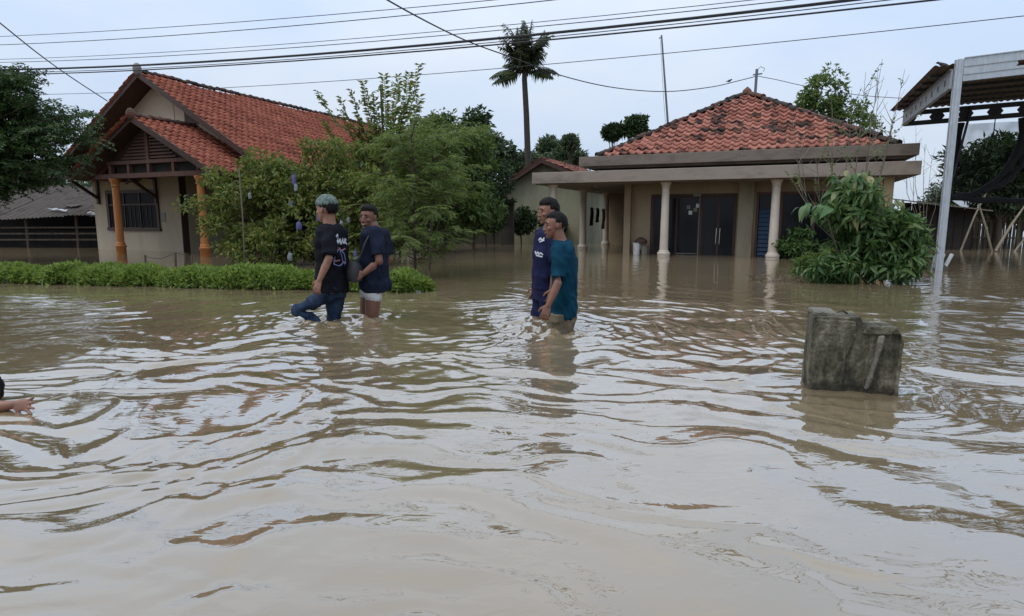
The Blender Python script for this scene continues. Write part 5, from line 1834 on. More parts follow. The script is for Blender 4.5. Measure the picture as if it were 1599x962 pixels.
# ------------------------------------------------------------------ right background: hut, bamboo fence, leaning poles
h0_ = at(1452, 382, 21.5)
hut = empty('dark_hut', (h0_.x, h0_.y, 0), -HA, 'dark plank hut with lean-to sheet roof behind the steel post', 'hut')
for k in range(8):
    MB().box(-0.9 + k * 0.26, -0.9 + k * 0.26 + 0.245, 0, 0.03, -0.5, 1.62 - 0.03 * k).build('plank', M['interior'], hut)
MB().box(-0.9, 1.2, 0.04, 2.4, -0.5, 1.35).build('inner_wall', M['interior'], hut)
MB().add([(-1.3, -0.4, 1.72), (1.6, -0.4, 1.30), (1.6, 2.6, 1.42), (-1.3, 2.6, 1.88), (-1.3, -0.4, 1.76), (1.6, -0.4, 1.34), (1.6, 2.6, 1.46), (-1.3, 2.6, 1.92)], [(0, 1, 5, 4), (1, 2, 6, 5), (2, 3, 7, 6), (3, 0, 4, 7), (4, 5, 6, 7), (3, 2, 1, 0)]).build('roof', M['rusty_sheet'], hut)
f0, f1 = at(1478, 380, 24.0), at(1660, 384, 21.5)
fen = empty('bamboo_fence', ((f0 + f1) / 2).to_2d().to_3d(), 0, 'grey bamboo paling fence at the back of the flooded yard', 'fence')
for k in range(64):
    c = f0.lerp(f1, k / 63)
    hh = rnd.uniform(0.95, 1.35)
    dx, dy = rnd.uniform(-.06, .06), rnd.uniform(-.03, .03)
    MB().tube([(c.x, c.y, -0.5), (c.x + dx, c.y + dy, hh)], rnd.uniform(0.022, 0.04), 6).build('paling', M['bamboo' if k % 3 else 'bark'], fen, False, True)
for z_ in (0.35, 0.95):
    MB().tube([(f0.x, f0.y - 0.05, z_), (f1.x, f1.y - 0.05, z_ + 0.02)], 0.028, 6).build('rail', M['bamboo'], fen, False, True)
lt0 = at(1575, 322, 25.5)
lt = empty('lean_to', (lt0.x, lt0.y, 0), -HA, 'low grey sheet roof showing above the bamboo fence', 'shed')
for k in range(4):
    x0 = -1.6 + k * 1.0
    MB().add([(x0, -0.6, 1.42 + 0.02 * k), (x0 + 1.03, -0.6, 1.44 + 0.02 * k), (x0 + 1.03, 1.6, 1.86), (x0, 1.6, 1.84), (x0, -0.6, 1.45 + 0.02 * k), (x0 + 1.03, -0.6, 1.47 + 0.02 * k), (x0 + 1.03, 1.6, 1.89), (x0, 1.6, 1.87)], [(0, 1, 5, 4), (1, 2, 6, 5), (2, 3, 7, 6), (3, 0, 4, 7), (4, 5, 6, 7), (3, 2, 1, 0)]).build('roof_sheet', M['sheet_white' if k % 2 else 'galv_dull'], lt)
for x_ in (-1.5, 0.5, 2.3):
    MB().tube([(x_, 0, -0.5), (x_, 0, 1.5)], 0.05, 6).build('post', M['bark'], lt)
for k, (ax0, ay0, bx0, by0, Y, r, lab) in enumerate(((1500, 382, 1545, 292, 20.5, 0.032, 'pole propped up towards the net from the left'), (1552, 385, 1528, 318, 19.8, 0.035, 'short forked pole leaning left from the drowned stump'), (1556, 378, 1600, 322, 19.9, 0.045, 'pale thick branch leaning right from the drowned stump'), (1585, 380, 1625, 350, 20.0, 0.035, 'low branch slanting out past the frame of the yard'))):
    a, c = at(ax0, ay0, Y), at(bx0, by0, Y + 0.3)
    md = a.lerp(c, 0.5) + Vector((rnd.uniform(-.05, .05), 0, rnd.uniform(-.05, .05)))
    o = MB().tube([a - Vector((0, 0, 0.3)), md, c], [r, r * 0.85, r * 0.6], 7).build('leaning_pole', M['bamboo'], smooth=True)
    tag(o, lab, 'pole', 'poles leaning in the back yard')
sp = onwater(1553, 386)
o = MB().loft([(sp + Vector((0.0, 0, z)), (a_, 0, 0), (0, a_, 0)) for z, a_ in ((-0.5, 0.2), (0.0, 0.16), (0.12, 0.14), (0.2, 0.15), (0.23, 0.06))], 9).build('tree_stump', M['bark'], smooth=True)
tag(o, 'dark drowned tree stump with branches leaning from it', 'stump')

# ------------------------------------------------------------------ wires
WP = Vector((0, 9.5, 0))                                   # the roadside line runs parallel to the houses


def on_plane(px, py, P0, n):
    d = sight(px, py)
    c = Vector((0, 0, CAMZ))
    return c + d * ((P0 - c).dot(n) / d.dot(n))


def wire(label, pts, r, off=0.0, name='power_line', m='cable', group='overhead lines along the road', extend=True):
    P0 = WP + UV * off
    ps = [on_plane(x, y, P0, UV) for x, y in pts]
    s = [(p - P0).dot(VV) for p in ps]
    z = [p.z for p in ps]
    co = np.polyfit(s, z, 2 if len(pts) > 2 else 1)
    if co[0] < 0 and len(co) == 3:
        co = np.polyfit(s, z, 1)
    out = []
    for k in range(41):
        t_ = -26 + 52 * k / 40
        out.append(P0 + VV * t_ + Vector((0, 0, float(np.polyval(co, t_)))))
    o = MB().tube(out, r, 6).build(name, M[m], smooth=True)
    tag(o, label, 'cable', None)
    return o


wire('topmost thin wire of the overhead lines', [(0, 57), (300, 40), (580, 17), (775, 0)], 0.006, 0.6)
wire('second thin wire from the top, slung close beneath the topmost', [(0, 70), (300, 54), (580, 28), (870, 0)], 0.007, 0.5)
wire('thin wire above the thick bundle, upper of a close pair', [(30, 92), (500, 64), (840, 36), (1140, 3)], 0.005, 0.3)
wire('thin wire above the thick bundle, lower of a close pair', [(30, 97), (500, 70), (840, 44), (1200, 3)], 0.006, 0.2)
wire('thick black bundled cable, heaviest of the overhead lines', [(50, 108), (500, 84), (840, 54), (1330, 0)], 0.019, 0.0)
wire('thin wire tucked just below the thick bundled cable', [(50, 113), (500, 89), (840, 60), (1370, 2)], 0.006, -0.1)
wire('medium black cable running below the thick bundle', [(50, 116), (500, 92), (840, 64), (1100, 39), (1455, 0)], 0.011, -0.2)
wire('lone thin wire hanging well below all other overhead lines', [(50, 148), (370, 135), (580, 123), (1100, 79), (1300, 57), (1599, 24)], 0.008, 6.0)


def cable3(label, pts, r, name='service_cable'):
    ps = [Vector(p) for p in pts]
    out = []
    n = len(ps)
    for i in range(n - 1):
        p0, p1, p2, p3 = ps[max(i - 1, 0)], ps[i], ps[i + 1], ps[min(i + 2, n - 1)]
        for k in range(6):
            t_ = k / 6
            out.append(0.5 * ((2 * p1) + (p2 - p0) * t_ + (2 * p0 - 5 * p1 + 4 * p2 - p3) * t_ ** 2 + (3 * p1 - p0 - 3 * p2 + p3) * t_ ** 3))
    out.append(ps[-1])
    o = MB().tube(out, r, 6).build(name, M['cable'], smooth=True)
    tag(o, label, 'cable')
    return o


AP = RH.matrix_world @ Vector((2.1, 5.0, 5.0))             # service mast behind the ridge
mt = at(1183, 110, AP.y)
cable3('sagging service cable from the road to the roof mast', [at(520, -60, 9.6), at(605, 0, 10.5), at(720, 60, 13), at(800, 90, 15), at(880, 119, 17), at(960, 137, 18.5), at(1040, 143, 20), at(1110, 136, 20.7), at(1150, 127, mt.y - 0.2), at(1181, 119, mt.y)], 0.013)
cable3('thin cable leading right from the roof mast', [at(1184, 119, mt.y), at(1215, 125, mt.y), at(1255, 134, mt.y + .2), at(1330, 147, mt.y + .5), at(1400, 153, mt.y + 1), at(1520, 158, mt.y + 2)], 0.010)
cable3('drop cable running from the road down to the gabled house', [at(-40, 5, 12.5), at(0, 36, 14), at(60, 84, 16), at(110, 120, 18), at(168, 158, 19.5)], 0.014)
mast = empty('service_mast', (mt.x, mt.y, 4.5), 0, 'short steel service mast above the hipped roof', 'mast')
MB().tube([(mt.x - 0.05, mt.y, 4.4), at(1182, 108, mt.y)], 0.045, 8).build('mast_tube', M['iron_pole'], mast, True, True)
MB().bar(at(1176, 117, mt.y), at(1190, 115, mt.y), 0.04, 0.04).build('cross_arm', M['iron_pole'], mast, False, True)
MB().tube([at(1183, 109, mt.y), at(1188, 104, mt.y), at(1194, 107, mt.y), at(1192, 112, mt.y)], 0.010, 5).build('goose_neck', M['cable'], mast, True, True)
bird(at(1139, 129.5, 20.9), 0.4, 'small dark bird perched on the sagging service cable')
ant = empty('antenna_pole', at(1046, 215, 23).to_2d().to_3d(), 0, 'tall thin steel antenna pole rising behind the hipped roof', 'pole')
pa, pc_ = at(1047, 250, 23), at(1033, 55, 23)
MB().tube([pa, pa.lerp(pc_, 0.45), pc_], [0.045, 0.04, 0.03], 8).build('pole_tube', M['iron_pole'], ant, True, True)
MB().bar(at(1029, 60, 23), at(1034, 57, 23), 0.03, 0.03).build('stub_arm', M['iron_pole'], ant, False, True)
MB().tube([pa, Vector((pa.x, pa.y, -0.4))], 0.045, 8).build('pole_foot', M['iron_pole'], ant, True, True)
MB().tube([at(1031, 60, 23), at(1036, 150, 23), at(1042, 230, 23)], 0.006, 4).build('guy_wire', M['cable'], ant, False, True)

# ------------------------------------------------------------------ small things round the gabled house and hedge
o = MB().tube([onwater(382, 416) - Vector((0, 0, 0.3)), at(379, 340, 12.4), at(373, 262, 12.4)], [0.016, 0.013, 0.010], 6).build('thin_stake', M['bamboo'], smooth=True)
tag(o, 'thin pale bamboo stake standing before the fruit tree', 'stake')
for k, (px, y0, y1) in enumerate(((228, 418, 398), (273, 420, 394), (287, 420, 396), (300, 418, 400))):
    a = at(px, y0, 12.6)
    o = MB().tube([Vector((a.x, a.y, -0.4)), at(px + rnd.uniform(-3, 3), y1, 12.6)], [0.03, 0.02], 6).build('fence_stake', M['bark'], smooth=True)
    tag(o, ['short dark stake at the slack end of the wire behind the hedge', 'taller stake where the wire behind the hedge is knotted', 'stake right beside the knotted one behind the hedge', 'short stake at the porch end of the wire behind the hedge'][k], 'stake', 'stakes behind the hedge')
wf = cable3('thin slack wire strung between the stakes behind the hedge', [at(228, 401, 12.6), at(250, 404, 12.6), at(273, 396, 12.6), at(287, 398, 12.6), at(300, 402, 12.6)], 0.006, 'fence_wire')
for k, (px, py, Y, w, h, col_, lab) in enumerate(((459, 280, 13.3, 7, 18, 'p', 'purple fruit bag tied above a white one in the fruit tree'), (462, 292, 13.25, 6, 12, 'w', 'white fruit bag under the purple one high in the tree'), (467, 352, 13.1, 9, 14, 'p', 'purple fruit bag hanging in the middle of the tree'), (497, 338, 13.2, 7, 14, 'p', 'purple fruit bag behind the ash-haired man'), (390, 305, 13.4, 5, 10, 'w', 'pale fruit bag on the upper left branches'), (533, 350, 13.2, 6, 14, 'w', 'white fruit bag behind the shoulder of the ash-haired man'), (544, 343, 13.3, 5, 9, 'w', 'small dull fruit bag between the two left men'), (555, 398, 12.9, 6, 16, 'p', 'purple fruit bag hanging low beside the pouch'), (453, 400, 12.9, 8, 14, 'w', 'greyish fruit bag hanging close to the water'), (455, 318, 13.3, 5, 9, 'p', 'small dark purple bag deep in the foliage'))):
    m_k = 'bag_purple' if col_ == 'p' else 'bag_white'
    if m_k not in M:
        M[m_k] = mat(m_k, [(0.05, 0.048, 0.16), (0.10, 0.095, 0.25)] if col_ == 'p' else [(0.12, 0.145, 0.14), (0.24, 0.27, 0.27)], 0.45, 12, bump=0.5, spec=0.5)
    c = at(px, py, Y)
    sc_ = Y / 950
    W_, H_ = w * sc_ * 0.5, h * sc_ / 2
    bag = empty('fruit_bag', c, 0, lab, 'bag', 'bags tied over the fruit')
    bd = MB()
    bd.loft([(c + Vector((rnd.uniform(-.01, .01), 0, z * H_)), (W_ * a_, 0, 0), (0, W_ * a_ * rnd.uniform(0.35, 0.55), 0)) for z, a_ in ((-1.0, 0.75), (-0.92, 0.9), (-0.45, 1.0), (0.2, 0.95), (0.6, 0.8), (0.78, 0.35), (0.88, 0.5), (1.0, 0.7))], 9)
    bd.build('bag_film', M[m_k], bag, True, True)
    MB().tube([c + Vector((0, 0, H_ * 0.75)), c + Vector((0.01, 0.03, H_ + 0.22))], 0.006, 5).build('stalk', M['bark'], bag, False, True)

# porch odds and ends of the hip-roof house
def rh(x, y, z):
    return RH.matrix_world @ Vector((x, y, z))


for k, (x_, y_, r, h, mm, lab) in enumerate(((-0.92, 0.70, 0.115, 0.44, 'white_plastic', 'white plastic bucket on the porch by the tan pillar'), (-0.68, 0.74, 0.11, 0.36, 'frame_grey', 'grey plastic bucket next to the white one on the porch'))):
    c = rh(x_, y_, FL)
    bk = empty('bucket', c, 0, lab, 'bucket', 'buckets on the porch')
    MB().lathe([(r * 0.8, 0), (r, h), (r * 1.07, h), (r * 1.07, h + 0.02), (r * 0.95, h + 0.02), (r * 0.78, 0.02)], 16, c).build('body', M[mm], bk, True, True)
    MB().tube([c + Vector((r * math.cos(a_), r * math.sin(a_) * 0.3 - r * .9, h * (0.9 - 0.5 * math.sin(a_)))) for a_ in (0, .5, 1, 1.57, 2.1, 2.6, 3.14)], 0.005, 5).build('handle', M['chrome'], bk, True, True)
c = rh(-0.8, 0.72, 0.34)
o = MB().loft([(c + Vector((0, 0, z)), VV * a_, UV * a_ * .6) for z, a_ in ((-0.02, 0.18), (0.05, 0.20), (0.12, 0.13), (0.17, 0.05))], 11).build('dark_cloth', M['dark_wood'], smooth=True)
tag(o, 'bundle of dark cloth heaped over the porch buckets', 'cloth')
c = rh(-1.7, 6.2, 0.22)
o = MB().loft([(c + Vector((0, 0, z)), VV * a_, UV * a_ * .6) for z, a_ in ((-0.3, 0.36), (0.0, 0.40), (0.15, 0.30), (0.28, 0.12))], 11).build('blue_sack', mat('blue_sack', [(0.02, 0.05, 0.20), (0.05, 0.10, 0.32)], 0.6, 8, bump=0.5), smooth=True)
tag(o, 'blue plastic sack heaped at the back of the veranda', 'sack')
# washing on a line at the veranda corner
ln0, ln1 = rh(-3.2, 3.4, 1.45), rh(-3.2, 6.2, 1.42)
wl_ = empty('clothes_line', ln0.to_2d().to_3d(), 0, 'clothes line with dark washing tied between the veranda columns', 'clothes line')
MB().tube([ln0, ln0.lerp(ln1, .5) - Vector((0, 0, 0.05)), ln1], 0.006, 5).build('cord', M['cable'], wl_, False, True)
for k, (t_, w_, h_, mm) in enumerate(((0.12, 0.36, 0.62, 'dark_wood'), (0.40, 0.34, 0.50, 'cable'), (0.7, 0.4, 0.75, 'plaster_cream'))):
    c = ln0.lerp(ln1, t_)
    vs, fs = [], []
    for j in range(5):
        for i in range(7):
            vs.append(c + UV * (w_ * (i / 6 - 0.5)) + VV * 0.03 * math.sin(i * 2.1 + j) - Vector((0, 0, h_ * j / 4 + 0.02 * math.sin(i * 1.7))))
    for j in range(4):
        for i in range(6):
            a = j * 7 + i
            fs.append((a, a + 1, a + 8, a + 7))
    o = MB().add(vs, fs).build('garment', M[mm], None, True)
    o.modifiers.new('solid', 'SOLIDIFY').thickness = 0.012
    tag(o, ['short dark garment nearest the porch corner on the line', 'black garment in the middle of the clothes line', 'long pale garment at the far end of the clothes line'][k], 'clothing')
# bits of floating litter at the hedge end
for px, py, w_, lab in ((661, 452, 0.06, 'white scrap of litter floating at the hedge end'), (653, 456, 0.04, 'small pale scrap floating just off the hedge'), (280, 446, 0.05, 'pale scrap floating along the hedge foot')):
    c = onwater(px, py)
    o = MB().loft([(c + Vector((w_ * x, 0, 0.008)), (0, w_ * 0.5 * a_, 0), (0, 0, 0.016 * a_)) for x, a_ in ((-1, 0.3), (-0.6, 1.0), (0.1, 0.8), (0.7, 1.0), (1, 0.3))], 8).build('floating_scrap', M['white_plastic'], smooth=True)
    tag(o, lab, 'litter', 'litter floating by the hedge')

yw = empty('dark_yard_wall', at(680, 378, 26.5).to_2d().to_3d(), -HA, 'dark weathered yard wall under the dense tree between the houses', 'fence')  # dark yard wall, put in to close the bright gap behind the trees
for k in range(9):
    MB().box(-4.6 + k * 0.92, -4.6 + k * 0.92 + 0.9, 0, 0.12, -0.5, 1.75 + 0.05 * (k % 3)).build('wall_panel', M['yard_wall'], yw)
    MB().box(-4.64 + k * 0.92, -4.56 + k * 0.92, -0.05, 0.17, -0.5, 1.95).build('wall_post', M['yard_wall'], yw)
# ------------------------------------------------------------------ people
from mathutils.bvhtree import BVHTree


def skinned(mb, voxel, smooth_n=6, wrinkle=0.0, seed=0):
    """union of closed shapes as one continuous smooth surface"""
    me = bpy.data.meshes.new('tmp')
    me.from_pydata([tuple(p) for p in mb.v], [], mb.f)
    bm = bmesh.new()
    bm.from_mesh(me)
    bmesh.ops.recalc_face_normals(bm, faces=bm.faces)
    bm.to_mesh(me)
    bm.free()
    ob = bpy.data.objects.new('tmp', me)
    COL.objects.link(ob)
    r = ob.modifiers.new('r', 'REMESH')
    r.mode = 'VOXEL'
    r.voxel_size = voxel
    s = ob.modifiers.new('s', 'SMOOTH')
    s.iterations = smooth_n
    s.factor = 0.5
    dg = bpy.context.evaluated_depsgraph_get()
    out = bpy.data.meshes.new_from_object(ob.evaluated_get(dg))
    bpy.data.objects.remove(ob)
    bpy.data.meshes.remove(me)
    if wrinkle:
        n = len(out.vertices)
        co = np.empty(n * 3, dtype=np.float32)
        out.vertices.foreach_get('co', co)
        co = co.reshape(-1, 3)
        no = np.empty(n * 3, dtype=np.float32)
        out.vertices.foreach_get('normal', no)
        no = no.reshape(-1, 3)
        a = co[:, 0] + co[:, 1] * 0.7
        w = 0.7 * (1 - 2 * np.abs(vnoise(a + 0.35 * co[:, 2], co[:, 2] * 0.5, 300 + seed, 0.06))) + 1.1 * vnoise(a - 0.6 * co[:, 2], co[:, 2], 310 + seed, 0.11)
        co = co + no * (wrinkle * w)[:, None]
        out.vertices.foreach_set('co', co.ravel().astype(np.float32))
    out.polygons.foreach_set('use_smooth', np.ones(len(out.polygons), dtype=bool))
    out.update()
    return out


def limb(mb, pts, rad, n=14):
    mb.tube(pts, list(rad), n)
    for p, r in zip(pts, rad):
        mb.ball(p, ((r, 0, 0), (0, r, 0), (0, 0, r)), 12, 8)


def hand(mb, w, d, side, curl=0.5, sc=1.0, spread=0.12, thumb=0.7):
    """palm, four fingers and a thumb; w wrist, d pointing direction, side towards the thumb"""
    d, side = Vector(d).normalized(), Vector(side)
    side = (side - d * side.dot(d)).normalized()
    n = d.cross(side).normalized()
    w = Vector(w)
    mb.loft([(w + d * x * sc, side * a * sc, n * b * sc) for x, a, b in ((-0.02, 0.024, 0.019), (0.01, 0.028, 0.017), (0.045, 0.040, 0.015), (0.085, 0.041, 0.013), (0.095, 0.036, 0.010))], 14)
    for i, ln in enumerate((0.072, 0.080, 0.074, 0.058)):
        off = 0.030 - 0.020 * i
        b0 = w + (d * 0.085 + side * off) * sc
        dd = (d + side * (spread * (1.5 - i))).normalized()
        pts, a, p = [b0], 0.0, b0
        for f in (0.42, 0.33, 0.25):
            a += curl * (0.7 if f > 0.4 else 1.0) * (1 + 0.12 * i)
            p = p + (dd * math.cos(a) + n * math.sin(a)) * (ln * f * sc)
            pts.append(p)
        limb(mb, pts, [0.0106 * sc, 0.0100 * sc, 0.0094 * sc, 0.0086 * sc], 8)
    t0 = w + (d * 0.022 + side * 0.026) * sc
    t1 = t0 + (d * 0.6 + side * thumb + n * 0.25).normalized() * 0.042 * sc
    t2 = t1 + (d * 0.85 + side * thumb * 0.5 + n * 0.3).normalized() * 0.034 * sc
    limb(mb, [t0, t1, t2], [0.015 * sc, 0.0125 * sc, 0.0105 * sc], 8)


def head(mb, c, f, u, sc=1.0):
    """skull, jaw, brow, nose, lips, ears; returns frame"""
    f = Vector(f).normalized()
    u = Vector(u)
    u = (u - f * u.dot(f)).normalized()
    l = u.cross(f).normalized()
    c = Vector(c)

    def P(a, b, d):
        return c + (f * a + l * b + u * d) * sc
    mb.ball(P(-0.014, 0, 0.026), (f * 0.099 * sc, l * 0.077 * sc, u * 0.090 * sc), 22, 14)
    mb.loft([(P(a, 0, d), f * hf * sc, l * hl * sc) for d, a, hf, hl in ((0.05, 0.014, 0.068, 0.066), (0.02, 0.018, 0.072, 0.068), (-0.02, 0.021, 0.068, 0.066), (-0.055, 0.025, 0.062, 0.058), (-0.085, 0.034, 0.047, 0.045), (-0.106, 0.044, 0.030, 0.028), (-0.114, 0.048, 0.015, 0.015))], 22)
    limb(mb, [P(0.086, 0, 0.018), P(0.098, 0, -0.008), P(0.104, 0, -0.030)], [0.008 * sc, 0.010 * sc, 0.0125 * sc], 10)
    for s in (-1, 1):
        mb.ball(P(0.094, s * 0.013, -0.034), (f * 0.012 * sc, l * 0.010 * sc, u * 0.008 * sc), 8, 6)
        mb.ball(P(-0.006, s * 0.079, -0.002), ((f * 0.017 - l * s * 0.006) * sc, l * 0.008 * sc, u * 0.030 * sc), 10, 8)
        mb.ball(P(0.076, s * 0.030, 0.030), (f * 0.012 * sc, l * 0.026 * sc, u * 0.008 * sc), 10, 6)
        mb.ball(P(0.060, s * 0.043, -0.022), (f * 0.024 * sc, l * 0.020 * sc, u * 0.020 * sc), 10, 6)
    mb.ball(P(0.089, 0, -0.058), (f * 0.009 * sc, l * 0.024 * sc, u * 0.006 * sc), 12, 6)
    mb.ball(P(0.087, 0, -0.070), (f * 0.010 * sc, l * 0.021 * sc, u * 0.007 * sc), 12, 6)
    mb.ball(P(0.070, 0, -0.100), (f * 0.018 * sc, l * 0.020 * sc, u * 0.014 * sc), 12, 6)
    return P, f, l, u


def hair_shell(P, f, l, u, sc, line, thick, seed, top=0.0, fringe=0.0):
    """hair cap: grows out of the scalp where line(df, dl) allows it"""
    n, m = 64, 44
    vs, fs = [], []
    c = P(-0.014, 0, 0.026)
    r_ = random.Random(seed)
    nz = np.random.default_rng(seed).uniform(-1, 1, (m + 1, n))
    jit = np.random.default_rng(seed + 1).uniform(-1, 1, n)
    tuft = np.random.default_rng(seed + 2).uniform(-1, 1, n)
    for i in range(m + 1):
        ph = math.pi * i / m
        for k in range(n):
            t = 2 * math.pi * k / n
            df, dl, du = math.sin(ph) * math.cos(t), math.sin(ph) * math.sin(t), math.cos(ph)
            lim = line(df, abs(dl)) + 0.07 * jit[k]
            g = max(0.0, min(1.0, (du - lim) / 0.22 + 0.5))
            th = thick * g + top * max(0, du) ** 2 * g + fringe * max(0, df) * max(0, du) * g
            th += (nz[i, k] * 0.003 + tuft[k] * 0.0045 * math.sin(ph)) * g
            if g < 0.02:
                th = -0.014
            vs.append(c + f * df * (0.099 + th) * sc + l * dl * (0.077 + th) * sc + u * du * (0.090 + th) * sc)
    for i in range(m):
        for k in range(n):
            k2 = (k + 1) % n
            fs.append((i * n + k, (i + 1) * n + k, (i + 1) * n + k2, i * n + k2))
    b = MB()
    b.add(vs, fs)
    return b


def skin_mat(name, c):
    m = bpy.data.materials.new(name)
    nt, N, L, b = nodes_of(m)
    tc = N.new('ShaderNodeTexCoord')
    n1 = N.new('ShaderNodeTexNoise')
    n1.inputs['Scale'].default_value = 14
    n1.inputs['Detail'].default_value = 5
    L.new(tc.outputs['Object'], n1.inputs['Vector'])
    r = ramp(nt, [tuple(q * 0.82 for q in c), c, (c[0] * 1.15, c[1] * 1.08, c[2] * 1.05)], [0.3, 0.5, 0.72])
    L.new(n1.outputs['Fac'], r.inputs['Fac'])
    L.new(r.outputs['Color'], b.inputs['Base Color'])
    b.inputs['Roughness'].default_value = 0.48
    b.inputs['Specular IOR Level'].default_value = 0.4
    b.inputs['Subsurface Weight'].default_value = 0.12
    b.inputs['Subsurface Radius'].default_value = (0.012, 0.005, 0.003)
    b.inputs['Subsurface Scale'].default_value = 0.4
    return m


def cloth_mat(name, cols, rough=0.85, scale=9, sheen=0.15):
    m = mat(name, cols, rough, scale, bump=0.25, bscale=90, spec=0.08)
    return m


HAIR_BLACK = mat('hair_black', [(0.004, 0.0035, 0.0035), (0.012, 0.010, 0.009)], 0.5, 60, bump=0.6, bscale=180, stretch=(1, 1, 0.2), spec=0.15)
HAIR_ASH = mat('hair_ash', [(0.03, 0.045, 0.04), (0.14, 0.18, 0.16), (0.26, 0.30, 0.27)], 0.6, 45, bump=0.7, bscale=160, stretch=(1, 1, 0.25), spec=0.15)
EYE = mat('eye_dark', [(0.01, 0.008, 0.007), (0.02, 0.015, 0.012)], 0.2, 5, bump=0)
TEETH = mat('teeth', [(0.42, 0.38, 0.33), (0.5, 0.46, 0.4)], 0.35, 9, bump=0)
SK = [skin_mat('skin_light', (0.27, 0.135, 0.088)), skin_mat('skin_brown', (0.17, 0.075, 0.047)), skin_mat('skin_mid', (0.22, 0.105, 0.068)), skin_mat('skin_tan', (0.20, 0.095, 0.060))]
LIP = mat('lip', [(0.13, 0.05, 0.042), (0.16, 0.065, 0.052)], 0.5, 20, bump=0)


def face_parts(root, P, f, l, u, sc, smile=False, looking=0.0):
    for s in (-1, 1):
        MB().ball(P(0.079, s * 0.030 + looking, 0.010), (f * 0.008 * sc, l * 0.014 * sc, u * 0.0055 * sc), 10, 6).build('eye', EYE, root, True, True)
        b = MB()
        b.tube([P(0.088, s * 0.012, 0.030), P(0.088, s * 0.030, 0.036), P(0.078, s * 0.048, 0.031)], [0.004 * sc, 0.005 * sc, 0.003 * sc], 6)
        b.build('eyebrow', HAIR_BLACK, root, True, True)
    if smile:
        b = MB()
        b.loft([(P(0.0975 - abs(t) ** 2 * 0.018, t * 0.024, -0.063 + abs(t) ** 2 * 0.008), f * 0.004 * sc, u * (0.0058 * (1 - 0.75 * abs(t))) * sc) for t in (-1, -0.6, -0.2, 0.2, 0.6, 1)], 8)
        b.build('teeth', TEETH, root, True, True)
    else:
        MB().tube([P(0.086, -0.023, -0.064), P(0.098, -0.008, -0.063), P(0.098, 0.008, -0.063), P(0.086, 0.023, -0.064)], 0.0035 * sc, 6).build('lips', LIP, root, True, True)


def decal(strokes, width, m, name, parent, bvh, origin, right, up, cast, lift=0.004):
    """printed strokes laid on a garment; strokes in metres in the right/up plane"""
    vs, fs = [], []
    for st in strokes:
        pts = []
        for (x0, y0), (x1, y1) in zip(st[:-1], st[1:]):
            for k in range(4):
                t = k / 4
                pts.append((x0 + (x1 - x0) * t, y0 + (y1 - y0) * t))
        pts.append(st[-1])
        row = []
        for i, (x, y) in enumerate(pts):
            a, b = pts[max(0, i - 1)], pts[min(len(pts) - 1, i + 1)]
            dx, dy = b[0] - a[0], b[1] - a[1]
            q = math.hypot(dx, dy) or 1
            nx, ny = -dy / q * width / 2, dx / q * width / 2
            pr = []
            for sg in (-1, 1):
                o = origin + right * (x + nx * sg) + up * (y + ny * sg) - cast * 0.6
                hit, nor, _, _ = bvh.ray_cast(o, cast)
                pr.append(hit + nor * lift if hit else None)
            row.append(pr)
        for i in range(len(row) - 1):
            q = [row[i][0], row[i][1], row[i + 1][1], row[i + 1][0]]
            if all(p is not None for p in q) and (q[0] - q[2]).length < 0.08:
                k = len(vs)
                vs += [tuple(p) for p in q]
                fs.append((k, k + 1, k + 2, k + 3))
    if vs:
        me = bpy.data.meshes.new(name)
        me.from_pydata(vs, [], fs)
        o = link(name, me, parent, m, True)
        o.modifiers.new('solid', 'SOLIDIFY').thickness = 0.002
        return o


UPZ = Vector((0, 0, 1))
P_WHITE = mat('print_white', [(0.5, 0.52, 0.58), (0.68, 0.70, 0.74)], 0.7, 30, bump=0)
P_PINK = mat('print_pink', [(0.42, 0.18, 0.26), (0.52, 0.28, 0.32)], 0.7, 30, bump=0)
P_BLUE = mat('print_blue', [(0.18, 0.22, 0.48), (0.28, 0.33, 0.60)], 0.7, 30, bump=0)


def Jf(Y0):
    return lambda px, py, dy=0.0: at(px, py, Y0 + dy)


def trunk(mb, J, rings, f, grow=0.0, n=24, power=2.3):
    l = Vector((-f.y, f.x, 0))
    mb.loft([(J(px, py), f * (hf + grow), l * (hl + grow)) for px, py, hf, hl in rings], n, power)


def sleeve(mb, pts, rad):
    rad = [r * k for r, k in zip(rad, (0.96, 0.90, 0.92))]
    mb.tube(pts, rad, 18)
    for p, r in zip(pts[:2], rad[:2]):
        mb.ball(p, ((r, 0, 0), (0, r, 0), (0, 0, r)), 14, 9)


def part_way(a, b, t):
    return Vector(a).lerp(Vector(b), t)


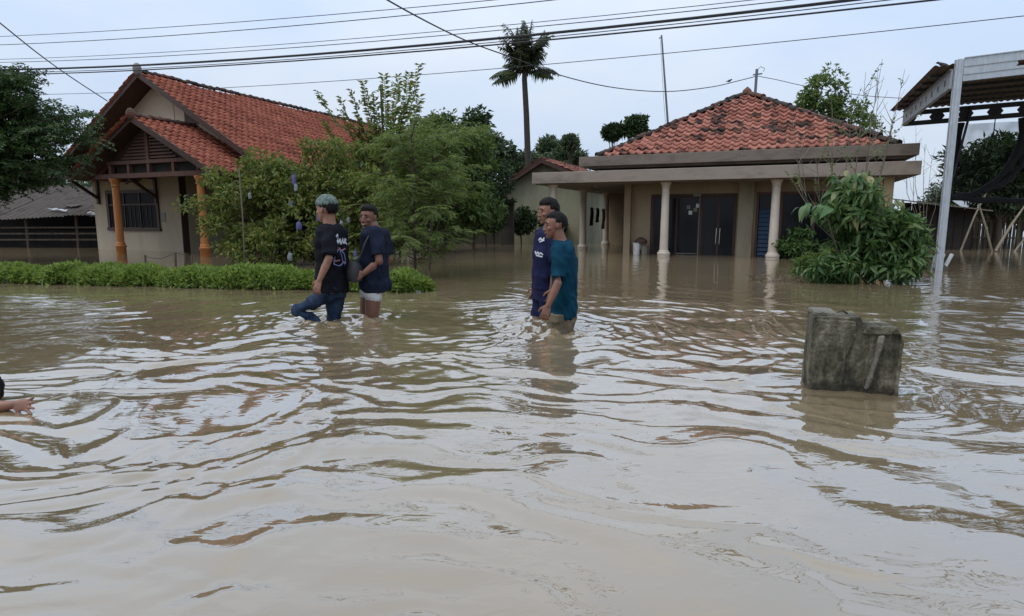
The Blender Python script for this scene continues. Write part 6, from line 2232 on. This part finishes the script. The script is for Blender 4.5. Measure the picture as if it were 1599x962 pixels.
# ---- walking man with dyed hair, black T-shirt and jeans
def man_jeans():
    J = Jf(6.25)
    f = Vector((-0.94, 0.34, 0)).normalized()
    foot = J(522, 560)
    root = empty('person', (foot.x, foot.y, -0.5), 0, 'person with ash-grey hair in black printed T-shirt and jeans, striding with one knee raised', 'person')
    hc = J(509.5, 327.5)
    b = MB()
    P, hf, hl, hu = head(b, hc, f + Vector((0, 0.0, -0.03)), UPZ + f * 0.10, 1.06)
    limb(b, [hc + Vector((0.02, 0, -0.05)), J(514.5, 349), J(517, 360)], [0.060, 0.064, 0.070])
    tr = [(514.5, 349, .066, .085), (516, 353, .095, .15), (517.5, 361, .115, .20), (518.5, 380, .128, .205), (519, 402, .13, .19), (519, 425, .130, .178), (518.5, 447, .145, .19), (518.5, 456, .15, .19)]
    trunk(b, J, tr, f, -0.022)
    sl, el, wr = J(515, 363, -.165), J(514, 403, -.24), J(499, 437, -.28)
    limb(b, [sl, part_way(sl, el, .5), el, part_way(el, wr, .4), wr], [.046, .048, .040, .040, .027])
    hand(b, wr, Vector((-0.10, -0.02, -0.30)), Vector((-1, 0.3, 0)), 0.30)
    sr, er, w2 = J(519, 363, .165), J(512, 403, .24), J(506, 436, .22)
    limb(b, [sr, er, w2], [.046, .040, .027])
    hand(b, w2, Vector((-0.15, 0.02, -0.3)), Vector((-1, 0.3, 0)), 0.30)
    link('body', skinned(b, 0.006, 3), root, SK[0], True)
    face_parts(root, P, hf, hl, hu, 1.06)
    # hair: ash bowl on top, black clipped sides
    hb = hair_shell(P, hf, hl, hu, 1.06, lambda df, dl: -0.62 if df < -0.35 else (-0.05 if df < 0.25 else 0.62), 0.013, 3)
    link('hair_sides', hb.mesh('hair_sides', True), root, HAIR_BLACK, True)
    hb = hair_shell(P, hf, hl, hu, 1.06, lambda df, dl: 0.10 - 0.12 * min(0, df) + 0.12 * max(0, df), 0.017, 5, 0.014, 0.012)
    link('hair_top', hb.mesh('hair_top', True), root, HAIR_ASH, True)
    s = MB()
    trunk(s, J, tr, f, 0.0)
    sleeve(s, [sl + Vector((0, .03, .012)), part_way(sl, el, .40), part_way(sl, el, .86)], [.078, .078, .074])
    sleeve(s, [sr + Vector((0, -.03, .012)), part_way(sr, er, .40), part_way(sr, er, .82)], [.078, .078, .074])
    sm = skinned(s, 0.010, 6, 0.010, 1)
    shirt = link('t_shirt', sm, root, cloth_mat('black_cotton', [(0.006, 0.007, 0.010), (0.013, 0.014, 0.019)]), True)
    bvh = BVHTree.FromPolygons([v.co.copy() for v in sm.vertices], [p.vertices[:] for p in sm.polygons])
    side = Vector((f.y, -f.x, 0)) * -1
    o = J(519, 385)
    rt = Vector((-f.y, f.x, 0)) * -1                        # towards his right, away from camera
    decal([[(-.15, .105), (-.12, .125), (-.10, .10), (-.13, .07), (-.15, .05)], [(-.09, .03), (-.085, .075), (-.06, .045), (-.04, .08), (-.03, .03)], [(-.02, .025), (0.0, .085), (.02, .03)], [(.03, .03), (.04, .08), (.07, .07), (.04, .05), (.08, .02)]], 0.017, P_WHITE, 'print_lettering', shirt, bvh, o, rt, UPZ, f)
    decal([[(-.12, .0), (-.09, -.03), (-.05, -.01), (-.02, -.04), (.03, -.02)], [(-.13, -.12), (-.10, -.14), (-.06, -.13)], [(-.02, -.15), (.03, -.17)]], 0.010, P_PINK, 'print_figure', shirt, bvh, o, rt, UPZ, f)['kind'] = 'stuff'
    decal([[(-.09, -.03), (-.12, -.08), (-.13, -.13), (-.12, -.17), (-.06, -.19), (-.02, -.16), (-.03, -.10), (-.06, -.05), (-.03, -.03), (.02, -.08), (.03, -.14), (0, -.18)]], 0.008, P_BLUE, 'print_outline', shirt, bvh, o, rt, UPZ, f)
    decal([[(-.02, .06), (0, .09), (.03, .05)], [(-.03, .02), (.03, .01)]], 0.014, P_WHITE, 'chest_print', shirt, bvh, J(519, 385), rt, UPZ, -f)
    j = MB()
    hl_, kl, al = J(511, 460, -.09), J(463, 484, -.15), J(506, 510, -.13)
    hr_, kr, ar = J(524, 455, .08), J(522, 500, .06), J(524, 560, .06)
    trunk(j, J, [(519, 442, .11, .16), (519, 453, .12, .168), (518, 466, .10, .16)], f)
    limb(j, [hl_, part_way(hl_, kl, .5), kl, part_way(kl, al, .45), al, J(516, 530, -.13)], [.088, .076, .062, .060, .050, .050])
    limb(j, [hr_, part_way(hr_, kr, .5), kr, ar], [.094, .084, .074, .06])
    link('jeans', skinned(j, 0.009, 5, 0.011, 2), root, cloth_mat('denim', [(0.010, 0.018, 0.038), (0.024, 0.040, 0.072), (0.045, 0.066, 0.105)], 0.8, 6), True)
    sh = MB()
    limb(sh, [J(516, 530, -.13), J(508, 540, -.12), J(495, 544, -.12)], [.045, .042, .034])
    limb(sh, [ar, J(514, 566, .06), J(500, 568, .06)], [.045, .042, .034])
    return root


# ---- smiling man in navy T-shirt and white shorts
def man_smiling():
    J = Jf(6.5)
    f = Vector((-0.93, 0.36, 0)).normalized()
    foot = J(578, 560)
    root = empty('person', (foot.x, foot.y, -0.5), 0, 'smiling person in navy T-shirt and white shorts, bare legs, head turned, holding a black pouch', 'person')
    hc = J(575, 340)
    b = MB()
    P, hf, hl, hu = head(b, hc, Vector((-0.34, -0.94, -0.05)), UPZ + Vector((0.05, 0, 0)), 1.03)
    limb(b, [hc + Vector((0.02, 0.02, -0.05)), J(582, 354), J(586, 364)], [0.060, 0.063, 0.068])
    tr = [(583, 353, .066, .085), (585, 357, .09, .145), (586, 365, .108, .19), (585, 385, .122, .195), (584.5, 410, .122, .185), (585, 435, .122, .182), (586.5, 456, .125, .185)]
    trunk(b, J, tr, f, -0.022)
    sl, el, wr = J(586, 366, -.165), J(592, 408, -.24), J(568, 427, -.30)
    limb(b, [sl, part_way(sl, el, .5), el, part_way(el, wr, .4), wr], [.046, .047, .041, .040, .028])
    hand(b, wr, Vector((-0.30, -0.04, -0.14)), Vector((-0.3, 0.2, 1)), 0.75)
    sr, er, w2 = J(599, 369, .17), J(607, 405, .16), J(585, 428, .10)
    limb(b, [sr, er, w2], [.046, .041, .028])
    hand(b, w2, Vector((-0.30, 0.0, -0.05)), Vector((-0.2, 0, 1)), 0.7)
    h1, k1, a1 = J(583, 452, -.08), J(581, 497, -.09), J(582, 560, -.07)
    h2, k2, a2 = J(577, 455, .09), J(569, 494, .07), J(580, 556, .07)
    limb(b, [h1, part_way(h1, k1, .5), k1, a1], [.092, .082, .068, .045])
    limb(b, [h2, part_way(h2, k2, .5), k2, a2], [.090, .080, .066, .045])
    limb(b, [a1, J(572, 566, -.08), J(564, 568, -.09)], [.042, .038, .03])
    limb(b, [a2, J(570, 562, .07), J(562, 564, .07)], [.042, .038, .03])
    link('body', skinned(b, 0.006, 3), root, SK[1], True)
    face_parts(root, P, hf, hl, hu, 1.03, smile=True)
    hb = hair_shell(P, hf, hl, hu, 1.03, lambda df, dl: -0.35 if df < -0.35 else (0.12 if df < 0.2 else 0.56), 0.008, 8, 0.014, 0.018)
    link('hair', hb.mesh('hair', True), root, HAIR_BLACK, True)
    s = MB()
    trunk(s, J, tr[:-1] + [(586, 442, .142, .195), (589, 455, .128, .19)], f, 0.0)
    sleeve(s, [sl + Vector((0, .03, .012)), part_way(sl, el, .40), part_way(sl, el, .80)], [.078, .080, .076])
    sleeve(s, [sr + Vector((0, -.02, .012)), part_way(sr, er, .45), part_way(sr, er, .80)], [.076, .078, .074])
    link('t_shirt', skinned(s, 0.010, 6, 0.010, 5), root, cloth_mat('navy_cotton', [(0.009, 0.012, 0.024), (0.018, 0.023, 0.042)]), True)
    w = MB()
    trunk(w, J, [(583, 444, .10, .15), (581, 454, .112, .16), (581, 460, .10, .15)], f)
    limb(w, [part_way(h1, k1, .08), part_way(h1, k1, .24)], [.098, .100])
    limb(w, [part_way(h2, k2, .06), part_way(h2, k2, .20)], [.096, .094])
    link('shorts', skinned(w, 0.009, 4, 0.006, 7), root, cloth_mat('white_cotton', [(0.50, 0.50, 0.47), (0.64, 0.64, 0.61)]), True)
    # pouch he carries
    c = J(554, 426, -.26)
    bag = empty('camera_pouch', c, 0, 'black soft pouch with shoulder strap held by the smiling person', 'bag')
    pb = MB()
    pb.loft([(c + UPZ * z, f * a, Vector((-f.y, f.x, 0)) * a * 1.1) for z, a in ((-0.10, .03), (-0.085, .06), (-0.03, .075), (0.04, .072), (0.09, .055), (0.115, .03))], 16, 2.6)
    pb.build('pouch', M['cable'], bag, True, True)
    MB().tube([c + UPZ * 0.09, J(562, 402, -.26), J(570, 380, -.235), J(578, 364, -.17), J(585, 356, -.10)], 0.011, 6).build('strap', M['cable'], bag, True, True)
    MB().tube([c + UPZ * -.08 + f * .05, c + UPZ * 0.0 + f * 0.085, c + UPZ * 0.10 + f * .05], 0.010, 6).build('handle', M['cable'], bag, True, True)
    return root


# ---- dark blue jersey behind, teal T-shirt in front
def man_jersey():
    J = Jf(6.4)
    f = Vector((-0.90, -0.30, 0)).normalized()
    foot = J(850, 565)
    root = empty('person', (foot.x, foot.y, -0.5), 0, 'person with thick dark hair in navy printed jersey and navy shorts', 'person')
    hc = J(855.5, 331)
    b = MB()
    P, hf, hl, hu = head(b, hc, Vector((-0.90, -0.40, -0.06)), UPZ, 1.06)
    limb(b, [hc + Vector((0.02, 0, -0.05)), J(859, 355), J(859, 366)], [0.062, 0.064, 0.070])
    tr = [(858.5, 354, .066, .088), (857.5, 358, .095, .15), (856, 366, .118, .20), (854.5, 385, .130, .21), (853, 410, .130, .195), (852, 432, .128, .185), (851.5, 452, .132, .188)]
    trunk(b, J, tr, f, -0.022)
    sl, el, wr = J(866, 370, -.20), J(868, 412, -.24), J(862, 452, -.20)
    limb(b, [sl, el, wr], [.046, .041, .028])
    hand(b, wr, Vector((-0.05, 0, -0.3)), Vector((-1, -0.2, 0)), 0.4)
    sr, er, w2 = J(845, 369, .17), J(841, 412, .20), J(836, 448, .12)
    limb(b, [sr, part_way(sr, er, .5), er, w2], [.046, .047, .041, .028])
    hand(b, w2, Vector((-0.06, -0.02, -0.3)), Vector((-1, -0.3, 0)), 0.4)
    h1, k1, a1 = J(858, 455, -.08), J(855, 508, -.10), J(858, 566, -.08)
    h2, k2, a2 = J(846, 455, .09), J(841, 506, .06), J(846, 562, .08)
    limb(b, [h1, k1, a1], [.088, .064, .045])
    limb(b, [h2, k2, a2], [.088, .064, .045])
    limb(b, [a1, J(848, 570, -.09), J(838, 572, -.10)], [.042, .038, .03])
    limb(b, [a2, J(836, 566, .06), J(828, 568, .05)], [.042, .038, .03])
    link('body', skinned(b, 0.006, 3), root, SK[2], True)
    face_parts(root, P, hf, hl, hu, 1.06)
    hb = hair_shell(P, hf, hl, hu, 1.06, lambda df, dl: -0.5 if df < -0.35 else (-0.02 if df < 0.25 else 0.50), 0.013, 13, 0.014, 0.006)
    link('hair', hb.mesh('hair', True), root, HAIR_BLACK, True)
    s = MB()
    trunk(s, J, tr, f, 0.0)
    sleeve(s, [sl + Vector((0, .03, .012)), part_way(sl, el, .45), part_way(sl, el, .95)], [.078, .078, .070])
    sleeve(s, [sr + Vector((0, -.02, .012)), part_way(sr, er, .45), part_way(sr, er, .98)], [.078, .076, .068])
    sm = skinned(s, 0.010, 6, 0.009, 11)
    shirt = link('jersey', sm, root, cloth_mat('jersey_navy', [(0.007, 0.009, 0.034), (0.014, 0.018, 0.058)], 0.6), True)
    bvh = BVHTree.FromPolygons([v.co.copy() for v in sm.vertices], [p.vertices[:] for p in sm.polygons])
    cast = Vector((0.1, 1, 0)).normalized()
    for px, py, st in ((847, 375, [[(-.03, .0), (-.01, .025), (.01, 0), (.03, .03)], [(-.02, -.015), (.03, .005)]]), (843, 395, [[(-.04, .02), (-.03, -.01), (-.01, .02), (0, -.01), (.02, .012), (.045, -.01)], [(-.03, -.02), (.04, -.03)]])):
        decal(st, 0.013, P_WHITE, 'jersey_print', shirt, bvh, J(px, py), Vector((1, 0, 0)), UPZ, cast)
    w = MB()
    trunk(w, J, [(852, 444, .125, .178), (852, 455, .13, .182), (851, 468, .10, .17)], f)
    limb(w, [h1, part_way(h1, k1, .5), part_way(h1, k1, .92)], [.105, .102, .098])
    limb(w, [h2, part_way(h2, k2, .5), part_way(h2, k2, .92)], [.105, .100, .094])
    link('shorts', skinned(w, 0.009, 5, 0.010, 13), root, cloth_mat('shorts_navy', [(0.008, 0.010, 0.036), (0.016, 0.020, 0.06)], 0.6), True)
    return root


def man_teal():
    J = Jf(5.75)
    f = Vector((-0.95, 0.10, 0)).normalized()
    foot = J(872, 585)
    root = empty('person', (foot.x, foot.y, -0.5), 0, 'person with cropped black hair in teal T-shirt and wet khaki shorts', 'person')
    hc = J(866, 352.5)
    b = MB()
    P, hf, hl, hu = head(b, hc, Vector((-0.97, -0.20, -0.05)), UPZ + Vector((0.06, 0, 0)), 1.02)
    limb(b, [hc + Vector((0.022, 0, -0.05)), J(874, 374), J(878, 384)], [0.059, 0.061, 0.067])
    tr = [(875, 375, .065, .08), (877, 379, .092, .14), (879.5, 388, .112, .185), (881, 408, .120, .19), (881, 440, .118, .18), (880.5, 470, .122, .178), (880, 495, .128, .18)]
    trunk(b, J, tr, f, -0.022)
    sl, el, wr = J(874, 393, -.16), J(871, 442, -.24), J(856, 477, -.28)
    limb(b, [sl, part_way(sl, el, .5), el, part_way(el, wr, .4), wr], [.045, .046, .039, .038, .026])
    hand(b, wr, Vector((-0.10, -0.02, -0.30)), Vector((-1, 0.25, 0)), 0.35)
    sr, er, w2 = J(880, 393, .16), J(872, 440, .22), J(862, 475, .18)
    limb(b, [sr, er, w2], [.045, .039, .026])
    hand(b, w2, Vector((-0.12, 0.02, -0.3)), Vector((-1, 0.2, 0)), 0.4)
    h1, k1, a1 = J(882, 497, -.08), J(876, 540, -.09), J(880, 590, -.08)
    h2, k2, a2 = J(872, 500, .09), J(860, 530, .09), J(868, 582, .09)
    limb(b, [h1, k1, a1], [.080, .062, .045])
    limb(b, [h2, k2, a2], [.080, .062, .045])
    limb(b, [a1, J(868, 594, -.09), J(858, 596, -.09)], [.042, .038, .03])
    limb(b, [a2, J(856, 586, .09), J(846, 588, .09)], [.042, .038, .03])
    link('body', skinned(b, 0.006, 3), root, SK[3], True)
    face_parts(root, P, hf, hl, hu, 1.02)
    hb = hair_shell(P, hf, hl, hu, 1.02, lambda df, dl: -0.45 if df < -0.35 else (0.10 if df < 0.2 else 0.58), 0.0085, 21, 0.006, 0.004)
    link('hair', hb.mesh('hair', True), root, HAIR_BLACK, True)
    s = MB()
    trunk(s, J, tr, f, 0.0)
    sleeve(s, [sl + Vector((0, .03, .012)), part_way(sl, el, .42), part_way(sl, el, .84)], [.076, .078, .076])
    sleeve(s, [sr + Vector((0, -.03, .012)), part_way(sr, er, .42), part_way(sr, er, .82)], [.076, .076, .073])
    link('t_shirt', skinned(s, 0.010, 6, 0.011, 21), root, cloth_mat('teal_cotton', [(0.003, 0.027, 0.05), (0.007, 0.052, 0.085)]), True)
    w = MB()
    trunk(w, J, [(880, 488, .12, .172), (879, 498, .124, .175), (878, 508, .10, .16)], f)
    limb(w, [h1, part_way(h1, k1, .5), part_way(h1, k1, .95)], [.098, .098, .094])
    limb(w, [h2, part_way(h2, k2, .5), part_way(h2, k2, .95)], [.096, .092, .086])
    link('shorts', skinned(w, 0.009, 5, 0.012, 23), root, cloth_mat('khaki_wet', [(0.10, 0.078, 0.052), (0.18, 0.145, 0.10)], 0.55), True)
    return root


# ---- swimmer whose arm reaches into the picture
def swimmer():
    J = Jf(3.34)
    hx = J(-37, 612)
    root = empty('person', (hx.x - 0.25, hx.y, -0.3), 0, 'person swimming low in the brown water with one arm stretched out', 'person')
    b = MB()
    P, hf, hl, hu = head(b, Vector((hx.x, hx.y + 0.05, 0.060)), Vector((-0.6, 0.7, 0.1)), UPZ + Vector((0.15, 0, 0)), 1.0)
    nb = Vector((hx.x - 0.08, hx.y + 0.03, -0.06))
    limb(b, [Vector((hx.x - 0.02, hx.y + 0.05, 0.03)), nb], [0.053, 0.06])
    f = Vector((0.97, -0.2, 0.12)).normalized()
    l = Vector((0.2, 0.97, 0))
    up = f.cross(l)
    b.loft([(nb - f * x - UPZ * d, l * a, up * c) for x, d, a, c in ((0.0, 0.0, .10, .07), (0.08, 0.02, .19, .10), (0.25, 0.07, .18, .11), (0.45, 0.13, .155, .10), (0.62, 0.19, .16, .10), (0.72, 0.22, .12, .08))], 20, 2.3)
    sh = J(-60, 640, -0.08)
    sh.z = 0.02
    el = J(-18, 638, -0.14)
    wr = J(22, 631.5, -0.12)
    limb(b, [sh, part_way(sh, el, .5), el, part_way(el, wr, .4), wr], [.050, .044, .036, .034, .023])
    hand(b, wr, Vector((0.30, -0.02, -0.012)), Vector((0.12, -0.35, -0.8)), -0.20, 0.86, 0.26, 0.85)
    sh2 = nb + l * 0.2 - f * 0.08 - UPZ * 0.04
    limb(b, [sh2, sh2 - f * 0.2 - UPZ * 0.15, sh2 - UPZ * 0.28], [.05, .038, .025])
    hand(b, sh2 - UPZ * 0.28, Vector((0.2, 0, -0.3)), Vector((0, -1, 0)), 0.4)
    for s in (-1, 1):
        hp = nb - f * 0.70 - UPZ * 0.22 + l * 0.09 * s
        limb(b, [hp, hp - f * 0.4 - UPZ * 0.06, hp - f * 0.62 - UPZ * 0.12], [.08, .058, .04])
    link('body', skinned(b, 0.005, 3), root, SK[2], True)
    face_parts(root, P, hf, hl, hu, 1.0)
    hb = hair_shell(P, hf, hl, hu, 1.0, lambda df, dl: -0.5 if df < -0.35 else (0.0 if df < 0.25 else 0.52), 0.012, 31, 0.008)
    link('hair', hb.mesh('hair', True), root, HAIR_BLACK, True)
    s_ = MB()
    s_.loft([(nb - f * x - UPZ * d, l * a, up * c) for x, d, a, c in ((0.45, 0.13, .165, .11), (0.62, 0.19, .172, .112), (0.74, 0.225, .13, .09))], 20, 2.3)
    for s in (-1, 1):
        hp = nb - f * 0.70 - UPZ * 0.22 + l * 0.09 * s
        limb(s_, [hp, hp - f * 0.25 - UPZ * 0.04], [.092, .082])
    link('shorts', skinned(s_, 0.010, 4, 0.006, 33), root, cloth_mat('dark_shorts', [(0.015, 0.015, 0.02), (0.03, 0.03, 0.04)]), True)


man_jeans()
man_smiling()
man_jersey()
man_teal()
swimmer()
